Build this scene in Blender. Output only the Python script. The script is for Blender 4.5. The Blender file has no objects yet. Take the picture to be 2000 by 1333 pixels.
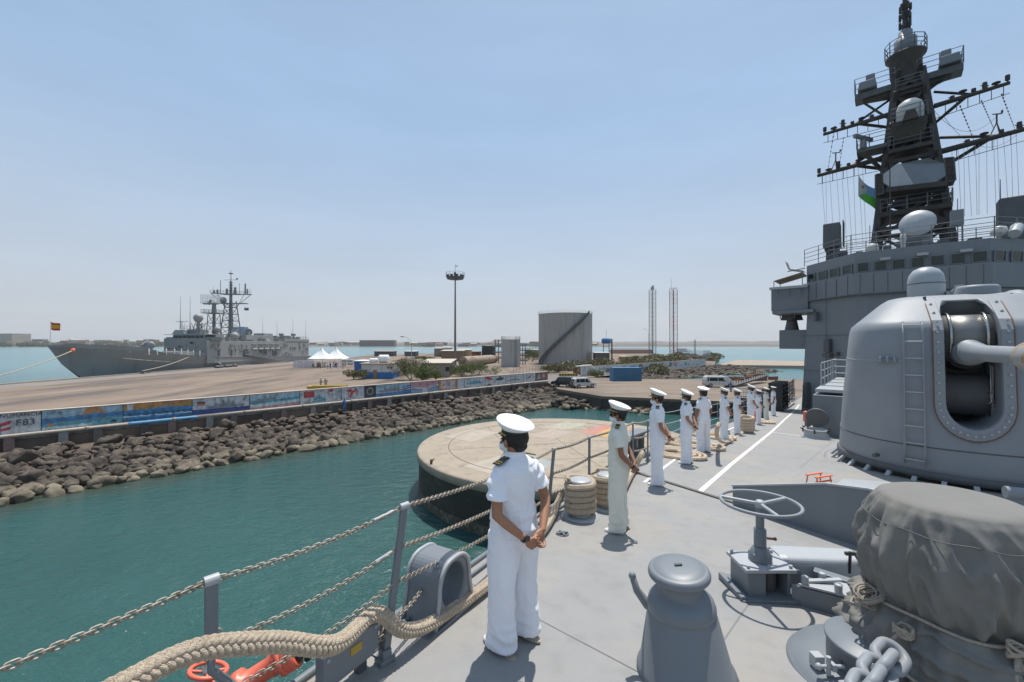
import bpy, math, random
from mathutils import Vector, Matrix, noise
PI = math.pi
R = math.radians
S = bpy.context.scene
COL = S.collection
V = Vector

# ------------------------------------------------------------------ camera
cam = bpy.data.cameras.new('Camera')
camo = bpy.data.objects.new('Camera', cam)
COL.objects.link(camo)
camo.location = (0, 0, 10)
camo.rotation_euler = (R(90.38), 0, 0)
cam.sensor_width = 36
cam.lens = 15.0
cam.clip_start = 0.05
cam.clip_end = 20000
S.camera = camo
# ------------------------------------------------------------------ world and sun
SUN_EL, SUN_AZ = R(70), R(21)          # azimuth from +Y towards +X
w = bpy.data.worlds.new('World')
S.world = w
w.use_nodes = True
nt = w.node_tree
bg = nt.nodes['Background']
sky = nt.nodes.new('ShaderNodeTexSky')
sky.sky_type = 'NISHITA'
sky.sun_disc = False
sky.sun_elevation = SUN_EL
sky.sun_rotation = SUN_AZ
sky.air_density = 1.0
sky.dust_density = 1.0
sky.ozone_density = 1.0
# pale dust haze low in the sky
tcw = nt.nodes.new('ShaderNodeTexCoord'); spw = nt.nodes.new('ShaderNodeSeparateXYZ')
nt.links.new(tcw.outputs['Generated'], spw.inputs[0])
mrw = nt.nodes.new('ShaderNodeMapRange'); mrw.interpolation_type = 'SMOOTHERSTEP'
mrw.inputs['From Min'].default_value = -.06; mrw.inputs['From Max'].default_value = .62
mrw.inputs['To Min'].default_value = .93; mrw.inputs['To Max'].default_value = .62
nt.links.new(spw.outputs['Z'], mrw.inputs['Value'])
mxw = nt.nodes.new('ShaderNodeMix'); mxw.data_type = 'RGBA'
nt.links.new(mrw.outputs[0], mxw.inputs[0]); nt.links.new(sky.outputs[0], mxw.inputs[6])
SKY_K = .10
hz2 = nt.nodes.new('ShaderNodeMix'); hz2.data_type = 'RGBA'
mr2 = nt.nodes.new('ShaderNodeMapRange'); mr2.inputs['From Min'].default_value = 0; mr2.inputs['From Max'].default_value = .45
nt.links.new(spw.outputs['Z'], mr2.inputs['Value']); nt.links.new(mr2.outputs[0], hz2.inputs[0])
hz2.inputs[6].default_value = (.60 / SKY_K, .63 / SKY_K, .665 / SKY_K, 1)
hz2.inputs[7].default_value = (.44 / SKY_K, .63 / SKY_K, .88 / SKY_K, 1)
nt.links.new(hz2.outputs[2], mxw.inputs[7])
# faint wisps and uneven dust in the air
nzw = nt.nodes.new('ShaderNodeTexNoise'); nzw.inputs['Scale'].default_value = 2.2; nzw.inputs['Detail'].default_value = 7; nzw.inputs['Roughness'].default_value = .62
mpw = nt.nodes.new('ShaderNodeMapping'); mpw.inputs['Scale'].default_value = (1, 1, 4.5)
nt.links.new(tcw.outputs['Generated'], mpw.inputs[0]); nt.links.new(mpw.outputs[0], nzw.inputs['Vector'])
mr3 = nt.nodes.new('ShaderNodeMapRange'); mr3.inputs['From Min'].default_value = .35; mr3.inputs['From Max'].default_value = .75; mr3.inputs['To Min'].default_value = .975; mr3.inputs['To Max'].default_value = 1.06
nt.links.new(nzw.outputs['Fac'], mr3.inputs['Value'])
vmw = nt.nodes.new('ShaderNodeVectorMath'); vmw.operation = 'SCALE'
nt.links.new(mxw.outputs[2], vmw.inputs[0]); nt.links.new(mr3.outputs[0], vmw.inputs['Scale'])
nt.links.new(vmw.outputs[0], bg.inputs[0])
bg.inputs[1].default_value = SKY_K
sl = bpy.data.lights.new('Sun', 'SUN')
so = bpy.data.objects.new('Sun', sl)
COL.objects.link(so)
sl.energy = 5.0
sl.angle = R(0.53)
sl.color = (1.0, 0.955, 0.89)
sd = V((math.sin(SUN_AZ) * math.cos(SUN_EL), math.cos(SUN_AZ) * math.cos(SUN_EL), math.sin(SUN_EL)))
so.rotation_euler = sd.to_track_quat('Z', 'Y').to_euler()
S.view_settings.view_transform = 'Standard'
S.view_settings.look = 'None'
S.view_settings.exposure = 0.02
S.view_settings.gamma = 1.0

# ------------------------------------------------------------------ survey of the place
F = 2000 * 15.0 / 36.0                   # focal length in photo pixels
HZ = 672.0                               # horizon row
UA, UB = 0.6626, 0.749                   # aft direction of the warship in plan
HEAD = math.atan2(UB, UA)
SLOPE = 0.078
def ground(px, py, z):
    """the spot at height z seen at that place of the photograph"""
    Z = F * (10 - z) / (py - HZ)
    return V(((px - 1000) / F * Z, Z, z))
def at(px, Z, py=None, z=None):
    if z is None: z = 10 - (py - HZ) / F * Z
    return V(((px - 1000) / F * Z, Z, z))
def deck_drop(u):
    if u <= 34: return 2.15 + SLOPE * u
    if u <= 60:
        t = (u - 34) / 26.0
        return 2.15 + SLOPE * 34 + SLOPE * 26 * (t - t * t / 2)
    return 2.15 + SLOPE * 47
def sw(u, v, h=0.0):
    """ship coordinates (aft, starboard, above the deck) to the world"""
    return V((UA * u - UB * v, UB * u + UA * v, 10 - deck_drop(u) + h))
def su(x, y):
    return (UA * x + UB * y, -UB * x + UA * y)
def dk(px, py, h=0.0):
    kx, ky = (px - 1000) / F, (py - HZ) / F
    Z = (2.15 - h) / (ky - SLOPE * (UA * kx + UB))
    p = V((kx * Z, Z, 0))
    p.z = 10 - ky * Z
    return p
def duv(px, py):
    p = dk(px, py)
    return su(p.x, p.y)
def shp(px, py, u):
    """ship coordinates (v, z) of a photo spot lying in the athwartship plane u"""
    kx = (px - 1000) / F
    v = (UA - kx * UB) * u / (UB + kx * UA)
    Z = UB * u + UA * v
    return v, 10 - (py - HZ) / F * Z
SHIPROT = HEAD

# ------------------------------------------------------------------ mesh builder
class MB:
    def __init__(s):
        s.v = []; s.f = []; s.m = []; s.sm = []; s.M = Matrix.Identity(4); s.mi = 0; s.smooth = False
    def put(s, vs, fs, smooth=None):
        b = len(s.v)
        M = s.M
        s.v += [tuple(M @ V(p)) for p in vs]
        s.f += [tuple(b + i for i in f) for f in fs]
        s.m += [s.mi] * len(fs)
        s.sm += [s.smooth if smooth is None else smooth] * len(fs)
        return s
    def box(s, c, d, rz=0.0, rot=None, tap=None):
        x, y, z = d[0] / 2, d[1] / 2, d[2] / 2
        t = tap or (1, 1)
        vs = [(-x, -y, -z), (x, -y, -z), (x, y, -z), (-x, y, -z), (-x * t[0], -y * t[1], z), (x * t[0], -y * t[1], z), (x * t[0], y * t[1], z), (-x * t[0], y * t[1], z)]
        Rm = rot if rot is not None else Matrix.Rotation(rz, 3, 'Z')
        vs = [Rm @ V(p) + V(c) for p in vs]
        return s.put(vs, [(3, 2, 1, 0), (4, 5, 6, 7), (0, 1, 5, 4), (1, 2, 6, 5), (2, 3, 7, 6), (3, 0, 4, 7)], False)
    def bar(s, a, b, w, h=None, up=(0, 0, 1)):
        a, b = V(a), V(b); d = b - a; L = d.length
        if L < 1e-6: return s
        x = d / L; u = V(up)
        if abs(x.dot(u)) > .98: u = V((1, 0, 0)) if abs(x.x) < .9 else V((0, 1, 0))
        y = u.cross(x).normalized(); z = x.cross(y)
        Rm = Matrix((x, y, z)).transposed()
        return s.box((a + b) / 2, (L, w, h or w), rot=Rm)
    def cyl(s, a, b, r0, r1=None, n=12, caps=True, smooth=True):
        a, b = V(a), V(b); r1 = r0 if r1 is None else r1
        d = (b - a)
        if d.length < 1e-7: return s
        q = d.to_track_quat('Z', 'Y').to_matrix()
        vs = []
        for c, r in ((a, r0), (b, r1)):
            for i in range(n):
                t = 2 * PI * i / n
                vs.append(c + q @ V((r * math.cos(t), r * math.sin(t), 0)))
        s.put(vs, [(i, (i + 1) % n, n + (i + 1) % n, n + i) for i in range(n)], smooth)
        if caps: s.put(vs, [tuple(range(n - 1, -1, -1)), tuple(range(n, 2 * n))], False)
        return s
    def tube(s, pts, r, n=8, closed=False, caps=True):
        pts = [V(p) for p in pts]; k = len(pts)
        rr = r if isinstance(r, (list, tuple)) else [r] * k
        vs = []; ny = None
        for i, p in enumerate(pts):
            if closed: t = pts[(i + 1) % k] - pts[i - 1]
            else: t = pts[min(i + 1, k - 1)] - pts[max(i - 1, 0)]
            t = t.normalized() if t.length > 1e-9 else V((0, 0, 1))
            if ny is None:
                u = V((0, 0, 1)) if abs(t.z) < .9 else V((1, 0, 0))
                ny = u.cross(t).normalized()
            ny = (ny - t * ny.dot(t))
            ny = ny.normalized() if ny.length > 1e-6 else t.orthogonal().normalized()
            nz = t.cross(ny)
            for j in range(n):
                a = 2 * PI * j / n
                vs.append(p + (ny * math.cos(a) + nz * math.sin(a)) * rr[i])
        fs = []
        m = k if closed else k - 1
        for i in range(m):
            i2 = (i + 1) % k
            for j in range(n):
                j2 = (j + 1) % n
                fs.append((i * n + j, i * n + j2, i2 * n + j2, i2 * n + j))
        if caps and not closed:
            fs.append(tuple(range(n - 1, -1, -1))); fs.append(tuple((k - 1) * n + j for j in range(n)))
        return s.put(vs, fs, True)
    def lathe(s, prof, n=24, c=(0, 0, 0), sx=1.0, sy=1.0, smooth=True, rot=None):
        vs = []; k = len(prof)
        for r, z in prof:
            for j in range(n):
                a = 2 * PI * j / n
                p = V((r * math.cos(a) * sx, r * math.sin(a) * sy, z))
                if rot is not None: p = rot @ p
                vs.append(p + V(c))
        fs = []
        for i in range(k - 1):
            for j in range(n):
                j2 = (j + 1) % n
                fs.append((i * n + j, i * n + j2, (i + 1) * n + j2, (i + 1) * n + j))
        s.put(vs, fs, smooth)
        cap = []
        if prof[0][0] > 1e-5: cap.append(tuple(range(n - 1, -1, -1)))
        if prof[-1][0] > 1e-5: cap.append(tuple((k - 1) * n + j for j in range(n)))
        if cap: s.put(vs, cap, False)
        return s
    def ell(s, c, r, n=16, m=10, rot=None, z0=-1.0, z1=1.0):
        if not isinstance(r, (tuple, list)): r = (r, r, r)
        a0, a1 = math.asin(max(-1, z0)), math.asin(min(1, z1))
        prof = [(max(math.cos(a0 + (a1 - a0) * i / m), 1e-6), math.sin(a0 + (a1 - a0) * i / m)) for i in range(m + 1)]
        vs = []
        for q, z in prof:
            for j in range(n):
                a = 2 * PI * j / n
                p = V((q * math.cos(a) * r[0], q * math.sin(a) * r[1], z * r[2]))
                if rot is not None: p = rot @ p
                vs.append(p + V(c))
        fs = []
        for i in range(m):
            for j in range(n):
                j2 = (j + 1) % n
                fs.append((i * n + j, i * n + j2, (i + 1) * n + j2, (i + 1) * n + j))
        if prof[0][0] > 1e-4: fs.append(tuple(range(n - 1, -1, -1)))
        if prof[-1][0] > 1e-4: fs.append(tuple(m * n + j for j in range(n)))
        return s.put(vs, fs, True)
    def loft(s, rings, n=20, smooth=True, caps=True):
        """rings: (centre, rx, ry[, squareness, rot])"""
        vs = []
        for rg in rings:
            c, rx, ry = rg[:3]
            e = rg[3] if len(rg) > 3 and rg[3] else 1.0
            rt = rg[4] if len(rg) > 4 else None
            for j in range(n):
                a = 2 * PI * j / n
                ca, sa = math.cos(a), math.sin(a)
                p = V((math.copysign(abs(ca) ** e, ca) * rx, math.copysign(abs(sa) ** e, sa) * ry, 0))
                if rt is not None: p = rt @ p
                vs.append(p + V(c))
        k = len(rings); fs = []
        for i in range(k - 1):
            for j in range(n):
                j2 = (j + 1) % n
                fs.append((i * n + j, i * n + j2, (i + 1) * n + j2, (i + 1) * n + j))
        s.put(vs, fs, smooth)
        if caps: s.put(vs, [tuple(range(n - 1, -1, -1)), tuple((k - 1) * n + j for j in range(n))], smooth)
        return s
    def limb(s, pts, rad, n=12):
        """round tapered limb through joints with round ends"""
        P = []; Q = []
        pts = [V(p) for p in pts]
        for i in range(len(pts) - 1):
            for t in range(6):
                f = t / 6
                P.append(pts[i].lerp(pts[i + 1], f)); Q.append(rad[i] * (1 - f) + rad[i + 1] * f)
        P.append(pts[-1]); Q.append(rad[-1])
        s.tube(P, Q, n)
        s.ell(pts[0], rad[0], n, 6); s.ell(pts[-1], rad[-1], n, 6)
        return s
    def prism(s, poly, z0, z1, c=(0, 0), k=1.0):
        n = len(poly)
        vs = [(x, y, z0) for x, y in poly] + [(c[0] + (x - c[0]) * k, c[1] + (y - c[1]) * k, z1) for x, y in poly]
        fs = [(i, (i + 1) % n, n + (i + 1) % n, n + i) for i in range(n)] + [tuple(range(n - 1, -1, -1)), tuple(range(n, 2 * n))]
        return s.put(vs, fs, False)
    def slab(s, pts, nrm):
        """polygon in space given a thickness vector"""
        n = len(pts); pts = [V(p) for p in pts]; nrm = V(nrm)
        vs = pts + [p + nrm for p in pts]
        return s.put(vs, [(i, (i + 1) % n, n + (i + 1) % n, n + i) for i in range(n)] + [tuple(range(n - 1, -1, -1)), tuple(range(n, 2 * n))], False)
    def poly(s, pts, smooth=False):
        return s.put(pts, [tuple(range(len(pts)))], smooth)
    def rails(s, pts, h, rows=3, r=.018, step=1.5, n=5):
        pts = [V(p) for p in pts]
        for a, b in zip(pts[:-1], pts[1:]):
            L = (b - a).length; k = max(1, int(round(L / step)))
            for i in range(k + 1):
                p = a.lerp(b, i / k)
                s.cyl(p, p + V((0, 0, h)), r * 1.2, n=n, caps=False)
            for q in range(rows):
                z = V((0, 0, h * (q + 1) / rows))
                s.cyl(a + z, b + z, r, n=n, caps=False)
        return s
    def mesh(s, name):
        me = bpy.data.meshes.new(name)
        me.from_pydata(s.v, [], s.f)
        me.polygons.foreach_set('material_index', s.m)
        me.polygons.foreach_set('use_smooth', s.sm)
        me.update()
        return me
    def build(s, name, mat, parent=None, loc=None, rz=0.0, bevel=0.0, seg=2, weld=False):
        me = s.mesh(name)
        for m in (mat if isinstance(mat, (list, tuple)) else [mat]): me.materials.append(m)
        o = bpy.data.objects.new(name, me)
        COL.objects.link(o)
        if loc is not None: o.location = loc
        if rz: o.rotation_euler = (0, 0, rz)
        if parent is not None: o.parent = parent
        if weld:
            wm = o.modifiers.new('weld', 'WELD'); wm.merge_threshold = 1e-4
        if bevel:
            bm = o.modifiers.new('bevel', 'BEVEL'); bm.width = bevel; bm.segments = seg; bm.limit_method = 'ANGLE'; bm.angle_limit = R(35)
        return o
def tag(o, label=None, cat=None, group=None, kind=None):
    if label: o['label'] = label
    if cat: o['category'] = cat
    if group: o['group'] = group
    if kind: o['kind'] = kind
    return o
def thing(name, label, cat, loc=(0, 0, 0), rz=0.0, group=None):
    o = bpy.data.objects.new(name, None)
    o.empty_display_size = .2
    COL.objects.link(o)
    o.location = loc; o.rotation_euler = (0, 0, rz)
    return tag(o, label, cat, group)
def struct(o): return tag(o, kind='structure')
KIDS = {}
def dup(root, loc, rz, label=None, scale=None):
    def cp(o, par):
        c = o.copy(); COL.objects.link(c)
        if par is not None: c.parent = par
        for ch in [x for x in bpy.data.objects if x.parent == o]: cp(ch, c)
        return c
    r = cp(root, None)
    r.location = loc; r.rotation_euler = (0, 0, rz)
    if scale: r.scale = scale if isinstance(scale, (tuple, list)) else (scale,) * 3
    if label: r['label'] = label
    return r

# ------------------------------------------------------------------ materials
def mat(name, col, rough=.6, metal=0.0, var=.12, vs=3.0, col2=None, c2=(.55, .7), c2s=1.5, bump=0.0, bs=30.0, stretch=None, spec=.5, streak=None, detail=5.0, sheen=0):
    m = bpy.data.materials.new(name); m.use_nodes = True
    t = m.node_tree; N = t.nodes; L = t.links
    b = N['Principled BSDF']
    b.inputs['Roughness'].default_value = rough
    b.inputs['Metallic'].default_value = metal
    b.inputs['Specular IOR Level'].default_value = spec
    if sheen: b.inputs['Sheen Weight'].default_value = sheen
    tc = N.new('ShaderNodeTexCoord'); src = tc.outputs['Object']
    if stretch:
        mp = N.new('ShaderNodeMapping'); mp.inputs['Scale'].default_value = stretch
        L.new(src, mp.inputs[0]); src = mp.outputs[0]
    nz = N.new('ShaderNodeTexNoise'); nz.inputs['Scale'].default_value = vs; nz.inputs['Detail'].default_value = detail; nz.inputs['Roughness'].default_value = .6
    L.new(src, nz.inputs['Vector'])
    mr = N.new('ShaderNodeMapRange'); mr.inputs['From Min'].default_value = .25; mr.inputs['From Max'].default_value = .75
    mr.inputs['To Min'].default_value = 1 - var; mr.inputs['To Max'].default_value = 1 + var
    L.new(nz.outputs['Fac'], mr.inputs['Value'])
    mx = N.new('ShaderNodeVectorMath'); mx.operation = 'SCALE'
    mx.inputs[0].default_value = col
    L.new(mr.outputs[0], mx.inputs['Scale'])
    out = mx.outputs[0]
    def blend(out, fac, c):
        k = N.new('ShaderNodeMix'); k.data_type = 'RGBA'
        L.new(fac, k.inputs[0]); L.new(out, k.inputs[6]); k.inputs[7].default_value = (*c, 1)
        return k.outputs[2]
    if col2:
        n2 = N.new('ShaderNodeTexNoise'); n2.inputs['Scale'].default_value = c2s; n2.inputs['Detail'].default_value = 8; n2.inputs['Roughness'].default_value = .65
        L.new(src, n2.inputs['Vector'])
        r2 = N.new('ShaderNodeMapRange'); r2.inputs['From Min'].default_value = c2[0]; r2.inputs['From Max'].default_value = c2[1]
        L.new(n2.outputs['Fac'], r2.inputs['Value'])
        out = blend(out, r2.outputs[0], col2)
    if streak:
        sc, ssc, amt = streak      # vertical running stains
        mp = N.new('ShaderNodeMapping'); mp.inputs['Scale'].default_value = (ssc, ssc, ssc * .06)
        L.new(tc.outputs['Object'], mp.inputs[0])
        n3 = N.new('ShaderNodeTexNoise'); n3.inputs['Scale'].default_value = 1; n3.inputs['Detail'].default_value = 6
        L.new(mp.outputs[0], n3.inputs['Vector'])
        r3 = N.new('ShaderNodeMapRange'); r3.inputs['From Min'].default_value = .52; r3.inputs['From Max'].default_value = .75; r3.inputs['To Max'].default_value = amt
        L.new(n3.outputs['Fac'], r3.inputs['Value'])
        out = blend(out, r3.outputs[0], sc)
    L.new(out, b.inputs['Base Color'])
    if rough < .9:
        rr = N.new('ShaderNodeMapRange'); rr.inputs['To Min'].default_value = rough - .07; rr.inputs['To Max'].default_value = rough + .1
        L.new(nz.outputs['Fac'], rr.inputs['Value']); L.new(rr.outputs[0], b.inputs['Roughness'])
    if bump:
        nb = N.new('ShaderNodeTexNoise'); nb.inputs['Scale'].default_value = bs; nb.inputs['Detail'].default_value = 6
        L.new(src, nb.inputs['Vector'])
        bp = N.new('ShaderNodeBump'); bp.inputs['Strength'].default_value = min(1, bump); bp.inputs['Distance'].default_value = .02 * max(1, bump)
        L.new(nb.outputs['Fac'], bp.inputs['Height']); L.new(bp.outputs[0], b.inputs['Normal'])
    return m
def flat(name, c, rough=.7, var=.1, vs=6): return mat(name, c, rough, var=var, vs=vs)
M = {}
M['navy'] = mat('ship_grey_paint', (.160, .178, .194), .45, var=.05, vs=1.2, streak=((.25, .235, .21), 3.0, .22), bump=.05, bs=6)
M['navy_dark'] = mat('dark_grey_paint', (.09, .095, .10), .6, var=.12, vs=2, streak=((.07, .055, .045), 4, .5))
M['soot'] = mat('sooty_mast_paint', (.034, .033, .033), .7, var=.2, vs=2, col2=(.065, .05, .038), c2=(.4, .65))
M['navy_light'] = mat('light_grey_paint', (.36, .375, .385), .42, var=.05, vs=1.5)
M['radome'] = mat('radome_white', (.5, .5, .47), .45, var=.04)
M['deck'] = mat('non_skid_deck_grey', (.252, .250, .245), .72, var=.09, vs=1.3, col2=(.305, .280, .240), c2=(.47, .72), c2s=.8, streak=((.19, .185, .175), 5.0, .5), bump=.25, bs=160, detail=9)
M['line'] = mat('deck_line_white', (.66, .66, .63), .7, var=.12, vs=6, col2=(.3, .3, .29), c2=(.58, .72), c2s=9)
M['steel'] = mat('bare_steel', (.42, .41, .38), .25, 1.0, var=.1, vs=4)
M['chain'] = mat('galvanised_chain', (.33, .30, .25), .5, .55, var=.3, vs=40, col2=(.25, .14, .07), c2=(.52, .66), c2s=18)
M['black'] = mat('black_rubber', (.016, .016, .017), .6)
M['blackpaint'] = mat('black_paint', (.02, .021, .023), .45)
M['rust'] = mat('rusty_metal', (.16, .09, .055), .8, var=.3, vs=6)
M['red'] = mat('hydrant_red', (.72, .14, .08), .38, var=.06, vs=5, bump=.06, bs=20)
M['orange'] = mat('orange_paint', (.75, .16, .07), .5)
M['rope'] = mat('manila_rope', (.80, .66, .50), .95, var=.2, vs=45, col2=(.5, .38, .27), c2=(.56, .74), c2s=11, bump=1.4, bs=220, spec=.1)
M['cord'] = mat('thin_cord', (.36, .31, .25), .9, var=.25, vs=60, bump=.5, bs=300)
M['canvas'] = mat('grey_canvas', (.180, .176, .163), .82, var=.10, vs=4, bump=.12, bs=24, col2=(.19, .18, .15), c2=(.5, .8), c2s=3, spec=.25)
M['cloth'] = mat('white_uniform_cloth', (.80, .80, .83), .85, var=.03, vs=5, bump=.14, bs=9, sheen=.1, spec=.2)
M['cloth_cream'] = mat('cream_uniform_cloth', (.71, .69, .60), .85, var=.03, vs=5, bump=.14, bs=9, sheen=.1, spec=.2)
M['cap'] = mat('cap_white', (.86, .86, .87), .6, var=.02)
M['skin'] = mat('skin', (.33, .155, .085), .5, var=.08, vs=12, bump=.08, bs=90)
M['skin2'] = mat('skin_tanned', (.25, .115, .062), .5, var=.08, vs=12, bump=.08, bs=90)
M['hair'] = mat('black_hair', (.011, .009, .008), .55, var=.3, vs=60, bump=.5, bs=200)
M['mask'] = mat('surgical_mask', (.78, .80, .80), .85, var=.03)
M['shoe'] = mat('white_shoe', (.78, .78, .76), .35, var=.04)
M['sole'] = flat('tan_sole', (.38, .33, .25), .7)
M['gold'] = mat('gold_braid', (.62, .42, .09), .45, .3)
M['concrete'] = mat('weathered_concrete', (.33, .285, .225), .9, var=.14, vs=.6, col2=(.22, .19, .15), c2=(.5, .7), c2s=.5, bump=.4, bs=12, detail=9)
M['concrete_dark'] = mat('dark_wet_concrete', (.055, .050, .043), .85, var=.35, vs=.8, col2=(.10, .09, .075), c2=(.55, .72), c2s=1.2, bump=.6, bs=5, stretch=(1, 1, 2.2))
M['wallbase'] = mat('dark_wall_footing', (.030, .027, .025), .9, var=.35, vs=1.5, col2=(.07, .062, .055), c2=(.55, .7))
M['glass'] = mat('dark_window_glass', (.012, .03, .028), .08, var=.3, vs=2)
M['white'] = mat('white_paint', (.72, .72, .70), .55, var=.05)
M['whitewash'] = mat('whitewash_wall', (.60, .60, .58), .8, var=.1, vs=2, streak=((.3, .27, .24), 1.5, .5))
M['blue'] = mat('blue_paint', (.06, .18, .42), .6, var=.12, streak=((.2, .16, .13), 2, .4))
M['foliage'] = mat('shrub_leaf', (.14, .165, .05), .7, var=.4, vs=.8)
M['foliage2'] = mat('dry_shrub_leaf', (.17, .155, .075), .75, var=.4, vs=.8)
M['wood'] = mat('trunk_bark', (.12, .09, .06), .9)
M['frig'] = mat('frigate_grey_paint', (.20, .215, .215), .55, var=.06, vs=.3, streak=((.15, .14, .125), .6, .35))
M['frig_l'] = mat('frigate_pale_paint', (.30, .305, .29), .55, var=.06, vs=.3, streak=((.2, .18, .16), .6, .3))
M['frig_d'] = mat('frigate_hull_grey', (.23, .248, .252), .5, var=.07, vs=.12, streak=((.11, .105, .10), .3, .45))
M['tankgrey'] = mat('tank_grey_plate', (.34, .33, .305), .6, var=.08, vs=.3, streak=((.15, .12, .10), .9, .6))
M['yellow'] = mat('yellow_paint', (.40, .27, .05), .7, var=.2)
M['khaki'] = mat('khaki_cloth', (.42, .33, .24), .9)
M['coverall'] = mat('blue_coverall', (.08, .17, .36), .9, var=.15)
M['canopy'] = mat('white_tent_canvas', (.82, .82, .80), .8, var=.03)
# ------------------------------------------------------------------ people
def fuse(mb, voxel, smooth=2, wr=None):
    """fuse overlapping volumes into one continuous skin; wr = cloth folds"""
    me = mb.mesh('fuse')
    o = bpy.data.objects.new('fuse', me); COL.objects.link(o)
    r = o.modifiers.new('r', 'REMESH'); r.mode = 'VOXEL'; r.voxel_size = voxel
    if smooth:
        s_ = o.modifiers.new('s', 'SMOOTH'); s_.iterations = smooth; s_.factor = .6
    dg = bpy.context.evaluated_depsgraph_get()
    out = bpy.data.meshes.new_from_object(o.evaluated_get(dg))
    bpy.data.objects.remove(o); bpy.data.meshes.remove(me)
    if wr:
        nrm = [v.normal.copy() for v in out.vertices]
        for v, n in zip(out.vertices, nrm): v.co += n * wr(v.co)
    for p in out.polygons: p.use_smooth = True
    return out
def link_mesh(name, me, mat, parent):
    me.materials.clear(); me.materials.append(mat)
    me.name = name
    o = bpy.data.objects.new(name, me); COL.objects.link(o); o.parent = parent
    return o

def build_hand(b, wrist, d, side, palmn):
    """five curled fingers on a palm; d = direction of the hand, palmn = palm normal"""
    d = V(d).normalized(); n = V(palmn).normalized(); s = d.cross(n).normalized() * side
    Rm = Matrix((s, d, n)).transposed()
    pc = V(wrist) + d * .045
    b.ell(pc, (.040, .052, .017), 12, 8, rot=Rm)
    base = V(wrist) + d * .085
    ln = [.072, .080, .074, .058]
    for i in range(4):
        q = base + s * (-.031 + .0205 * i) - d * (.006 * abs(i - 1.3))
        L_ = ln[i]
        c = [.35, 1.15, 1.9]
        p = q; pts = [q - d * .02, q]; rad = [.0095, .0095]
        for k, a in enumerate(c):
            a2 = a + .12 * i
            p = p + (d * math.cos(a2) + n * math.sin(a2)) * L_ * (.46, .30, .24)[k]
            pts.append(p); rad.append((.0092, .0085, .0075)[k])
        b.limb(pts, rad, 8)
    q = V(wrist) + d * .03 - s * .032
    pts = [q, q + d * .028 - s * .022 + n * .012, q + d * .055 - s * .024 + n * .03, q + d * .075 - s * .012 + n * .04]
    b.limb(pts, [.0125, .0115, .0105, .0085], 8)

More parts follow.
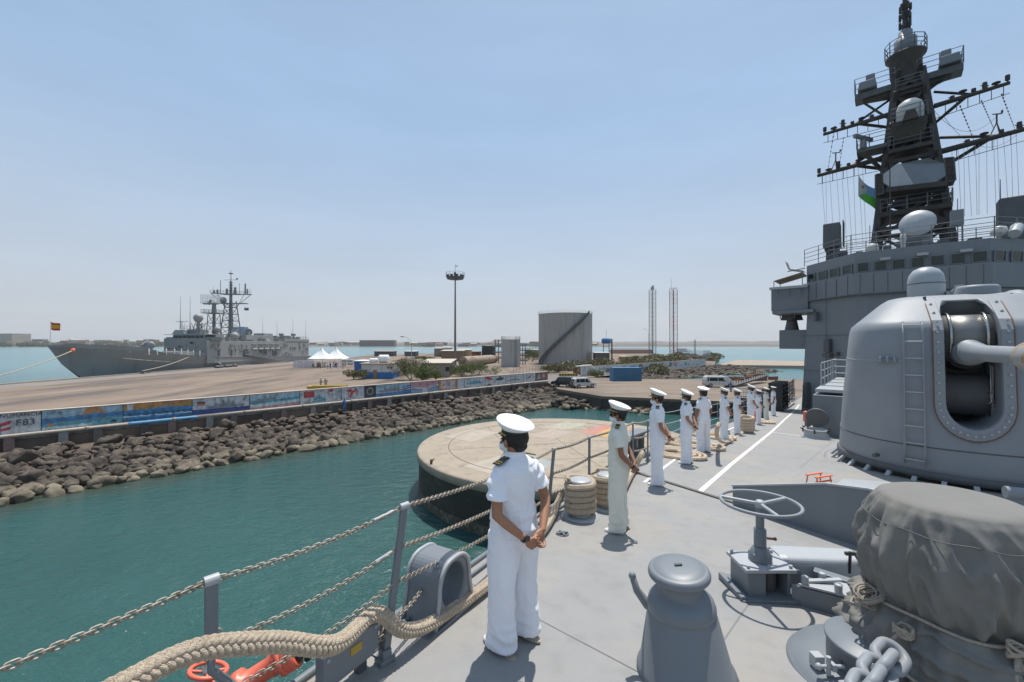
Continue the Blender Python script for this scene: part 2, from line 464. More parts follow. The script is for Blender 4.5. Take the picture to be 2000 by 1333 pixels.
def make_person(label, uniform='white', fine=1.0, pose='back', skin='skin', mask=True, glasses=False, hatpitch=4, stance=.105, epaulette=True, arm_dx=0.0, officer=False, female=False):
    t = thing('person', label, 'person')
    cl = M['cloth'] if uniform == 'white' else M['cloth_cream']
    sk = M[skin]
    vx = .0062 * fine
    # ---- body: one continuous skin (head, neck, chest, arms, hands, legs inside the clothes)
    b = MB()
    b.ell((0, -.012, 1.632), (.075, .094, .096), 24, 16)          # skull
    b.ell((0, .022, 1.578), (.060, .068, .064), 20, 14)           # face
    b.ell((0, .060, 1.535), (.032, .030, .026), 14, 10)           # chin
    b.ell((0, .030, 1.545), (.050, .052, .040), 16, 10)           # jaw
    b.limb([(0, .080, 1.622), (0, .098, 1.596), (0, .104, 1.583)], [.009, .012, .013], 10)   # nose
    b.ell((.012, .094, 1.580), .009, 8, 6); b.ell((-.012, .094, 1.580), .009, 8, 6)
    b.ell((0, .083, 1.638), (.045, .014, .010), 14, 8)            # brow
    b.ell((0, .086, 1.556), (.024, .010, .006), 12, 6); b.ell((0, .085, 1.546), (.021, .010, .007), 12, 6)  # lips
    for sx in (-1, 1):
        b.ell((sx * .040, .068, 1.590), (.020, .018, .016), 12, 8)    # cheek
        b.ell((sx * .079, -.004, 1.600), (.010, .021, .032), 12, 10, rot=Matrix.Rotation(sx * .35, 3, 'Z'))  # ear
    b.limb([(0, -.020, 1.60), (0, -.018, 1.52), (0, -.012, 1.43)], [.058, .056, .066], 16)   # neck
    b.loft([((0, -.01, 1.40), .15, .09), ((0, 0, 1.2), .14, .10), ((0, 0, 1.0), .14, .10), ((0, -.01, .86), .14, .10)], 16)
    for sx in (-1, 1):
        b.limb([(sx * .08, 0, .88), (sx * stance, .005, .50), (sx * (stance + .005), -.015, .10)], [.078, .056, .042], 12)
        b.limb([(sx * (stance + .005), -.02, .06), (sx * (stance + .02), .10, .035)], [.036, .026], 10)
        sh = V((sx * .165, -.012, 1.385)); 
        if pose == 'back':
            el = V((sx * (.232 + arm_dx), -.085, 1.115)); wr_ = V((sx * .075 - .012, -.205, .935 + (.012 if sx > 0 else -.014)))
            b.limb([sh, (sh + el) / 2 + V((sx * .006, -.006, 0)), el], [.030, .038, .034], 14)
            b.limb([el, el.lerp(wr_, .35) + V((sx * .006, 0, .002)), wr_], [.035, .035, .023], 14)
            dd = V((-sx * .8, -.10, -.55)) if sx > 0 else V((-sx * .72, -.20, -.62))
            build_hand(b, wr_, dd, sx, (0, 1 if sx < 0 else .35, .25) if sx < 0 else (0, -.9, .2))
        else:
            el = V((sx * .245, -.03, 1.10)); wr_ = V((sx * .235, .04, .87))
            b.limb([sh, el], [.050, .038], 14); b.limb([el, wr_], [.038, .024], 14)
            build_hand(b, wr_, (0, .15, -1), sx, (-sx, 0, 0))
        if pose == 'back' and sx < 0: wl = wr_; ell_ = el
        if pose != 'back' and sx < 0: wl = wr_; ell_ = el
    body = link_mesh('body', fuse(b, vx * .8, 1), sk, t)
    # ---- shirt
    s = MB()
    fem = .93 if female else 1.0
    s.loft([((0, 0, .985), .163, .118), ((0, -.002, 1.02), .176, .128), ((0, 0, 1.06), .176, .126), ((0, 0, 1.13), .166 * fem, .118), ((0, .002, 1.22), .174 * fem, .124),
            ((0, 0, 1.31), .180 * fem, .127), ((0, -.008, 1.38), .178 * fem, .116), ((0, -.014, 1.435), .152, .098), ((0, -.016, 1.468), .108, .080), ((0, -.012, 1.49), .078, .070), ((0, -.010, 1.512), .069, .068)], 28)
    for sx in (-1, 1):
        if pose == 'back':
            a0, a1 = V((sx * .150, -.012, 1.398)), V((sx * (.232 + arm_dx), -.085, 1.115))
        else:
            a0, a1 = V((sx * .150, -.012, 1.398)), V((sx * .225, -.03, 1.10))
        dirn = (a1 - a0).normalized()
        e = a0 + dirn * .205
        s.limb([a0, a0.lerp(e, .4) + V((sx * .012, 0, .008)), e.lerp(a0, .25)], [.056, .063, .062], 16)
        s.cyl(a0.lerp(e, .5), e, .063, .070, 18)
    rnd = random.Random(len(label))
    ox = rnd.uniform(0, 50)
    def fold(co):
        # gathers at the waist, diagonal pulls across the back and at the armpits
        a = noise.noise(V((co.x * 9 + ox, co.y * 5, co.z * 3.2)))
        bq = noise.noise(V((co.x * 24 + co.z * 14 + ox, co.y * 14, co.z * 6)))
        low = max(0, 1 - abs(co.z - 1.03) / .12)
        g = noise.noise(V((co.x * 42 + ox, co.y * 42, co.z * 5)))
        side = min(1, abs(co.x) / .2)
        dg_ = noise.noise(V(((abs(co.x) * 13 - co.z * 15), co.y * 4 + ox, co.x * 4)))
        return .012 * a + .005 * bq + .012 * g * low + .017 * side * dg_ * (1 if 1.1 < co.z < 1.42 else .3)
    shirt = link_mesh('shirt', fuse(s, vx, 2, fold), cl, t)
    # collar
    c = MB()
    c.lathe([(.064, 1.492), (.0665, 1.515), (.064, 1.535), (.060, 1.535), (.061, 1.50)], 28, (0, -.014, 0), 1.0, 1.08)
    c.M = Matrix.Identity(4)
    c.slab([(-.01, .062, 1.52), (-.07, .035, 1.50), (-.075, .075, 1.435), (-.03, .095, 1.45)], (0, .004, .003))
    c.slab([(.01, .062, 1.52), (.07, .035, 1.50), (.075, .075, 1.435), (.03, .095, 1.45)], (0, .004, .003))
    c.build('collar', cl, t, bevel=.002)
    # ---- trousers
    p = MB()
    p.loft([((0, 0, 1.045), .163, .118), ((0, -.002, 1.0), .172, .126), ((0, -.012, .93), .184, .140), ((0, -.014, .87), .186, .140), ((0, -.006, .81), .170, .122), ((0, 0, .775), .12, .09)], 26)
    for sx in (-1, 1):
        st = stance
        p.loft([((sx * .088, -.008, .90), .094, .126), ((sx * .092, -.006, .80), .094, .120), ((sx * (st - .008), 0, .66), .090, .110), ((sx * st, .006, .48), .082, .098),
                ((sx * (st + .003), -.002, .30), .080, .097), ((sx * (st + .006), -.006, .14), .084, .104), ((sx * (st + .008), -.004, .045), .088, .112)], 22)
    def foldp(co):
        a = noise.noise(V((co.x * 8 + ox, co.y * 6, co.z * 2.2)))
        g = noise.noise(V((co.x * 22, co.y * 22 + ox, co.z * 3)))
        low = max(0, 1 - abs(co.z - .16) / .2)
        h = noise.noise(V((co.x * 6 + ox, co.y * 7, co.z * 19)))
        cr = noise.noise(V((co.x * 11 + co.z * 9, co.y * 8 + ox, co.z * 12))) * max(0, 1 - abs(co.z - .82) / .16)
        kn = 1 - min(1, abs(noise.noise(V((co.x * 5 + ox, co.y * 5, co.z * 4 + co.x * 6)))) * 6)
        return .011 * a + .006 * g + .015 * h * low + .014 * cr + .006 * kn
    tr = link_mesh('trousers', fuse(p, vx, 2, foldp), cl, t)
    bl = MB()
    bl.lathe([(.170, 1.022), (.173, 1.026), (.173, 1.052), (.170, 1.056)], 32, (0, 0, 0), 1.035, .77)
    bl.box((0, .135, 1.04), (.045, .008, .036))
    bl.build('belt', cl, t)
    # ---- shoes
    for sx in (-1, 1):
        q = MB()
        x0 = sx * (stance + .012)
        q.loft([((x0, -.085, .030), .030, .028), ((x0, -.05, .045), .036, .045)], 14) if False else None
        q.ell((x0, -.045, .045), (.040, .058, .045), 16, 10)
        q.ell((x0 + sx * .006, .055, .034), (.046, .105, .036), 18, 10)
        q.ell((x0, .0, .052), (.038, .07, .040), 16, 10)
        def flatten(co): return 0
        me = fuse(q, .0065 * fine, 2)
        for v_ in me.vertices:
            if v_.co.z < .010: v_.co.z = .010
        so_ = link_mesh('shoe', me, M['shoe'], t)
        so_m = MB()
        so_m.loft([((x0 + sx * .002, .012, .0), .044, .146), ((x0 + sx * .002, .012, .014), .045, .148)], 24)
        so_m.build('sole', M['sole'], so_)
    # ---- hair
    h = MB()
    h.ell((0, -.022, 1.640), (.0835, .095, .094), 26, 16, z0=-.80)
    h.ell((0, -.066, 1.575), (.058, .036, .045), 18, 10)
    for sx in (-1, 1): h.ell((sx * .073, .022, 1.632), (.010, .018, .028), 10, 8)
    def hz_(co): return .002 * noise.noise(co * 60)
    hm = fuse(h, .0065 * fine, 1, hz_)
    link_mesh('hair', hm, M['hair'], t)
    # ---- cap
    Rc = Matrix.Rotation(R(hatpitch), 4, 'X'); T = Matrix.Translation((0, -.01, 1.672)) @ Rc @ Matrix.Diagonal((1, 1, 1, 1))
    band = MB(); band.M = T
    band.lathe([(.083, -.022), (.087, -.02), (.089, .004), (.092, .026), (.090, .03)], 36, sx=1.0, sy=1.17)
    cap_o = band.build('cap', M['blackpaint'], t)
    cr = MB(); cr.M = T
    cr.lathe([(.088, .024), (.102, .034), (.124, .052), (.138, .066), (.1405, .071), (.1385, .076), (.125, .082), (.09, .087), (.05, .089), (.0001, .090)], 44, sx=1.0, sy=1.08)
    cr.v = [(x, y, z) if False else (x, y, z) for x, y, z in cr.v]
    cw = []
    for q in cr.v:
        l = T.inverted() @ V(q); k = max(0, min(1, (l.z - .03) / .04)); l.z += k * (.014 + l.y * .19) ; cw.append(tuple(T @ l))
    cr.v = cw
    cr.build('cap_crown', M['cap'], cap_o)
    vz = MB(); vz.M = T
    P0, P1 = [], []
    for i in range(15):
        a = R(20 + 140 * i / 14); ex = math.sin((i / 14) * PI)
        P0.append((.088 * math.cos(a), .103 * math.sin(a), -.014)); P1.append(((.088 + .012 * ex) * math.cos(a), (.103 + .052 * ex) * math.sin(a), -.014 - .028 * ex))
    for i in range(14):
        vz.slab([P0[i], P0[i + 1], P1[i + 1], P1[i]], (0, .001, .004))
    vz.build('visor', M['blackpaint'], cap_o)
    gb = MB(); gb.M = T
    gb.tube([(.092 * math.cos(R(15 + 150 * i / 14)), .109 * math.sin(R(15 + 150 * i / 14)), -.007) for i in range(15)], .0055, 6)
    gb.ell((0, .112, .030), (.016, .007, .022), 12, 8)
    gb.ell((.091, .01, -.008), .008, 8, 6); gb.ell((-.091, .01, -.008), .008, 8, 6)
    if officer:
        gb.tube([(.097 * math.cos(R(40 + 100 * i / 12)), .138 * math.sin(R(40 + 100 * i / 12)), -.022) for i in range(13)], .007, 6)
    gb.build('cap_braid', M['gold'], cap_o)
    # ---- face
    for sx in (-1, 1):
        e = MB(); e.ell((sx * .030, .080, 1.615), (.013, .009, .007), 12, 8)
        e.build('eye', M['hair'], body)
    if glasses:
        g = MB()
        for sx in (-1, 1):
            g.ell((sx * .033, .094, 1.612), (.027, .004, .019), 14, 8)
            g.tube([(sx * .060, .092, 1.616), (sx * .079, .05, 1.614), (sx * .083, -.01, 1.612)], .0022, 5)
        g.tube([(-.012, .1, 1.616), (.012, .1, 1.616)], .0022, 5)
        g.build('sunglasses', M['black'], t)
    if mask:
        k = MB()
        k.ell((0, .046, 1.560), (.0655, .070, .056), 22, 14)
        mm = fuse(k, .007 * fine, 1, lambda co: .0025 * math.sin(co.z * 300))
        mo = link_mesh('face_mask', mm, M['mask'], t)
        for sx in (-1, 1):
            kk = MB()
            for dz in (.022, -.022):
                kk.tube([(sx * .058, .05, 1.562 + dz), (sx * .077, .02, 1.585 + dz * .6), (sx * .084, -.012, 1.602 + dz)], .0018, 5)
            kk.build('ear_loop', M['mask'], mo)
    # ---- shoulder boards
    if epaulette:
        for sx in (-1, 1):
            pd = MB()
            a, c_ = V((sx * .078, -.016, 1.498)), V((sx * .182, -.014, 1.462))
            pd.bar(a, c_, .058, .007)
            po = pd.build('shoulder_board', M['blackpaint'], t, bevel=.002)
            st_ = MB(); d_ = c_ - a; up = V((0, 0, .0045))
            for f in ((.62, .72), (.82, .92)):
                st_.bar(a + d_ * f[0] + up, a + d_ * f[1] + up, .0585, .003)
            st_.ell(a + d_ * .1 + up, (.007, .007, .004), 8, 5)
            st_.build('gold_stripe', M['gold'], po)
    # ---- watch on the left wrist
    wt = MB()
    dw = (wl - ell_).normalized(); wp = wl - dw * .022
    q = dw.to_track_quat('Z', 'Y').to_matrix()
    wt.lathe([(.0268, -.012), (.029, -.01), (.029, .01), (.0268, .012)], 18, wp, rot=q)
    ow = (V((0, -1, .2)) - dw * V((0, -1, .2)).dot(dw)).normalized()
    wt.cyl(wp + ow * .022, wp + ow * .038, .019, n=16)
    wt.build('wristwatch', M['black'], t)
    return t
# ------------------------------------------------------------------ sea, land
rng = random.Random(7)
WD = V((.681, .732, 0)).normalized(); WN = V((WD.y, -WD.x, 0)); WP = V((-41.2, 34.3, 0))
def wl_(s, d=0.0, z=0.0):
    p = WP + WD * s + WN * d
    return V((p.x, p.y, z))
def wall_s(px):
    k = (px - 1000) / F
    return (k * WP.y - WP.x) / (WD.x - k * WD.y)

def water_mat():
    m = bpy.data.materials.new('sea_water'); m.use_nodes = True
    t = m.node_tree; N = t.nodes; L = t.links; b = N['Principled BSDF']
    b.inputs['Roughness'].default_value = .14; b.inputs['IOR'].default_value = 1.33; b.inputs['Specular IOR Level'].default_value = .58
    g = N.new('ShaderNodeNewGeometry')
    def vdot(vec, off):
        a = N.new('ShaderNodeVectorMath'); a.operation = 'SUBTRACT'; L.new(g.outputs['Position'], a.inputs[0]); a.inputs[1].default_value = off
        d = N.new('ShaderNodeVectorMath'); d.operation = 'DOT_PRODUCT'; L.new(a.outputs[0], d.inputs[0]); d.inputs[1].default_value = vec
        return d.outputs['Value']
    def rng_(v, a, b_, c=0, d=1):
        r = N.new('ShaderNodeMapRange'); r.inputs['From Min'].default_value = a; r.inputs['From Max'].default_value = b_
        r.inputs['To Min'].default_value = c; r.inputs['To Max'].default_value = d
        L.new(v, r.inputs['Value']); return r.outputs[0]
    def mix(f, a, b_):
        k = N.new('ShaderNodeMix'); k.data_type = 'RGBA'; L.new(f, k.inputs[0])
        for i, x in ((6, a), (7, b_)):
            if isinstance(x, tuple): k.inputs[i].default_value = (*x, 1)
            else: L.new(x, k.inputs[i])
        return k.outputs[2]
    def nz(sc, det=4, st=(1, 1, 1), rough=.55):
        mp = N.new('ShaderNodeMapping'); mp.inputs['Scale'].default_value = st; mp.inputs['Rotation'].default_value = (0, 0, .35); L.new(g.outputs['Position'], mp.inputs[0])
        q = N.new('ShaderNodeTexNoise'); q.inputs['Scale'].default_value = sc; q.inputs['Detail'].default_value = det; q.inputs['Roughness'].default_value = rough; L.new(mp.outputs[0], q.inputs['Vector']); return q.outputs['Fac']
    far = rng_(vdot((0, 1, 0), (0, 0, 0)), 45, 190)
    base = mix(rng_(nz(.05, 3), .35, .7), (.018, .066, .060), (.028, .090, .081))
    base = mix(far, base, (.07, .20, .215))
    sh = N.new('ShaderNodeMath'); sh.operation = 'ADD'
    L.new(vdot(tuple(WN), tuple(WP)), sh.inputs[0]); L.new(rng_(nz(.5, 5), 0, 1, -2.6, 2.6), sh.inputs[1])
    shore = rng_(sh.outputs[0], 11.0, 16.5, 1, 0)
    # only along the painted wall's bank
    lim = N.new('ShaderNodeMath'); lim.operation = 'MULTIPLY'; L.new(shore, lim.inputs[0]); L.new(rng_(vdot((0, 1, 0), (0, 0, 0)), 66, 72, 1, 0), lim.inputs[1])
    base = mix(lim.outputs[0], base, (.055, .062, .040))
    L.new(base, b.inputs['Base Color'])
    bp = N.new('ShaderNodeBump'); bp.inputs['Strength'].default_value = .55; bp.inputs['Distance'].default_value = .42
    L.new(nz(.9, 5, (1, 1.7, 1)), bp.inputs['Height'])
    b2 = N.new('ShaderNodeBump'); b2.inputs['Strength'].default_value = .8; b2.inputs['Distance'].default_value = .07
    L.new(nz(4.5, 4, (1, 1.6, 1), .65), b2.inputs['Height']); L.new(bp.outputs[0], b2.inputs['Normal'])
    L.new(b2.outputs[0], b.inputs['Normal'])
    return m
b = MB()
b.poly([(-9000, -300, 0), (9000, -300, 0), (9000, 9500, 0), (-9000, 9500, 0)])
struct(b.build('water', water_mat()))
# sea floor so that the ground reaches below the water
M['seabed'] = mat('seabed_sand', (.12, .11, .08), .9)
b = MB(); b.poly([(-9000, -300, -6), (9000, -300, -6), (9000, 9500, -6), (-9000, 9500, -6)])
struct(b.build('ground', M['seabed']))

def dirt():
    m = mat('quay_dirt', (.205, .152, .112), .95, var=.3, vs=.16, col2=(.105, .085, .070), c2=(.47, .60), c2s=.06, stretch=(2.6, .42, 1), bump=.3, bs=3, detail=8)
    return m
M['dirt'] = dirt()
M['asphalt'] = mat('dusty_asphalt', (.155, .137, .124), .9, var=.14, vs=.4, col2=(.20, .16, .125), c2=(.55, .75), c2s=.12, detail=8)
A = [(-98, -40), (-82, -25), (-82.5, -10.1), (7.3, 86.4), (17, 104), (76, 160), (110, 230), (125, 300), (100, 380), (20, 390), (-53, 365), (-103, 330), (-94, 250), (-98, 212)]
b = MB(); b.prism([(x, y) for x, y in A], -6, 2.1)
struct(b.build('quay_ground', M['dirt']))
Bp = [(8.1, 74.8), (13.6, 64.5), (24.9, 60.4), (37, 55.4), (71.4, 94.3), (26, 95.5), (17.1, 103.9), (7.4, 86.3)]
b = MB(); b.prism(Bp, -6, 2.098)
struct(b.build('landing_ground', mat('landing_concrete', (.205, .158, .118), .95, var=.2, vs=.3, col2=(.115, .095, .078), c2=(.48, .66), c2s=.11, stretch=(.5, 1.8, 1), bump=.3, bs=4, detail=8)))
# dark wet quay face of the landing
b = MB()
for (x0, y0), (x1, y1) in zip(Bp[:3], Bp[1:4]):
    a0, a1 = V((x0, y0, 0)), V((x1, y1, 0)); d = (a1 - a0).normalized(); n = V((d.y, -d.x, 0))
    b.slab([a0 + n * .02 + V((0, 0, -4)), a1 + n * .02 + V((0, 0, -4)), a1 + n * .02 + V((0, 0, 1.72)), a0 + n * .02 + V((0, 0, 1.72))], n * .12)
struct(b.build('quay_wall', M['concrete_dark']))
# grey service road behind the painted wall
b = MB(); b.poly([wl_(-50, -1.5, 2.108), wl_(118, -1.5, 2.108), wl_(100, -9.5, 2.108), wl_(60, -13, 2.108), wl_(20, -16, 2.108), wl_(-50, -14, 2.108)])
struct(b.build('road', M['asphalt']))
b = MB(); b.poly([(-97.9, -20, 2.107), (-88, -20, 2.107), (-89, 60, 2.107), (-88, 212, 2.107), (-97.9, 212, 2.107)])
struct(b.build('quay_road', mat('pale_quay_concrete', (.21, .18, .155), .9, var=.12, vs=.3, col2=(.19, .16, .135), c2=(.5, .65), c2s=.1)))
b = MB(); b.box((-98.0, 96, 2.22), (.5, 232, .3)); b.box((-98.15, 96, .9), (.4, 232, 2.2))
struct(b.build('quay_kerb', M['concrete'], bevel=.03))
# ------------------------------------------------------------------ rock bank
b = MB(); n = 60
vs = []
for i in range(n + 1):
    s = -55 + 176 * i / n
    ex = 0 if s < 40 else (s - 40) * .06
    for d, z in ((.3, 1.35), (4, .95), (8, .45), (11.2 + ex, .0), (16 + ex, -1.2)):
        vs.append(wl_(s, d, z + .15 * noise.noise(V((s * .3, d * .4, 0)))))
b.put(vs, [(i * 5 + j, i * 5 + j + 1, (i + 1) * 5 + j + 1, (i + 1) * 5 + j) for i in range(n) for j in range(4)], True)
struct(b.build('shore_slope', mat('rubble_soil', (.10, .075, .055), .95, var=.3, vs=2, bump=.6, bs=8)))
import bmesh
def rock_mesh(seed, sub):
    bm = bmesh.new(); bmesh.ops.create_icosphere(bm, subdivisions=sub, radius=1)
    rr = random.Random(seed); o = V((rr.uniform(0, 90), rr.uniform(0, 90), 0))
    pl = [V((rr.gauss(0, 1), rr.gauss(0, 1), rr.gauss(0, 1))).normalized() for _ in range(9)]
    for v in bm.verts:
        p = v.co.normalized()
        k = 1 + .42 * noise.noise(p * 1.3 + o) + .20 * noise.noise(p * 3 + o) + .09 * noise.noise(p * 7 + o)
        for q in pl:
            dd = p.dot(q)
            if dd * k > .74: k = .74 / dd
        v.co = p * k
    vs = [v.co.copy() for v in bm.verts]; fs = [tuple(v.index for v in f.verts) for f in bm.faces]
    bm.free(); return vs, fs
def rock_mat():
    m = mat('basalt_rock', (.064, .049, .037), .9, var=.6, vs=1.6, col2=(.115, .094, .072), c2=(.48, .66), c2s=2.3, bump=2.2, bs=6, detail=9)
    t = m.node_tree; N = t.nodes; L = t.links; b = N['Principled BSDF']
    src = b.inputs['Base Color'].links[0].from_socket
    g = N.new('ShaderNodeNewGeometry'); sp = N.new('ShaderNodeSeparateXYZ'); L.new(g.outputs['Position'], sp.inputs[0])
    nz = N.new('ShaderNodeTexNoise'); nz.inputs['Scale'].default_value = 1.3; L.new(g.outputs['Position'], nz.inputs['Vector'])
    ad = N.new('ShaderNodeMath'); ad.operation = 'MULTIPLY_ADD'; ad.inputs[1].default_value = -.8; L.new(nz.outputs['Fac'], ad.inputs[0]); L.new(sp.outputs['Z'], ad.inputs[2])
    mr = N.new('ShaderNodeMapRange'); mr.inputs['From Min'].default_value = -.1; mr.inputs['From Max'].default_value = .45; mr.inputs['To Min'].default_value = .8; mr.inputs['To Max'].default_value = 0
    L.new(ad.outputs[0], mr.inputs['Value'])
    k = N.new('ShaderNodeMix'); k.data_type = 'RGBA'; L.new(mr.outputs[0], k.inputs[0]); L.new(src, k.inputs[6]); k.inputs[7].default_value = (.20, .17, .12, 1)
    # each boulder its own tone
    oi = N.new('ShaderNodeTexNoise'); oi.inputs['Scale'].default_value = .9; oi.inputs['Detail'].default_value = 0; L.new(g.outputs['Position'], oi.inputs['Vector'])
    m2 = N.new('ShaderNodeMapRange'); m2.inputs['From Min'].default_value = .3; m2.inputs['From Max'].default_value = .7; m2.inputs['To Min'].default_value = .55; m2.inputs['To Max'].default_value = 1.5; L.new(oi.outputs['Fac'], m2.inputs['Value'])
    vm = N.new('ShaderNodeVectorMath'); vm.operation = 'SCALE'; L.new(k.outputs[2], vm.inputs[0]); L.new(m2.outputs[0], vm.inputs['Scale'])
    L.new(vm.outputs[0], b.inputs['Base Color'])
    return m
M['rock'] = rock_mat()
RK3 = [rock_mesh(i, 3) for i in range(8)]; RK2 = [rock_mesh(i, 2) for i in range(8)]
spots = []
cell = .86
for i in range(int(170 / cell)):
    s = -52 + i * cell
    ex = 0 if s < 40 else (s - 40) * .06
    for j in range(15):
        d = 1.6 + j * cell * .86
        if d > 12.3 + ex + 1.3 * noise.noise(V((s * .25, 0, 3))): continue
        big = rng.random()
        r = .27 + .24 * rng.random() + (.45 * rng.random() if big > .8 else 0) + (.08 if d > 6 else -.02)
        z = 1.45 - (d - 1) / 11.2 * 1.45 + rng.uniform(-.05, .22)
        if d < 3.4 and rng.random() < .4: continue
        p = wl_(s + rng.uniform(-.4, .4), d + rng.uniform(-.35, .35), z)
        spots.append((p, r, rng.randrange(8), rng.uniform(0, 6.28), (rng.uniform(.85, 1.4), rng.uniform(.75, 1.15), rng.uniform(.6, 1.0))))
        if rng.random() < .55:
            spots.append((wl_(s + rng.uniform(-.5, .5), d + rng.uniform(-.5, .5), z + .1), .16 + .14 * rng.random(), rng.randrange(8), rng.uniform(0, 6.28), (1.1, .9, .7)))
def key(q):
    p, r = q[0], q[1]
    infr = -1.22 < p.x / max(p.y, 1) < .4 and p.y > 12
    return -(r / max(p.y, 1)) if infr else 1
spots.sort(key=key)
rm = []
for k in range(8):
    mb = MB(); mb.put(RK3[k][0], RK3[k][1], True); me = mb.mesh('boulder'); me.materials.append(M['rock']); rm.append(me)
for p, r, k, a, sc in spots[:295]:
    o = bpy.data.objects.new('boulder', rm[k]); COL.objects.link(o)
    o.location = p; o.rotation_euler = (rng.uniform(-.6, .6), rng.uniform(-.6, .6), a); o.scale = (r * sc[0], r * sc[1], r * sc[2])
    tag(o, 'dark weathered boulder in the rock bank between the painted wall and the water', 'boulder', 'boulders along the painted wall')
b = MB()
def add_rocks(b, lst):
    for p, r, k, a, sc in lst:
        b.M = Matrix.Translation(p) @ Matrix.Rotation(a, 4, 'Z') @ Matrix.Rotation(.3, 4, 'X') @ Matrix.Diagonal((r * sc[0], r * sc[1], r * sc[2], 1))
        b.put(RK2[k][0], RK2[k][1], True)
    b.M = Matrix.Identity(4)
add_rocks(b, spots[295:])
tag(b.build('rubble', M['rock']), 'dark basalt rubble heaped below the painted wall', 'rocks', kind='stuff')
# second bank in front of the far painted wall, and the foot of the landing
W2A, W2B = V((17, 104, 0)), V((70, 154, 0)); D2 = (W2B - W2A).normalized(); N2 = V((D2.y, -D2.x, 0))
lst = []
for i in range(900):
    s = rng.uniform(10, 92); wdt = 4 + max(0, (s - 14)) * .20
    d = rng.uniform(.6, wdt)
    p = W2A + D2 * s + N2 * d
    if s < 22 and d > 5: continue
    lst.append((V((p.x, p.y, 1.7 - 1.9 * d / wdt + rng.uniform(0, .3))), rng.uniform(.4, .95), rng.randrange(8), rng.uniform(0, 6), (1.2, 1, .7)))
for i in range(140):
    q = V((8.2, 75, 0)).lerp(V((12.5, 66, 0)), rng.random()); lst.append((V((q.x - rng.uniform(0, 4.5), q.y - rng.uniform(0, 2), rng.uniform(-.1, 1.0))), rng.uniform(.3, .75), rng.randrange(8), rng.uniform(0, 6), (1.3, 1, .7)))
for i in range(420):
    f = rng.random(); q = V((7.5, 78, 0)).lerp(V((21, 61.5, 0)), f); wd_ = 6.5 * (1 - f * .75)
    d_ = rng.random() * wd_; lst.append((V((q.x - .5 - d_ * .70, q.y - d_ * .72, 1.25 * (1 - d_ / wd_) * (1 - f * .5) + rng.uniform(-.25, .15))), rng.uniform(.25, .62), rng.randrange(8), rng.uniform(0, 6), (1.3, 1, .7)))
b = MB(); add_rocks(b, lst)
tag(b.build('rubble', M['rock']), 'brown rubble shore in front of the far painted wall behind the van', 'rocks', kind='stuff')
b = MB(); b.prism([tuple((W2A + D2 * s + N2 * d)[:2]) for s, d in ((8, 0), (8, 3), (30, 6), (60, 11), (92, 16), (96, 3), (74, 0))], -3, .6, c=(50, 133), k=.96)
struct(b.build('shore', mat('brown_shore', (.13, .10, .075), .95, var=.3, vs=1)))
b = MB(); b.prism([tuple(ground(1400, 713, 1.2)[:2]), tuple(ground(1600, 715, 1.2)[:2]), tuple(ground(1620, 707, 1.2)[:2]), tuple(ground(1440, 703, 1.2)[:2])], -3, 1.2)
struct(b.build('beach', mat('pale_beach', (.30, .245, .185), .95, var=.15, vs=.2)))

# ------------------------------------------------------------------ round mooring platform
PC = V((3.69, 31.15, 0)); PR = 10.35; PT = 2.78
t = thing('mooring_platform', 'round concrete mooring platform with paved painted top standing in the water', 'platform', PC)
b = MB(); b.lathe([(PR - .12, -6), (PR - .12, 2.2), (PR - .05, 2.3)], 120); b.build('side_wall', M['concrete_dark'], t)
b = MB(); b.lathe([(PR - .115, -.5), (PR - .09, -.2), (PR - .085, .25), (PR - .10, .42), (PR - .118, .5)], 120); b.build('weed_band', mat('weed_band', (.075, .068, .045), .9, var=.5, vs=4, col2=(.16, .145, .115), c2=(.5, .62), c2s=3, bump=1.0, bs=12), t)
b = MB(); b.lathe([(PR - .05, 2.28), (PR, 2.30), (PR, 2.70), (PR - .05, PT - .02), (PR - .2, PT), (8.25, PT)], 120); b.build('rim', mat('platform_rim', (.32, .265, .20), .9, var=.12, vs=1.2, col2=(.22, .19, .155), c2=(.52, .68), c2s=1.1, bump=.4, bs=14), t)
b = MB(); b.lathe([(8.2, PT - .3), (8.2, PT - .004), (.001, PT - .004)], 120); b.build('paving', mat('platform_paving', (.27, .225, .17), .9, var=.10, vs=.8, col2=(.20, .165, .125), c2=(.46, .62), c2s=.35, bump=.3, bs=14, detail=9), t)
b = MB()
for k in (-1.6, 0, 1.6):
    h = math.sqrt(8.2 ** 2 - (k * 2.6) ** 2)
    for rot in (.25, .25 + PI / 2):
        q = Matrix.Rotation(rot, 3, 'Z')
        b.bar(q @ V((k * 2.6, -h, PT + .002)), q @ V((k * 2.6, h, PT + .002)), .045, .006)
b.tube([(8.22 * math.cos(2 * PI * i / 90), 8.22 * math.sin(2 * PI * i / 90), PT - .006) for i in range(90)], .03, 5, closed=True)
b.build('joint', mat('dark_joint', (.12, .10, .085), .95), t)
def patch(name, pts, m, dz=.004):
    b = MB(); b.slab([ground(x, y, PT) - PC + V((0, 0, dz)) for x, y in pts], (0, 0, .004)); return b.build(name, m, t)
pw = mat('faded_white_paint', (.36, .31, .25), .9, var=.15, vs=1.5, col2=(.35, .30, .235), c2=(.5, .66), c2s=2)
patch('painted_square', [(868, 853), (925, 838), (975, 845), (922, 864)], pw)
patch('painted_square', [(905, 911), (977, 890), (1030, 903), (955, 925)], pw)
patch('painted_square', [(1005, 896), (1040, 890), (1088, 904), (1060, 918)], mat('faded_blue_paint', (.29, .31, .30), .9, var=.15, vs=2, col2=(.33, .30, .25), c2=(.5, .6), c2s=2))
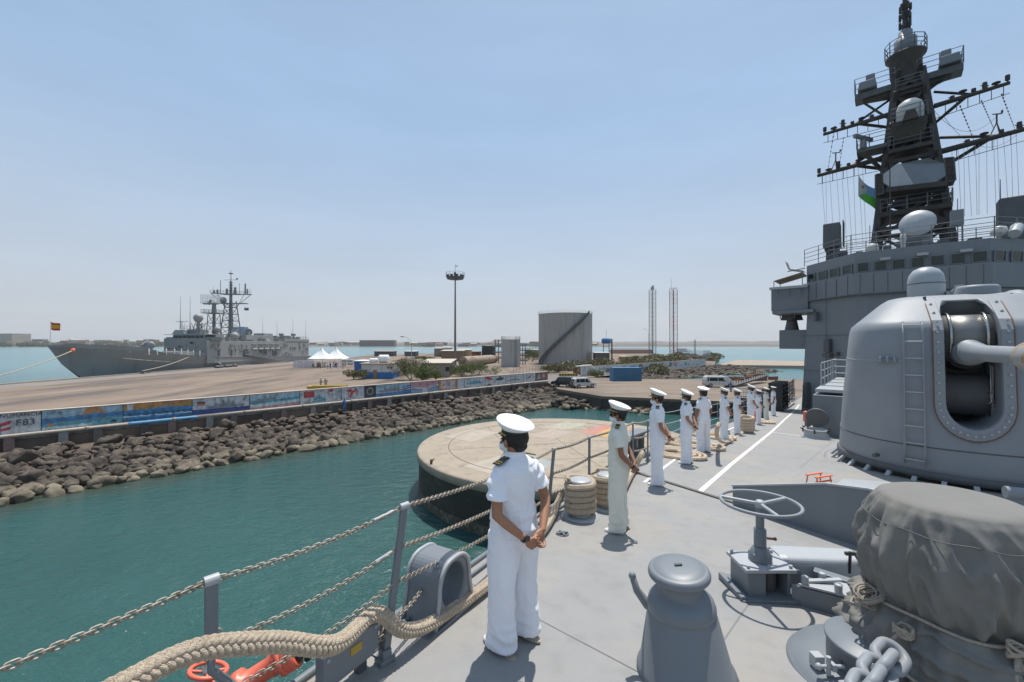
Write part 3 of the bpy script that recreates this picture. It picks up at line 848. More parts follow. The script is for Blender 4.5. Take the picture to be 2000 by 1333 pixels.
pr = mat('faded_red_paint', (.42, .19, .15), .9, var=.15, vs=2, col2=(.35, .26, .20), c2=(.52, .66), c2s=2); py = mat('faded_yellow_paint', (.50, .29, .09), .9, var=.12, vs=2)
patch('painted_flag_stripe', [(1129, 845), (1182, 829), (1200, 832), (1160, 850)], pr)
patch('painted_flag_stripe', [(1160, 850), (1200, 832), (1235, 837), (1185, 855)], py)
patch('painted_flag_stripe', [(1185, 855), (1235, 837), (1275, 842), (1213, 861)], pr)
patch('painted_smear', [(1060, 836), (1105, 823), (1150, 828), (1110, 840)], mat('faded_green_paint', (.36, .37, .29), .95, var=.25, vs=3, col2=(.34, .29, .225), c2=(.42, .55), c2s=2.5))
patch('painted_smear', [(1030, 852), (1075, 838), (1120, 843), (1080, 858)], mat('faded_pink_paint', (.38, .29, .25), .95, var=.2, vs=3, col2=(.34, .29, .225), c2=(.42, .55), c2s=2.5))
q = ground(842, 906, PT) - PC
b = MB(); b.cyl(q, q + V((.05, .02, .26)), .07, .10, 8); b.cyl(q + V((.05, .02, .2)), q + V((.2, .05, .3)), .05, .03, 8); b.build('mooring_stub', M['rust'], t)
# ------------------------------------------------------------------ text helper
def text_obj(s, size, mat_, parent, M4, ext=.004, bold=0.0, name='lettering'):
    c = bpy.data.curves.new('t', 'FONT'); c.body = s; c.size = size; c.extrude = ext; c.offset = bold; c.space_character = 1.06; c.align_x = 'CENTER'; c.align_y = 'CENTER'; c.resolution_u = 3
    o = bpy.data.objects.new('t', c); COL.objects.link(o)
    me = bpy.data.meshes.new_from_object(o.evaluated_get(bpy.context.evaluated_depsgraph_get()))
    bpy.data.objects.remove(o); bpy.data.curves.remove(c)
    me.name = name; me.materials.clear(); me.materials.append(mat_)
    me.transform(M4)
    r = bpy.data.objects.new(name, me); COL.objects.link(r); r.parent = parent
    return r
# ------------------------------------------------------------------ painted wall
def paint(name, c, v=.18, sc=3): return mat('mural_' + name, tuple(min(.7, x * 1.32 + .02) for x in c), .9, var=v * 1.3, vs=sc, col2=tuple(x * .45 + .07 for x in c), c2=(.48, .68), c2s=1.6, streak=((.15, .13, .11), 3.0, .4), bump=.2, bs=8)
P = dict(w=paint('white', (.43, .44, .44)), lb=paint('pale_blue', (.28, .40, .46)), b=paint('blue', (.05, .17, .33), .35), db=paint('navy', (.035, .055, .19)), o=paint('orange', (.48, .20, .06)), y=paint('ochre', (.36, .21, .05), .3),
         g=paint('grey', (.20, .215, .22)), k=paint('black', (.04, .04, .045)), r=paint('red', (.40, .05, .05)), p=paint('pink', (.42, .22, .23)), t=paint('teal', (.09, .26, .32), .35), br=paint('brown', (.14, .09, .07), .5), gr=paint('dark_sea', (.03, .10, .19), .4), f=paint('foam', (.40, .52, .58), .3))
PK = list(P); PM = [P[k] for k in PK]
H = 1.68; Z0 = 2.72
wt = thing('painted_wall', 'long low harbour wall covered with ship murals above the rock bank', 'wall', wl_(0, 0, 0), math.atan2(WD.y, WD.x))
# local: x along the wall, y away from the water, z up; the painted face looks to -y
S0, S1 = -58, wall_s(1070)
b = MB(); b.box(((S0 + S1) / 2, .22, (2.72 + 4.36) / 2 - .3), (S1 - S0, .40, 2.2)); b.build('wall_body', P['w'], wt)
b = MB(); b.box(((S0 + S1) / 2, .20, 4.38), (S1 - S0, .5, .07)); b.build('coping', mat('pale_coping', (.50, .43, .34), .9, var=.15, vs=1.5), wt, bevel=.01)
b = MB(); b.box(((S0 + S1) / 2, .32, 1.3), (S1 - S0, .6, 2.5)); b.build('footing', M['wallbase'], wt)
class Pan:
    """one painted panel: u 0..1 across, v 0..1 up; layers of thin paint"""
    def __init__(s, x0, x1):
        s.a, s.b = wall_s(x0), wall_s(x1); s.W = s.b - s.a; s.mb = MB(); s.k = 0
    def P(s, u, v, y=None): return V((s.a + s.W * u, s.y if y is None else y, Z0 + H * v))
    def poly(s, c, pts):
        s.k += 1; s.y = .018 - .0035 * s.k; s.mb.mi = PK.index(c)
        q = [s.P(u, v) for u, v in pts]
        ar = sum(q[i].x * q[(i + 1) % len(q)].z - q[(i + 1) % len(q)].x * q[i].z for i in range(len(q)))
        if ar < 0: q.reverse()
        s.mb.poly(q); return s
    def rect(s, c, u0, v0, u1, v1): return s.poly(c, [(u0, v0), (u1, v0), (u1, v1), (u0, v1)])
    def wave(s, c, v0, v1, amp=.04, n=24, seed=0, base=0.0, u0=0, u1=1):
        pts = [(u0, base), (u1, base)] + [(u1 - (u1 - u0) * i / n, v1 + (v0 - v1) * i / n + amp * noise.noise(V((i * .9, seed, 0))) * 2) for i in range(n + 1)]
        return s.poly(c, pts)
    def disc(s, c, u, v, r, a0=0, a1=360, n=20):
        return s.poly(c, [(u + r * H / s.W * math.cos(R(a0 + (a1 - a0) * i / n)), v + r * math.sin(R(a0 + (a1 - a0) * i / n))) for i in range(n + (0 if a1 - a0 >= 360 else 1))])
    def ship(s, c, u0, u1, v, h, flip=False):
        L_ = [(0, 0), (.06, -.22), (.93, -.22), (1, .08), (.8, .05), (.72, .1), (.7, .5), (.64, .5), (.63, .38), (.58, .38), (.56, 1), (.54, 1), (.52, .45), (.44, .45), (.43, .8), (.40, .8), (.39, .3), (.28, .3), (.26, .5), (.2, .5), (.18, .12), (.05, .1)]
        return s.poly(c, [((u0 + (u1 - u0) * ((1 - a) if flip else a)), v + h * bq) for a, bq in L_])
    def text(s, tx, u, v, size, c='k'):
        s.tx = getattr(s, 'tx', []) + [(tx, u, v, size, c)]; return s
    def done(s, label=None):
        o = s.mb.build('mural_panel', PM, wt)
        if label: o['label'] = label
        for tx, u, v, size, c in getattr(s, 'tx', []):
            p = s.P(u, v, -.02 - .0035 * s.k)
            text_obj(tx, size, P[c], o, Matrix.Translation(p) @ Matrix.Rotation(PI / 2, 4, 'X'), bold=0)
        return o
p = Pan(-170, 3); p.rect('w', 0, 0, 1, 1).wave('b', .4, .5, seed=3).done()
p = Pan(3, 82); p.rect('w', 0, 0, .98, 1)
p.poly('r', [(-.1, .30), (.20, .44), (.28, .62), (.16, .60), (-.1, .48)]).poly('r', [(-.1, .1), (.22, .18), (.26, .34), (.1, .28), (-.1, .2)])
p.text('NUMANCIA', .50, .85, .42).text('F83', .60, .47, .72).done('panel reading NUMANCIA F83')
p = Pan(82, 241); p.rect('lb', 0, 0, 1, 1).disc('o', .62, .52, .46, 0, 180, 26).ship('g', .42, .84, .55, .3).wave('b', .55, .62, .05, seed=1).wave('t', .3, .42, .04, seed=2).wave('f', .12, .14, .04, seed=5, u0=0, u1=.6).poly('o', [(.05, .2), (.10, .3), (.15, .22), (.10, .14)]).poly('k', [(.82, .1), (.86, .22), (.93, .14), (.9, .05)]).text('DEF 06', .15, .82, .28).done('panel with an orange sun over blue sea')
p = Pan(241, 376); p.rect('y', 0, 0, 1, 1).poly('o', [(0, 1), (.3, .75), (.75, .72), (1, 1)]).poly('w', [(.06, .62), (.13, .62), (.14, .95), (.05, .95)]).ship('g', .36, .86, .62, .26).wave('b', .62, .6, .06, seed=7).wave('gr', .45, .42, .09, seed=8).wave('f', .30, .26, .05, seed=11, base=.2).wave('b', .24, .2, .07, seed=12).wave('gr', .12, .12, .05, seed=13).done('panel with orange sky over dark blue waves')
p = Pan(376, 488); p.rect('w', 0, 0, 1, 1).rect('k', .08, .70, .21, .78).rect('r', .08, .62, .21, .70).rect('y', .08, .54, .21, .62).ship('g', .24, .92, .40, .48).wave('db', .30, .26, .02, seed=4).rect('g', .28, .30, .85, .34).poly('g', [(.86, .68), (.91, .94), (.96, .86), (.90, .62)]).text('2008', .14, .88, .2, 'g').done('panel with a grey warship over a dark blue band')
p = Pan(488, 586); p.rect('w', 0, 0, 1, 1).wave('lb', .8, .9, .05, seed=20).ship('g', .02, .7, .50, .35).wave('t', .42, .62, .07, seed=21).wave('f', .3, .42, .06, seed=22).wave('p', .10, .22, .05, seed=23).done('panel with pale blue and pink sea')
p = Pan(586, 667); p.rect('w', 0, 0, 1, 1).rect('r', .09, .42, .34, .88).poly('y', [(.13, .74), (.15, .80), (.17, .74), (.16, .66), (.14, .66)]).ship('t', .30, .60, .30, .36).wave('t', .16, .24, .05, seed=25, u0=.28, u1=.62, base=.06).poly('r', [(.66, .8), (.72, .96), (.80, .9), (.78, .72), (.71, .72)]).rect('p', .66, .5, .70, .62).rect('p', .74, .5, .78, .62)
for q in (.86, .90, .94, .97): p.rect('g', q, .1, q + .008, .9)
p.done('panel with a red flag and small blue ship')
p = Pan(667, 712); p.rect('w', 0, 0, 1, 1).disc('k', .5, .5, .42).disc('w', .5, .5, .38).poly('r', [(.18, .70), (.35, .84), (.52, .66), (.62, .80), (.70, .7), (.52, .5), (.42, .2), (.32, .2), (.40, .55), (.28, .6)]).disc('r', .66, .46, .13).disc('w', .66, .46, .06).done('panel with a red emblem in a black ring')
p = Pan(712, 734); p.rect('k', 0, 0, 1, 1).disc('g', .5, .5, .3).disc('k', .5, .5, .2).poly('y', [(.2, .7), (.5, .85), (.8, .7), (.5, .76)]).done()
p = Pan(734, 802); p.rect('w', 0, 0, 1, 1).rect('lb', 0, .5, 1, 1).ship('g', .06, .92, .44, .5).wave('b', .26, .3, .05, seed=31)
for q in range(4): p.poly('db', [(.78 - q * .02, .08 + .16 * q), (1, .12 + .19 * q), (1, .21 + .19 * q), (.82 - q * .02, .15 + .16 * q)])
p.done('panel with a grey ship and navy stripes')
p = Pan(802, 857); p.rect('w', 0, 0, 1, 1).poly('p', [(0, 1), (0, .55), (.5, .40), (1, .66), (1, 1)])
for q in range(3): p.poly('b', [(0, .42 - .15 * q), (.42, .28 - .12 * q), (.42, .22 - .12 * q), (0, .32 - .15 * q)]).poly('b', [(1, .50 - .15 * q), (.6, .28 - .12 * q), (.6, .22 - .12 * q), (1, .40 - .15 * q)])
p.done('panel with a pink top over blue stripes')
p = Pan(857, 893); p.rect('o', 0, 0, 1, 1).rect('w', .13, .12, .87, .88).disc('p', .5, .6, .28).wave('lb', .3, .34, .05, seed=41, u0=.14, u1=.86, base=.14).poly('o', [(.2, .3), (.35, .5), (.3, .62), (.15, .5)]).done('panel with an orange scalloped border')
p = Pan(893, 907); p.rect('w', 0, 0, 1, 1).done()
p = Pan(907, 948); p.rect('w', 0, 0, 1, 1).ship('t', .08, .95, .42, .42).done()
p = Pan(948, 988); p.rect('w', 0, 0, 1, 1).poly('r', [(.02, .96), (.2, .92), (.38, .6), (.2, .55), (.04, .7)]).poly('k', [(.5, .5), (.62, .46), (.82, .48), (.92, .66), (.78, .74), (.72, .95), (.66, .7), (.5, .66)]).wave('k', .2, .1, .05, seed=51, u0=.1, u1=.3).done('panel with a red splash and black ship')
p = Pan(988, 1022); p.rect('w', 0, 0, 1, 1).ship('g', .08, .85, .36, .3).disc('br', .5, .74, .09).done()
p = Pan(1022, 1046); p.rect('w', 0, 0, 1, 1).poly('r', [(.28, .3), (.45, .6), (.56, .45)]).poly('b', [(.45, .6), (.75, .82), (.56, .45)]).done()
p = Pan(1046, 1070); p.rect('br', 0, 0, 1, 1).poly('w', [(.1, .2), (.3, .8), (.4, .3)]).poly('p', [(.5, .3), (.6, .9), (.8, .4)]).done('last panel in mottled brown')
b = MB()
for x in (82, 241, 376, 488, 586, 667, 712, 734, 802, 857, 893, 907, 948, 988, 1022, 1046):
    b.bar((wall_s(x), -.008, Z0), (wall_s(x), -.008, Z0 + H), .03, .05)
b.build('joint', P['k'], wt)
# pipe and its blocks
pt = thing('water_pipe', 'thick pale water pipe running along the foot of the painted wall', 'pipe', wl_(0, 0, 0), math.atan2(WD.y, WD.x))
xs = [S0 + (S1 - 1 - S0) * i / 40 for i in range(41)]
ps, pw2 = wall_s(250), wall_s(385)
for a0, a1, m_ in ((S0, ps, 'w'), (ps, pw2, 'b'), (pw2, S1 - .5, 'w')):
    b = MB(); b.tube([(a0 + (a1 - a0) * i / 12, -.42, 2.56) for i in range(13)], .15, 12)
    o = b.build('pipe_run', mat('pipe_' + m_, (.42, .36, .29) if m_ == 'w' else (.13, .33, .52), .7, var=.2, vs=3, col2=(.2, .16, .12), c2=(.6, .72)), pt)
    if m_ == 'b': o['label'] = 'blue painted stretch of the pipe'
sx = S0 + 2
while sx < S1 - 2:
    b = MB(); b.lathe([(.152, -.12), (.2, -.12), (.2, .12), (.152, .12)], 14, (sx, -.42, 2.56), rot=Matrix.Rotation(PI / 2, 3, 'Y')); b.build('coupling', M['concrete'], pt); sx += 6.1
bm_ = [mat('block_paint_%d' % i, c, .9, var=.25, vs=3) for i, c in enumerate([(.14, .13, .12), (.25, .25, .235), (.22, .15, .135), (.09, .085, .08)])]
proto = None; k = 0
for px in [-60, -15, 20, 125, 192, 282, 335, 408, 455, 515, 552, 609, 643, 689, 719, 757, 783, 815, 838, 867, 888, 915, 936, 960, 976, 998, 1010, 1030]:
    s = wall_s(px); b = MB()
    b.box((0, 0, .65), (.60, .30, 1.55)); b.box((0, -.0, 1.46), (.5, .26, .1))
    o = b.build('pipe_block', bm_[(k * 7) % 4], None, wl_(s, .44, .92), math.atan2(WD.y, WD.x), bevel=.03)
    tag(o, 'square concrete block carrying the pipe at the foot of the painted wall', 'concrete block', 'concrete blocks under the water pipe'); k += 1
# far painted wall
t2 = thing('painted_wall', 'more distant low wall with faded murals running out to the point behind the blue container', 'wall', W2A, math.atan2(D2.y, D2.x))
L2 = (W2B - W2A).length
b = MB(); b.box((L2 / 2, .2, 3.1), (L2, .4, 2.5)); b.build('wall_body', P['w'], t2)
b = MB(); b.box((L2 / 2, .2, 4.38), (L2, .48, .07)); b.build('coping', M['concrete'], t2)
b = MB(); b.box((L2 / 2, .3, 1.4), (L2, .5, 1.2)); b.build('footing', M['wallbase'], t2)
x = .4; k = 0
while x < L2 - 4:
    wdt = rng.uniform(2.6, 5.2); b = MB()
    for j in range(3 + k % 3):
        y_ = -.006 - .004 * j; b.mi = PK.index(rng.choice(['w', 'lb', 'w', 'b', 'g', 'lb', 'p', 't', 'w', 'br']) if j else rng.choice(['w', 'lb', 'w']))
        if j == 0: q = [(0, 0), (1, 0), (1, 1), (0, 1)]
        else:
            a, h = rng.random() * .5, rng.random() * .5; q = [(a, h * .6), (a + .45, h * .4), (a + .5, h + .35), (a + .2, h + .45), (a + .02, h + .3)]
        b.poly([(x + wdt * u, y_, 2.55 + 1.75 * v) for u, v in q])
    b.build('mural_panel', PM, t2); x += wdt + .05; k += 1
# ------------------------------------------------------------------ things on the quay
def base_at(px, py, z=2.1): return ground(px, py, z)
def Zof(py, z=2.1): return F * (10 - z) / (py - HZ)
# --- far shore, land and hills
def hills(name, pts, Z, m, depth=600):
    """pts: (px, metres above water) ridge at distance Z"""
    b = MB(); n = len(pts); vs = []
    for px, h in pts:
        X = (px - 1000) / F * Z
        vs += [(X * .96, Z - depth * .4, -1), (X, Z, h), (X * 1.02, Z + depth, -1)]
    fs = []
    for i in range(n - 1):
        fs += [(3 * i, 3 * i + 3, 3 * i + 4, 3 * i + 1), (3 * i + 1, 3 * i + 4, 3 * i + 5, 3 * i + 2)]
    b.put(vs, fs, True); return struct(b.build(name, m))
hm = mat('bare_hill', (.125, .11, .092), .95, var=.25, vs=.004, col2=(.085, .08, .062), c2=(.45, .62), c2s=.006)
def rg(x0, x1, h0, h1, seed, n=60):
    return [(x0 + (x1 - x0) * i / n, max(1, (h0 + (h1 - h0) * i / n) * (1 + .35 * noise.noise(V((i * .35, seed, 0))) + .12 * noise.noise(V((i * 1.3, seed, 0)))))) for i in range(n + 1)]
hills('hills', rg(560, 1300, 30, 26, 1), 5200, hm, 900)
hills('hills', rg(1080, 2500, 34, 80, 2, 90), 5600, hm, 1200)
hills('far_shore', rg(-700, 1500, 11, 8, 3, 120), 1780, mat('shore_land', (.12, .105, .08), .95, var=.3, vs=.02), 900)
hills('far_shore', rg(1150, 2600, 5, 5, 4, 80), 2900, M['seabed'] if False else mat('dark_mangrove_shore', (.075, .075, .055), .95, var=.3, vs=.01), 700)
# --- buildings of the town across the water
town_cols = [(.40, .36, .30), (.50, .46, .40), (.30, .24, .19), (.42, .33, .22), (.22, .19, .165), (.46, .44, .42), (.36, .22, .17), (.27, .27, .27)]
tm = [mat('town_wall_%d' % i, c, .9, var=.1, vs=.2) for i, c in enumerate(town_cols)]
winm = flat('town_window', (.05, .055, .06), .4)
roofm = [flat('town_roof_%d' % i, c, .8) for i, c in enumerate([(.40, .36, .30), (.28, .16, .12), (.34, .34, .34)])]
def building(px0, px1, ytop, Z, m, label, floors=2, group=None, z0=1.0, dep=None, rf=0, gable=False, bays=None, cat='building', wm=None, name='building'):
    X0, X1 = (px0 - 1000) / F * Z, (px1 - 1000) / F * Z
    W = X1 - X0; top = 10 - (ytop - HZ) / F * Z; hgt = top - z0; dep = dep or max(6, W * .5)
    t = thing(name, label, cat, ((X0 + X1) / 2, Z + dep / 2, z0), 0, group)
    b = MB(); b.box((0, 0, hgt / 2), (W, dep, hgt)); b.build('wall', m, t)
    b = MB()
    if gable:
        b.put([(-W / 2 - .3, -dep / 2 - .3, hgt), (W / 2 + .3, -dep / 2 - .3, hgt), (W / 2 + .3, dep / 2 + .3, hgt), (-W / 2 - .3, dep / 2 + .3, hgt), (-W / 2 - .3, 0, hgt + dep * .18), (W / 2 + .3, 0, hgt + dep * .18)], [(0, 1, 5, 4), (2, 3, 4, 5), (0, 4, 3), (1, 2, 5), (3, 2, 1, 0)])
    else: b.box((0, 0, hgt + .15), (W + .4, dep + .4, .3))
    b.build('roof', roofm[rf], t)
    nb = bays or max(2, int(W / 4.5)); fh = hgt / floors
    if W * F / Z > 6:
        b = MB()
        for f in range(floors):
            for i in range(nb):
                b.box((-W / 2 + W * (i + .5) / nb, -dep / 2 - .03, fh * (f + .55)), (W / nb * .42, .1, fh * .38))
        b.build('window', wm or winm, t)
    return t
building(-60, 23, 652, 1500, tm[0], 'large beige seafront block at the left edge of the town', 7, dep=60, bays=18)
building(193, 229, 666, 1500, tm[3], 'long low yellow building on the far shore behind the bow flag', 2, dep=20)
building(48, 73, 667, 1500, tm[5], 'white low building among the trees on the far shore', 2, dep=20)
building(215, 262, 674.0, 1450, tm[5], 'long low white roofed shed at the water line of the town', 1, dep=20, rf=2)
building(455, 476, 639, 1300, flat('blue_glass_wall', (.05, .16, .30), .25), 'blue glass tower rising behind the frigate mast', 12, dep=22, bays=6)
t = building(702, 770, 665, 1500, tm[4], 'long unfinished concrete frame block on the far shore', 3, dep=30, bays=22)
rng2 = random.Random(11)
for i in range(150):
    px = rng2.uniform(-200, 330) if i < 80 else rng2.uniform(590, 1180)
    Z = rng2.uniform(1460, 1740); wpx = rng2.uniform(7, 24)
    if 690 < px < 775 or (i < 80 and 186 < px < 232): continue
    topy = HZ - rng2.uniform(0, 9) if i < 80 else HZ - rng2.uniform(-1.5, 4.5)
    building(px, px + wpx, topy, Z, rng2.choice(tm), 'small low town building on the far shore', rng2.choice([1, 2, 2]), 'low buildings of the town across the water', rf=rng2.choice([0, 0, 1, 2]), gable=rng2.random() < .4)
for px, h in ((285, 22), (290, 15), (638, 18), (865, 20), (879, 26), (951, 17)):
    p = at(px, 1500, z=2); b = MB(); b.cyl(p, p + V((0, 0, h)), .5, .25, 6); b.bar(p + V((-3, 0, h * .8)), p + V((3, 0, h * .8)), .3)
    tag(b.build('antenna_mast', M['navy_dark']), 'thin distant mast standing above the town', 'mast', 'masts over the far town')
# --- leaf clumps
def foliage(b, blobs, dens, leaf, seed=0, cut=.25):
    r = random.Random(seed)
    for c, rad in blobs:
        c = V(c); n = int(dens * rad[0] * rad[1] * rad[2] ** .5)
        for _ in range(n):
            d = V((r.gauss(0, 1), r.gauss(0, 1), r.gauss(0, 1))).normalized() * (r.random() ** .4)
            p = c + V((d.x * rad[0], d.y * rad[1], d.z * rad[2]))
            if noise.noise(p * (1.4 / max(.5, rad[0])) + V((seed, 0, 0))) < -cut: continue
            if p.z < .02: continue
            u = V((r.gauss(0, 1), r.gauss(0, 1), r.gauss(0, .6))).normalized(); w_ = u.orthogonal().normalized()
            w_ = (Matrix.Rotation(r.uniform(0, 6.28), 3, u) @ w_)
            l = leaf * r.uniform(.6, 1.5); v_ = u.cross(w_)
            b.put([p - w_ * l, p + v_ * l * .45, p + w_ * l, p - v_ * l * .45], [(0, 1, 2, 3)], True)
def shrub(loc, rx, ry, h, label, m='foliage', seed=0, leaf=.16, dens=260, name='shrub', cat='shrub', group=None):
    t = thing(name, label, cat, loc, 0, group); r = random.Random(seed); b = MB()
    bl = []
    for i in range(9):
        a = r.uniform(0, 6.28); k = r.random() ** .6 * .75; s_ = r.uniform(.35, .6)
        bl.append(((math.cos(a) * rx * k, math.sin(a) * ry * k, h * r.uniform(.3, .72)), (rx * s_, ry * s_, h * r.uniform(.22, .36))))
    foliage(b, bl, dens, leaf, seed)
    b.build('crown', M[m], t)
    for i in range(4):
        c = bl[i][0]; q = MB(); q.tube([(0, 0, 0), (c[0] * .5, c[1] * .5, c[2] * .5), c], [.07, .05, .02], 6); q.build('stem', M['wood'], t)
    return t
for i, (x, y, rx, h, lb, m) in enumerate([
    (690, 742, 3.2, 2.6, 'dry olive shrub at the left corner of the blue and white hut', 'foliage2'),
    (802, 743, 5.0, 5.0, 'large olive green bush on the right of the blue and white hut', 'foliage2'),
    (826, 745, 3.6, 3.4, 'bush between the hut and the long shed', 'foliage'),
    (852, 742, 2.6, 2.2, 'bright green low bush in front of the long shed', 'foliage'),
    (902, 736, 4.2, 3.4, 'yellow green bush under the rusty fallen tank', 'foliage'),
    (935, 733, 5.2, 3.4, 'wide green bush at the foot of the lamp pole', 'foliage'),
    (830, 706, 5.0, 2.8, 'small dry bush on the open ground beyond the hut', 'foliage2'),
    (1040, 706, 5.0, 7.0, 'green bush between the grey silo and the big storage tank', 'foliage'),
    (1090, 728, 3.4, 2.6, 'green weeds at the right foot of the big storage tank', 'foliage2'),
    (1166, 738, 2.6, 2.4, 'weeds in front of the far painted wall beside the container', 'foliage'),
    (870, 700, 6.0, 3.4, 'dusty shrub beside the far brown shed', 'foliage2'),
    (1072, 729, 2.8, 2.6, 'brown dry brush behind the parked cars', 'foliage2')]):
    shrub(base_at(x, y), rx, rx * .6, h, lb, m, i + 3, .13, 300 if rx < 4 else 200)
b = MB(); bl = []
r_ = random.Random(5)
for i in range(34):
    f = r_.random(); p = V((30, 124, 2.1)).lerp(V((106, 235, 2.1)), f) + V((r_.uniform(-14, 10), r_.uniform(-5, 25), 0))
    bl.append(((p.x, p.y, 2.6), (r_.uniform(3, 6), r_.uniform(3, 6), r_.uniform(1.6, 3.0))))
foliage(b, bl, 26, .42, 9)
tag(b.build('scrub', M['foliage2']), 'low olive scrub covering the ground behind the far painted wall', 'scrub', kind='stuff')
b = MB(); bl = []
for i in range(70):
    px = r_.uniform(-120, 320) ; bl.append((tuple(at(px, r_.uniform(1400, 1470), z=7)), (r_.uniform(8, 22), 8, r_.uniform(5, 10))))
foliage(b, bl, .55, 1.7, 10)
tag(b.build('tree_belt', M['foliage2']), 'belt of dusty trees along the town waterfront', 'trees', kind='stuff')

# --- high mast light
def pole_light():
    p = base_at(889, 714); Hh = (714 - 546) / F * p.y
    t = thing('light_mast', 'very tall floodlight mast with a ring of lamps at the top', 'light mast', p)
    b = MB(); b.cyl((0, 0, 0), (0, 0, Hh), .48, .24, 14); b.build('pole', mat('mast_pole', (.17, .155, .14), .6, var=.1), t)
    b = MB(); b.lathe([(2.6, Hh), (3.0, Hh + .1), (3.3, Hh + .9), (2.5, Hh + .9), (2.3, Hh + .3), (.3, Hh + .3)], 20); b.build('lamp_ring', M['navy_dark'], t)
    for i in range(10):
        a = 2 * PI * i / 10; b = MB(); q = V((3.0 * math.cos(a), 3.0 * math.sin(a), Hh + 1.2))
        b.box(q, (.9, .5, .7), rz=a + PI / 2); b.build('floodlight', M['soot'], t)
    b = MB(); b.rails([(3.4 * math.cos(2 * PI * i / 12), 3.4 * math.sin(2 * PI * i / 12), Hh + .9) for i in range(13)], 1.6, 1, .05, 2); b.build('railing', M['navy_light'], t)
    b = MB(); b.cyl((0, 0, Hh + .3), (0, 0, Hh + 2.6), .5, .4, 8); b.cyl((0, 0, Hh + 2), (0, 0, Hh + 5.5), .06, n=6); b.box((.5, 0, Hh + 4.9), (.8, .08, .3)); b.build('lightning_rod', M['navy_dark'], t)
pole_light()
def street_lamp(px, py, ytop, label, dx=-1, rz=0):
    p = base_at(px, py); h = (py - ytop) / F * p.y
    t = thing('street_lamp', label, 'street lamp', p, rz)
    b = MB(); b.cyl((0, 0, 0), (0, 0, h * .84), .09, .06, 8); b.build('pole', M['navy_light'], t)
    b = MB(); b.tube([(0, 0, h * .84), (dx * .3, 0, h * .92), (dx * 1.1, 0, h * .985), (dx * 1.7, 0, h)], .045, 6); b.build('arm', M['navy_light'], t)
    b = MB(); b.ell((dx * 2.0, 0, h), (.45, .16, .10), 10, 6); b.build('lamp_head', M['navy_dark'], t)
street_lamp(804, 745, 658, 'slim street lamp with a curved arm beside the green bush')
street_lamp(1267, 706, 643, 'street lamp with a short arm behind the yellow cabin')
# --- big tank
def tank(px0, px1, ytop, ybase, label, m, name='storage_tank', stair=False, rail=True, ladder=None):
    Zb = Zof(ybase); cx = (px0 + px1) / 2
    rad = (px1 - px0) / 2 / F * Zb; Zc = Zb + rad; rad = (px1 - px0) / 2 / F * Zc; h = 10 - (ytop - HZ) / F * Zc - 2.1
    t = thing(name, label, 'tank', ((cx - 1000) / F * Zc, Zc, 2.1))
    b = MB(); b.lathe([(rad, 0), (rad, h)], 48); b.build('shell', m, t)
    b = MB(); b.lathe([(rad + .05, h - .02), (rad + .12, h + .1), (rad * .5, h + rad * .07), (.01, h + rad * .10)], 48); b.build('roof', mat('tank_roof', (.42, .38, .32), .7, var=.15, vs=.5), t)
    b = MB()
    for k in range(1, 8): b.lathe([(rad + .01, h * k / 8 - .04), (rad + .03, h * k / 8), (rad + .01, h * k / 8 + .04)], 48)
    b.build('seam', m, t)
    if rail:
        b = MB(); n = 36; b.rails([(rad * math.cos(2 * PI * i / n), rad * math.sin(2 * PI * i / n), h) for i in range(n + 1)], 1.15, 2, .05, 3); b.build('railing', M['white'], t)
    if stair:
        b = MB(); n = 40
        for i in range(n):
            f = i / (n - 1); a = R(-158 + 112 * f); z = h * f
            q = V(((rad + .5) * math.cos(a), (rad + .5) * math.sin(a), z)); b.box(q, (1.1, .75, .12), rz=a)
            b.box(q + V((.5 * math.cos(a), .5 * math.sin(a), .5)), (.06, .5, 1.1), rz=a)
        b.build('stair', M['navy_dark'], t)
        b = MB(); b.tube([((rad + 1.05) * math.cos(R(-158 + 112 * i / 30)), (rad + 1.05) * math.sin(R(-158 + 112 * i / 30)), h * i / 30 + 1.1) for i in range(31)], .07, 5); b.tube([((rad + 1.0) * math.cos(R(-158 + 112 * i / 30)), (rad + 1.0) * math.sin(R(-158 + 112 * i / 30)), h * i / 30) for i in range(31)], .16, 5); b.build('handrail', M['navy_dark'], t)
    if ladder is not None:
        b = MB(); a = R(ladder); q = V(((rad + .2) * math.cos(a), (rad + .2) * math.sin(a), 0)); s_ = V((-math.sin(a), math.cos(a), 0)) * .3
        b.bar(q - s_, q - s_ + V((0, 0, h + 1)), .07); b.bar(q + s_, q + s_ + V((0, 0, h + 1)), .07)
        for k in range(int(h / .5)): b.bar(q - s_ + V((0, 0, k * .5 + .3)), q + s_ + V((0, 0, k * .5 + .3)), .05)
        b.build('ladder', M['navy_dark'], t)
    return t
tank(1052, 1156, 615, 712, 'huge round grey storage tank with a diagonal stair', M['tankgrey'], stair=True)
tank(979, 1016, 664, 717, 'tall pale grey silo tank left of the huge storage tank', mat('silo_paint', (.36, .36, .34), .6, var=.06, streak=((.25, .23, .2), 1, .5)), rail=True, ladder=-60)
tank(941, 967, 676, 704, 'black tar tank behind the fallen rusty tank', mat('tar_black', (.025, .026, .028), .6), rail=True)
tank(917, 940, 687, 703, 'short red brown tank beside the black one', mat('red_oxide', (.23, .09, .06), .8, var=.15), rail=False)
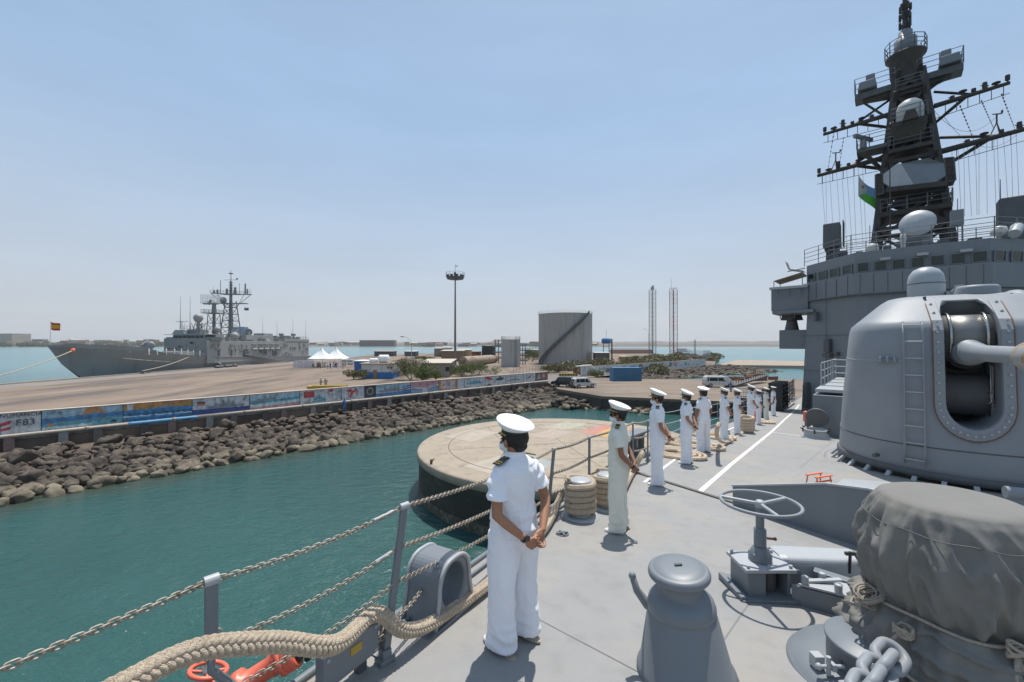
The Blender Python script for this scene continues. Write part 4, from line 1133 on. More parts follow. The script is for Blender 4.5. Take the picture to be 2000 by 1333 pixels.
def ladder_rack(px0, px1, yt, yb, label, m='navy_dark'):
    Z = Zof(yb); x0, x1 = (px0 - 1000) / F * Z, (px1 - 1000) / F * Z; h = 10 - (yt - HZ) / F * Z - 2.1
    t = thing('pipe_rack', label, 'pipe rack', ((x0 + x1) / 2, Z, 2.1)); W = x1 - x0
    b = MB()
    for x in (-W / 2, 0, W / 2):
        for y in (0, 3): b.cyl((x, y, 0), (x, y, h), .12, n=6)
    b.build('frame', M[m], t)
    b = MB()
    for k in range(1, 5):
        for y in (0, 3): b.bar((-W / 2 - .4, y, h * k / 4), (W / 2 + .4, y, h * k / 4), .14)
        b.cyl((-W / 2 - 1, 1.5, h * k / 4 - .5), (W / 2 + 1, 1.5, h * k / 4 - .5), .22, n=8)
    b.build('pipe', M[m], t)
ladder_rack(967, 980, 664, 709, 'steel pipe rack between the black tank and the silo')
ladder_rack(1016, 1026, 672, 712, 'dark pipe rack on the right of the silo')
# fallen tank
p = base_at(926, 714); t = thing('fallen_tank', 'long rusty cylindrical tank lying on its side with an open dark end', 'tank', (0, 0, 0))
a0, a1 = base_at(904, 717) + V((0, 0, 1.75)), base_at(957, 709) + V((2.0, 2, 1.6))
b = MB(); q = (a1 - a0).to_track_quat('Z', 'Y').to_matrix(); L_ = (a1 - a0).length
b.lathe([(1.35, .4), (1.75, 0), (1.78, .1), (1.75, L_ * .8), (1.5, L_), (.6, L_ + .5), (.01, L_ + .6)], 28, a0, rot=q); b.build('shell', mat('rusty_tank', (.34, .28, .21), .85, var=.15, vs=.5, col2=(.17, .09, .06), c2=(.52, .62), c2s=.5), t)
b = MB(); b.lathe([(1.34, .42), (.01, .55)], 24, a0, rot=q); b.build('opening', M['black'], t)
# --- sheds and hut
def shed(px0, px1, yt, yb, label, mw, mr, dep=6, doors=(), wins=(), lean=.3, band=None, name='shed', rz=0.0):
    Z = Zof(yb); x0, x1 = (px0 - 1000) / F * Z, (px1 - 1000) / F * Z; h = 10 - (yt - HZ) / F * Z - 2.1; W = x1 - x0
    t = thing(name, label, 'shed' if name == 'shed' else 'hut', ((x0 + x1) / 2, Z, 2.1), rz)
    b = MB(); b.box((0, dep / 2, h / 2), (W, dep, h)); b.build('wall', mw, t)
    b = MB(); b.put([(-W / 2 - .4, -.5, h), (W / 2 + .4, -.5, h), (W / 2 + .4, dep + .4, h + lean), (-W / 2 - .4, dep + .4, h + lean), (-W / 2 - .4, -.5, h + .12), (W / 2 + .4, -.5, h + .12), (W / 2 + .4, dep + .4, h + lean + .12), (-W / 2 - .4, dep + .4, h + lean + .12)], [(3, 2, 1, 0), (4, 5, 6, 7), (0, 1, 5, 4), (1, 2, 6, 5), (2, 3, 7, 6), (3, 0, 4, 7)]); b.build('roof', mr, t)
    if band: 
        b = MB(); b.box((0, dep / 2, h * .22), (W + .03, dep + .03, h * .44)); b.build('painted_band', band, t)
    for u, wd, hh, m_ in doors:
        b = MB(); b.box((-W / 2 + W * u, -.04, hh / 2), (wd, .1, hh)); b.build('door', m_, t, bevel=.01)
    for u, wd, hh, zc in wins:
        b = MB(); b.box((-W / 2 + W * u, -.03, zc), (wd, .08, hh)); b.build('window', M['black'], t)
    return t, W, h
wood_door = flat('tan_door', (.34, .21, .10))
t, W, h = shed(706, 768, 711, 740, 'small white hut with a blue painted base and a brown door', M['whitewash'], M['concrete'], 5.5, [(.43, .85, 2.0, wood_door), (.12, .8, 1.9, M['blue'])], [(.84, .35, .5, 2.5), (.95, .35, .5, 2.5)], .1, mat('hut_blue', (.05, .18, .42), .8, var=.15), name='hut')
for (px, yb, r_, L_, lb, nm) in ((742, 711, .95, 2.0, 'fat white water tank lying on the roof of the hut', 'water_tank'), (722, 710, .55, 1.6, 'small pale tank lying on the hut roof left of the white one', 'water_tank')):
    q = t.location + V(((px - 735) / F * 100, 2.2, h + r_ + .1)); b = MB()
    Rq = Matrix.Rotation(PI / 2, 3, 'Y'); b.lathe([(.01, -L_ / 2 - .25), (r_ * .7, -L_ / 2 - .15), (r_, -L_ / 2), (r_, -.3), (r_ * .96, -.25), (r_, -.2), (r_, .3), (r_ * .96, .35), (r_, .4), (r_, L_ / 2), (r_ * .7, L_ / 2 + .15), (.01, L_ / 2 + .25)], 20, rot=Rq)
    tag(b.build(nm, M['white'], None, q), lb, 'water tank')
shed(692, 722, 706, 733, 'plain blue container box behind the left end of the hut', mat('box_blue', (.04, .12, .32), .7, var=.1), M['white'], 6, lean=.02)
shed(822, 878, 710, 737, 'long grey plastered shed with a pale flat roof', mat('grey_plaster', (.27, .25, .21), .9, var=.15, vs=.6), mat('pale_roof', (.46, .40, .32), .85, var=.12), 10, [], [(.93, .9, 1.0, 1.9)], .6)
shed(862, 905, 686, 706, 'far brown shed with a rusty sloping roof', mat('brown_shed', (.22, .15, .10), .9, var=.2), mat('pale_tin', (.48, .44, .38), .7), 10)
shed(893, 918, 684, 705, 'tan corrugated cabin in front of the brown shed', mat('tan_cabin', (.45, .35, .20), .8, var=.15), mat('cream_tin', (.5, .46, .38), .7), 8, [(.6, 1.2, 2.6, M['yellow'])])
shed(848, 862, 681, 697, 'small grey cabin far beyond the bushes', tm[4], tm[5], 8); shed(864, 880, 679, 694, 'small white roofed cabin at the far water edge', tm[5], M['white'], 8)
shed(731, 768, 687, 696.2, 'low dark open shed at the water edge beyond the hut', M['navy_dark'], tm[2], 8); shed(790, 812, 687, 696.2, 'low pale open shed at the water edge', M['navy_dark'], tm[5], 8)
shed(1028, 1052, 684, 698, 'low grey building behind the silo', tm[7], tm[5], 9)
shed(1215, 1231, 697, 712, 'small square yellow cabin behind the far painted wall', M['yellow'], flat('cream_roof', (.5, .45, .33)), 4, lean=.05)
shed(1199, 1275, 684, 691, 'long dark low building with a sloping roof near the far water', tm[6], M['navy_dark'], 14, lean=1.2)
shed(1162, 1190, 690, 712, 'steel equipment cabin with pipes beside the huge tank', M['navy_dark'], M['navy_light'], 4, [(.3, 1, 2, M['blue'])])
# small blue water tower
p = base_at(1184, 708); t = thing('water_tower', 'small blue water tower on thin legs right of the huge tank', 'water tower', p); sc = p.y / F
b = MB(); b.lathe([(.01, 36 * sc), (9 * sc, 37 * sc), (9.3 * sc, 42 * sc), (9 * sc, 46 * sc), (.01, 48 * sc)], 16); b.build('tank', M['blue'], t)
for a in range(4):
    b = MB(); q = V((8 * sc * math.cos(a * PI / 2 + .6), 8 * sc * math.sin(a * PI / 2 + .6), 0)); b.cyl(q, q * .95 + V((0, 0, 37 * sc)), .14, n=6); b.build('leg', M['navy_dark'], t)
b = MB()
for k in (10, 20, 30):
    for a in range(4):
        f = lambda a: V((8 * sc * math.cos(a * PI / 2 + .6), 8 * sc * math.sin(a * PI / 2 + .6), k * sc))
        b.cyl(f(a), f(a + 1), .07, n=5)
b.cyl((0, 0, 46 * sc), (0, 0, 64 * sc), .06, n=5); b.build('bracing', M['navy_dark'], t)
p = base_at(1195, 707); b = MB(); b.cyl((0, 0, 0), (0, 0, 45 * p.y / F), .35, .3, 10); b.lathe([(.36, 0), (.45, .1), (.45, .5), (.36, .6)], 10); tag(b.build('chimney', M['wood'], None, p), 'dark rusty chimney pipe beside the blue water tower', 'chimney')
# lattice masts
def lattice(px, yb, yt, wpx, cols, label, top):
    Z = 262.0; p = at(px, Z, z=2.1); h = 10 - (yt - HZ) / F * Z - 2.1; w_ = wpx / F * Z / 2
    t = thing('lattice_mast', label, 'lattice mast', p, .35)
    n = int(h / 3.8); cs = [V((w_ * sx, w_ * sy, 0)) for sx, sy in ((-1, -1), (1, -1), (1, 1), (-1, 1))]
    for k in range(5):
        z0, z1 = h * k / 5, h * (k + 1) / 5; b = MB()
        for c in cs: b.bar(c + V((0, 0, z0)), c + V((0, 0, z1)), .22)
        m_ = int(n / 5) + 1
        for j in range(m_):
            za, zb = z0 + (z1 - z0) * j / m_, z0 + (z1 - z0) * (j + 1) / m_
            for i in range(4):
                a, c = cs[i], cs[(i + 1) % 4]
                b.bar(a + V((0, 0, za)), c + V((0, 0, za)), .10); b.bar(a + V((0, 0, za)), c + V((0, 0, zb)), .10)
        b.build('mast_section', cols[k % len(cols)], t)
    b = MB()
    if top: b.cyl((.3, 0, h), (.3, 0, h + 2.2), .9, .7, 10); b.ell((.3, 0, h + 2.2), (.7, .7, .7), 10, 6); b.box((-.9, 0, h + .6), (.5, .5, 1.8))
    else: b.cyl((-w_, 0, h), (-w_, 0, h + 7), .08, n=5); b.rails([(-w_, -w_, h), (w_, -w_, h), (w_, w_, h), (-w_, w_, h), (-w_, -w_, h)], 1.3, 2, .06, 2)
    b.build('antenna', M['navy_light'], t)
lattice(1274.5, 690, 566, 9, [mat('galv', (.05, .05, .052), .6)], 'grey lattice mast with antennas at its top', True)
lattice(1315.5, 690, 567, 10, [mat('mast_red', (.20, .035, .025), .7), mat('mast_white', (.20, .17, .16), .7)], 'red and white lattice mast right of the grey one', False)
b = MB(); p = at(1330, 262, z=2.1)
b.rails([p + V(q) for q in ((-4, 0, 3), (6, 0, 3), (6, 6, 3), (-4, 6, 3))], 1.1, 2, .08, 2); b.box(p + V((1, 3, 2.9)), (11, 7, .3)); b.box(p + V((2, 4, 4)), (5, 3, 2)); b.box(p + V((0, 4, 1.4)), (3, 3, 2.6))
tag(b.build('equipment_platform', M['navy_light']), 'raised steel equipment platform at the foot of the red and white mast', 'platform')
# fence at the end of the point
fp = [V((60, 147, 2.1)), V((70, 156, 2.1)), V((82, 176, 2.1)), V((80, 200, 2.1))]
t = thing('fence', 'tall fence of thin posts with bent tops at the end of the point', 'fence', (0, 0, 0))
for a0, a1 in zip(fp[:-1], fp[1:]):
    n = max(3, int((a1 - a0).length / 1.6))
    for i in range(n):
        q = a0.lerp(a1, i / n) + V((0, 0, 2.2)); b = MB(); b.tube([q, q + V((0, 0, 2.6)), q + V((-.25, 0, 3.0)), q + V((-.6, 0, 3.1))], .06, 5); b.build('post', M['navy_light'], t)
b = MB()
for a0, a1 in zip(fp[:-1], fp[1:]):
    for z in (2.4, 3.6, 4.8): b.cyl(a0 + V((0, 0, z)), a1 + V((0, 0, z)), .03, n=4)
b.build('wire', M['navy_light'], t)
for px, yt in ((1356, 663), (1358.5, 664)):
    q = V(((px - 1000) / F * 158, 158, 2.1)); b = MB(); b.cyl(q, q + V((0, 0, 10 - (yt - HZ) / F * 158 - 2.1)), .12, .09, 8); b.box(q + V((0, 0, 1)), (.4, .4, .5)); tag(b.build('pole', M['navy_dark']), 'tall slim pole standing at the fenced end of the point', 'pole', 'paired poles on the point')
# small fence behind wall 1 right part
t = thing('fence', 'thin rusty post fence in front of the huge storage tank', 'fence', (0, 0, 0))
for i in range(22):
    px = 1003 + i * 6.2; q = base_at(px, 731 - i * .35); b = MB(); b.bar(q, q + V((0, 0, 1.9)), .06); b.build('post', M['rust'], t)
b = MB()
for z in (1.0, 1.75): b.cyl(base_at(1003, 731) + V((0, 0, z)), base_at(1133, 723.6) + V((0, 0, z)), .02, n=4)
b.build('wire', M['rust'], t)
# blue container with graffiti
Z = Zof(744.5); x0, x1 = (1197 - 1000) / F * Z, (1254 - 1000) / F * Z; W = x1 - x0; hC = 26 / F * Z
t = thing('shipping_container', 'blue shipping container with scrawled graffiti on the landing', 'container', ((x0 + x1) / 2, Z, 2.1), .10)
cm = mat('container_blue', (.045, .17, .30), .65, var=.15, vs=1, streak=((.16, .12, .10), 1.5, .6))
b = MB(); b.box((0, 1.2, hC / 2), (W, 2.4, hC))
n = 34
for i in range(n): b.box((-W / 2 + W * (i + .5) / n, -.02, hC / 2), (W / n * .5, .05, hC - .35))
b.build('body', cm, t)
b = MB()
for sx in (-1, 1): b.bar((sx * (W / 2 - .06), -.03, 0), (sx * (W / 2 - .06), -.03, hC), .14)
b.bar((-W / 2, -.03, .1), (W / 2, -.03, .1), .14); b.bar((-W / 2, -.03, hC - .08), (W / 2, -.03, hC - .08), .14); b.build('frame', cm, t)
b = MB(); b.box((W / 2 + .02, 1.2, hC / 2), (.06, 2.2, hC - .3)); b.build('door', M['navy_dark'], t)
b = MB()
r_ = random.Random(4)
for i in range(7):
    x = -W / 2 + .5 + i * W / 7.6; b.tube([(x, -.06, .6 + r_.random()), (x + .3, -.06, 1.8), (x + .5, -.06, .9), (x + .7, -.06, 1.4 + r_.random() * .4)], .035, 4)
b.build('graffiti', flat('graffiti_pale', (.20, .28, .33)), t)
# striped barrier
Zb_ = Zof(735); t = thing('barrier', 'yellow and black striped barrier behind the parked cars', 'barrier', at(1110, Zb_, z=2.1))
b = MB(); b.box((0, 0, .35), (4.6, .3, .6)); b.build('beam', M['yellow'], t)
b = MB()
for i in range(7): b.box((-2 + i * .66, -.155, .35), (.25, .02, .6))
b.build('stripe', M['blackpaint'], t)
for px, yb, s_ in ((1122, 732, 1.0), (1134, 733, .8)):
    q = base_at(px, yb); b = MB(); b.cyl(q, q + V((0, 0, 1.8 * s_)), .25, .2, 8); b.box(q + V((.5, 0, .5)), (1.6, .5, .7)); b.lathe([(.3, -.1), (.45, -.1), (.45, .1), (.3, .1)], 12, q + V((0, 0, 1.3)), rot=Matrix.Rotation(PI / 2, 3, 'X')); tag(b.build('pump_valve', M['rust']), 'rusty pump gear %s the striped barrier' % ('beside' if px < 1130 else 'further right of'), 'pump')
# white bent pipe climbing the far wall
b = MB(); c0 = W2A + N2 * .6
b.tube([c0 + D2 * -3 + V((0, 0, 4.6)), c0 + D2 * 0 + V((0, 0, 4.7)), c0 + D2 * 3 + V((0, 0, 4.7)), c0 + D2 * 4.2 + V((0, 0, 3.8)), c0 + D2 * 4.2 + V((0, 0, 2.4)), c0 + D2 * 9 + V((0, 0, 2.3))], .16, 8)
tag(b.build('pipe', M['white']), 'white bent pipe climbing over the start of the far wall', 'pipe')
# --- cars
def car(px, py, L_, Wd, Hh, rz, colr, label, kind, name):
    p = base_at(px, py); t = thing(name, label, {'car': 'car', 'van': 'van'}[kind], p, rz)
    if kind == 'van':
        prof = [(-L_ / 2, .35), (-L_ / 2 + .04, 1.35), (-L_ / 2 + .14, Hh - .1), (-L_ / 2 + .3, Hh), (L_ / 2 - 1.25, Hh), (L_ / 2 - .95, Hh - .12), (L_ / 2 - .22, 1.12), (L_ / 2 - .05, .95), (L_ / 2, .55), (L_ / 2 - .04, .32)]
        wins = [(-L_ / 2 + .28, -1.9, 1.15, Hh - .28), (-1.05 - .75, -.35, 1.15, Hh - .28), (-.25, .85, 1.15, Hh - .28)]; fx, rx_ = L_ / 2 - .75, -L_ / 2 + .85
    else:
        prof = [(-L_ / 2, .40), (-L_ / 2 + .02, 1.0), (-L_ / 2 + .25, Hh - .12), (-L_ / 2 + .5, Hh), (.55, Hh), (.80, Hh - .08), (1.25, 1.05), (L_ / 2 - .2, .98), (L_ / 2 - .03, .80), (L_ / 2, .40)]
        wins = [(-L_ / 2 + .38, -1.1, 1.05, Hh - .18), (-1.0, -.1, 1.05, Hh - .16), (0.0, .70, 1.05, Hh - .16)]; fx, rx_ = L_ / 2 - .8, -L_ / 2 + .85
    b = MB(); n = len(prof); vs = []
    for sy in (-1, 1):
        for x, z in prof: vs.append((x, sy * (Wd / 2 - (max(0, z - 1.0) * .13)), z))
    b.put(vs, [tuple(range(n - 1, -1, -1)) if False else tuple(range(n)), tuple(range(2 * n - 1, n - 1, -1))] + [(i, n + i, n + (i + 1) % n, (i + 1) % n) for i in range(n)], False)
    b.build('body', mat('car_paint_' + name, colr, .25, .2, var=.03), t, bevel=.05, seg=3)
    for x0, x1, z0, z1 in wins:
        for sy in (-1, 1):
            y0, y1 = sy * (Wd / 2 - (z0 - 1) * .13 + .012), sy * (Wd / 2 - (z1 - 1) * .13 + .012)
            b = MB(); b.poly([(x0, y0, z0), (x1, y0, z0), (x1 - (.25 if x1 == wins[-1][1] else .0), y1, z1), (x0 + (.1 if x0 == wins[0][0] else 0), y1, z1)]); b.build('side_window', M['glass'], t)
    z0, z1 = (1.17, Hh - .15) if kind == 'van' else (1.1, Hh - .12)
    xa, xb = (L_ / 2 - .25, L_ / 2 - .92) if kind == 'van' else (1.22, .83)
    b = MB(); b.poly([(xa + .03, -Wd / 2 + .2, z0), (xa + .03, Wd / 2 - .2, z0), (xb + .03, Wd / 2 - .3, z1), (xb + .03, -Wd / 2 + .3, z1)]); b.build('windscreen', M['glass'], t)
    b = MB(); xr = -L_ / 2; b.poly([(xr + .05, Wd / 2 - .22, 1.1), (xr + .05, -Wd / 2 + .22, 1.1), (xr + .19, -Wd / 2 + .3, Hh - .25), (xr + .19, Wd / 2 - .3, Hh - .25)]); b.build('rear_window', M['glass'], t)
    for x in (fx, rx_):
        for sy in (-1, 1):
            b = MB(); b.cyl((x, sy * (Wd / 2 - .2), .36), (x, sy * (Wd / 2 + .02), .36), .36, n=20); w_ = b.build('wheel', M['black'], t, bevel=.03)
            b = MB(); b.cyl((x, sy * (Wd / 2), .36), (x, sy * (Wd / 2 + .035), .36), .21, n=14); b.build('rim', M['navy_light'], w_)
    for sy in (-1, 1):
        b = MB(); b.box((L_ / 2 - .04, sy * (Wd / 2 - .3), .82), (.12, .36, .18)); b.build('headlight', M['mask'], t, bevel=.02)
        b = MB(); b.box((-L_ / 2 + .02, sy * (Wd / 2 - .12), 1.0), (.08, .14, .42)); b.build('tail_light', M['red'], t)
        b = MB(); b.box((wins[-1][1] - .0, sy * (Wd / 2 + .12), 1.15), (.12, .18, .2)); b.build('mirror', M['blackpaint'], t, bevel=.02)
    b = MB(); b.box((L_ / 2 + .0, 0, .48), (.16, Wd - .1, .2)); b.build('bumper', M['navy_dark'], t, bevel=.03)
    b = MB(); b.box((-L_ / 2, 0, .5), (.14, Wd - .1, .2)); b.build('bumper', M['navy_dark'], t, bevel=.03)
    if kind == 'car':
        b = MB(); b.cyl((-L_ / 2 - .12, 0, .95), (-L_ / 2 + .02, 0, .95), .33, n=16); b.build('spare_wheel', M['navy_dark'], t)
    return t
car(1100, 755.5, 4.3, 1.8, 1.8, -.55 + PI, (.02, .03, .028), 'dark green off-road car parked behind the white one', 'car', 'parked_car')
car(1139, 757.5, 4.3, 1.8, 1.8, .30, (.55, .56, .54), 'silver white off-road car parked on the landing', 'car', 'parked_car')
car(1402, 756, 5.0, 1.75, 2.0, -.06, (.62, .62, .60), 'white minibus parked at the edge of the landing', 'van', 'parked_van')
# --- tents
def tent(px, py, W, label):
    p = base_at(px, py); t = thing('tent', label, 'tent', p)
    b = MB(); prof = []; n = 4; K = 12; vs = []
    for k in range(K + 1):
        f = k / K; r = (W / 2) * (1 - f) ** 1.7 + .02; z = 2.9 + f * 4.3
        for a in range(4):
            sx, sy = ((-1, -1), (1, -1), (1, 1), (-1, 1))[a]
            vs.append((sx * r, sy * r, z))
            sx2, sy2 = ((0, -1), (1, 0), (0, 1), (-1, 0))[a]; vs.append((sx2 * r * .96, sy2 * r * .96, z - .12 * (1 - f)))
    fs = [(8 * k + j, 8 * k + (j + 1) % 8, 8 * k + 8 + (j + 1) % 8, 8 * k + 8 + j) for k in range(K) for j in range(8)]
    b.put(vs, fs, False); b.build('canopy', M['canopy'], t)
    for sx in (-1, 1):
        for sy in (-1, 1):
            q = MB(); q.cyl((sx * W / 2, sy * W / 2, 0), (sx * W / 2, sy * W / 2, 2.95), .07, n=6); q.build('pole', M['white'], t)
    q = MB(); q.lathe([(.05, 7.1), (.12, 7.3), (.02, 7.7)], 8); q.build('finial', M['gold'], t)
tent(628, 717, 6.4, 'left white pagoda tent on the quay'); tent(656.5, 716.5, 6.6, 'right white pagoda tent on the quay')
t = thing('screen_wall', 'row of white printed panels standing left of the tents', 'screen', base_at(593, 718))
for i in range(6):
    b = MB(); b.box((-2.9 + i * 1.18, .1 * (i % 2), 1.15), (1.12, .05, 2.3)); b.box((-2.9 + i * 1.18, .1 * (i % 2) - .03, 1.6), (.7, .02, .3)); b.build('panel', mat('banner_%d' % i, (.62, .56, .58), .8, var=.12, vs=1.5), t)
# --- small figures: people far away, each one mesh
def figure_mesh(shirt, legs, cap=None, sit=False, seed=0):
    b = MB(); mats = [M['skin2'], shirt, legs, cap or M['hair']]
    b.mi = 2
    for sx in (-1, 1):
        b.limb([(sx * .09, 0, .86), (sx * .11, .02, .45), (sx * .11, 0, .08)], [.10, .075, .06], 8); b.ell((sx * .11, .05, .05), (.05, .13, .05), 8, 5)
    b.mi = 1
    b.loft([((0, 0, .84), .16, .11), ((0, 0, 1.05), .16, .11), ((0, 0, 1.3), .20, .12), ((0, 0, 1.42), .15, .09), ((0, 0, 1.48), .06, .06)], 10)
    rr = random.Random(seed)
    for sx in (-1, 1):
        e = V((sx * .27, rr.uniform(-.05, .1), 1.12)); h_ = V((sx * .2, rr.uniform(-.12, .25), .92 + rr.uniform(0, .15)))
        b.mi = 1; b.limb([(sx * .18, 0, 1.39), e], [.06, .05], 8); b.mi = 0; b.limb([e, h_], [.042, .032], 8)
    b.mi = 0; b.cyl((0, 0, 1.42), (0, 0, 1.55), .055, n=8); b.ell((0, .01, 1.62), (.075, .09, .11), 10, 8)
    b.mi = 3
    if cap: b.lathe([(.08, 1.66), (.09, 1.70), (.135, 1.745), (.13, 1.76), (.01, 1.77)], 12)
    else: b.ell((0, -.02, 1.65), (.082, .092, .092), 10, 8, z0=-.3)
    me = b.mesh('person')
    for m in mats: me.materials.append(m)
    return me
def figure(me, p, rz, label, group=None, sc=1.0):
    o = bpy.data.objects.new('person', me); COL.objects.link(o); o.location = p; o.rotation_euler = (0, 0, rz); o.scale = (sc,) * 3
    return tag(o, label, 'person', group)
fm_k = figure_mesh(M['khaki'], M['khaki'], M['cap'], seed=1); fm_w = figure_mesh(M['cloth'], M['cloth'], M['cap'], seed=2); fm_b = figure_mesh(M['coverall'], M['coverall'], flat('blue_cap', (.12, .25, .45)), seed=3)
fm_d = figure_mesh(flat('dark_shirt', (.05, .06, .10)), M['navy_dark'], seed=4); fm_m = figure_mesh(flat('mixed_shirt', (.40, .30, .28)), flat('trouser_dk', (.10, .09, .09)), seed=5)
# yellow skip with two men beyond it
Z = 63.0; t = thing('skip', 'battered yellow boat shaped skip behind the painted wall', 'skip', at(643, Z, z=2.1), .12)
b = MB(); b.put([(-1.9, -.8, 0), (1.5, -.8, 0), (1.5, .8, 0), (-1.9, .8, 0), (-2.9, -1, 1.75), (2.5, -1, 1.75), (2.5, 1, 1.75), (-2.9, 1, 1.75), (-2.7, -.85, 1.6), (2.3, -.85, 1.6), (2.3, .85, 1.6), (-2.7, .85, 1.6)], [(3, 2, 1, 0), (0, 1, 5, 4), (1, 2, 6, 5), (2, 3, 7, 6), (3, 0, 4, 7), (4, 5, 9, 8), (5, 6, 10, 9), (6, 7, 11, 10), (7, 4, 8, 11)]); b.build('tub', M['yellow'], t)
b = MB(); b.box((-.2, 0, 1.35), (4.6, 1.5, .3)); b.build('rubble_load', M['rust'], t)
q = at(628.5, 66, z=2.1); 
b = MB(); b.box((0, 0, .38), (2.6, 1.0, .76)); b.box((0, 0, .8), (2.7, 1.1, .08)); tag(b.build('loading_block', M['concrete'], None, at(632, 66, z=2.1)), 'low concrete block the two khaki men stand on', 'block')
figure(fm_k, at(627, 66, z=2.94), 2.6, 'man in khaki with white cap, left of the pair by the yellow skip', sc=1.04); figure(fm_k, at(636.5, 66.3, z=2.94), -2.6, 'man in khaki with white cap, right of the pair by the yellow skip', sc=1.04)
ps = wl_(wall_s(663), 1.4, 1.32); figure(fm_b, ps, 1.2, 'worker in blue coveralls standing under the painted wall by the pipe', sc=1.06)
figure(fm_b, base_at(1427, 765.5), -1.5, 'worker in blue coveralls standing in front of the minibus', sc=1.0)
r_ = random.Random(21)
for i in range(36):
    px = 609 + 66 * r_.random(); Z = r_.uniform(133, 148)
    me = r_.choice([fm_w, fm_w, fm_d, fm_d, fm_m])
    figure(me, at(px, Z, z=2.11), r_.uniform(0, 6), {id(fm_w): 'guest in white among the crowd under the tents', id(fm_d): 'guest in dark clothes among the crowd under the tents', id(fm_m): 'guest in a pink shirt among the crowd under the tents'}[id(me)], 'guests under the white tents')
# cars beyond tents: a row of vehicles
for i, (px, c_) in enumerate(((691, (.6, .6, .58)), (706, (.55, .55, .55)), (678, (.62, .62, .6)))):
    car(px, 712.5, 4.8, 1.8, 1.9, .1 * i, c_, ['white van in the middle of the row beyond the tents', 'white van right of the others beyond the tents', 'white van closest to the tents'][i], 'van', 'parked_van')
# ------------------------------------------------------------------ the frigate at the quay (local x = aft -> world +Y, local y = outboard)
FX, FY = -105.5, 97.0
fr = thing('frigate', 'grey frigate moored bow towards us along the far side of the quay', 'warship', (FX, FY, 0))
def FL(x, a, z): return V((x, a, z))      # local: X across (+ = quay side), Y aft, Z up
def fpx(px, py, X):
    """frigate local spot seen at a photo place, for a given distance across"""
    Z = (FX + X) * F / (px - 1000)
    return V((X, Z - FY, 10 - (py - HZ) / F * Z))
st = [(0, .15, 9.4, .0, 9.3), (3, 1.5, 9.2, .02, 5.2), (7, 3.0, 8.9, .3, 2.0), (12, 4.2, 8.55, 1.2, -1), (20, 5.6, 8.05, 2.6, -1), (30, 6.5, 7.3 - .4, 4.2, -1), (45, 7.0, 5.6, 5.8, -1), (70, 7.1, 5.0, 6.6, -1), (100, 7.1, 4.3, 6.7, -1), (137, 6.6, 3.9, 5.6, -1)]
b = MB(); vs = []; m_ = 9
for a, bw, zd, ww, zw in st:
    ring = []
    for s_ in (1, -1):
        pass
    for j in range(m_):
        f = j / (m_ - 1); w_ = ww + (bw - ww) * f ** 1.6; ring.append((w_, a, zw + (zd - zw) * f))
    vs += ring + [(-x, y, z) for x, y, z in ring]
fs = []
k = 2 * m_
for i in range(len(st) - 1):
    for j in range(m_ - 1):
        fs.append((i * k + j, i * k + j + 1, (i + 1) * k + j + 1, (i + 1) * k + j))
        fs.append((i * k + m_ + j + 1, i * k + m_ + j, (i + 1) * k + m_ + j, (i + 1) * k + m_ + j + 1))
    fs.append((i * k + m_ - 1, i * k + 2 * m_ - 1, (i + 1) * k + 2 * m_ - 1, (i + 1) * k + m_ - 1))
n_ = len(st) - 1
fs.append(tuple(n_ * k + j for j in range(m_)) + tuple(n_ * k + m_ + j for j in range(m_ - 1, -1, -1)))
b.put(vs, fs, False)
hull = b.build('hull', M['frig_d'], fr, weld=True)
# bulwark forward
b = MB()
bw_ = [(0, .15, 9.4), (5, 2.3, 9.05), (12, 4.2, 8.55), (20, 5.6, 8.05), (24, 6.0, 7.6)]
for (a0, x0, z0), (a1, x1, z1) in zip(bw_[:-1], bw_[1:]):
    for s_ in (1, -1): b.slab([(s_ * x0, a0, z0 - .1), (s_ * x1, a1, z1 - .1), (s_ * x1 * 1.02, a1, z1 + (1.0 if a1 < 23 else 0)), (s_ * x0 * 1.02, a0, z0 + .4 + (.5 if a0 > 0 else 0))], (-s_ * .12, 0, 0))
b.build('bulwark', M['frig_d'], fr)
def fbox(name, x0, x1, a0, a1, z0, z1, m='frig', tap=None, parent=None):
    b = MB(); b.box(((x0 + x1) / 2, (a0 + a1) / 2, (z0 + z1) / 2), (x1 - x0, a1 - a0, z1 - z0), tap=tap); return b.build(name, M[m], parent or fr, bevel=.06)
dh = fbox('deckhouse', -6.9, 6.9, 41, 110, 3.6, 11.0, 'frig_l')
b = MB(); b.box((0, 40.93, 8.3), (13.9, .15, 7.0)); b.build('deckhouse_shaded_front', M['frig'], fr)  # shade of the front face put into a darker grey than the lit side
fbox('bridge', -5.4, 5.4, 42, 52, 11.0, 13.3, 'frig', (.94, .94))
b = MB()
for i in range(7): b.box((-4.3 + i * 1.43, 41.95, 12.35), (.95, .2, .75))
b.build('bridge_window', M['glass'], fr)
for sx in (-1, 1):
    b = MB(); b.box((sx * 6.6, 45, 13.0), (3.4, 5, .12)); b.build('bridge_wing_roof', M['frig_d'], fr)
    b = MB(); b.box((sx * 6.4, 45, 11.6), (2.4, 5, 1.2)); b.build('bridge_wing', M['frig'], fr)
fbox('hangar', -6.9, 6.9, 88, 110.3, 10.6, 12.2, 'frig_l'); fbox('funnel_casing', -4, 4, 66, 84, 11, 13.4, 'frig_l')
fbox('director_house', -2.6, 2.6, 80, 88, 11, 14.4, 'frig', (.8, .8))
b = MB()
r_ = random.Random(3)
for i in range(46):
    b = MB(); a = r_.uniform(42, 109); z = r_.uniform(5.2, 10.2); b.box((6.96, a, z), (.16 + .2 * r_.random(), r_.uniform(.3, 1.6), r_.uniform(.2, 1.3))); b.build('wall_fitting', M['frig'], dh)
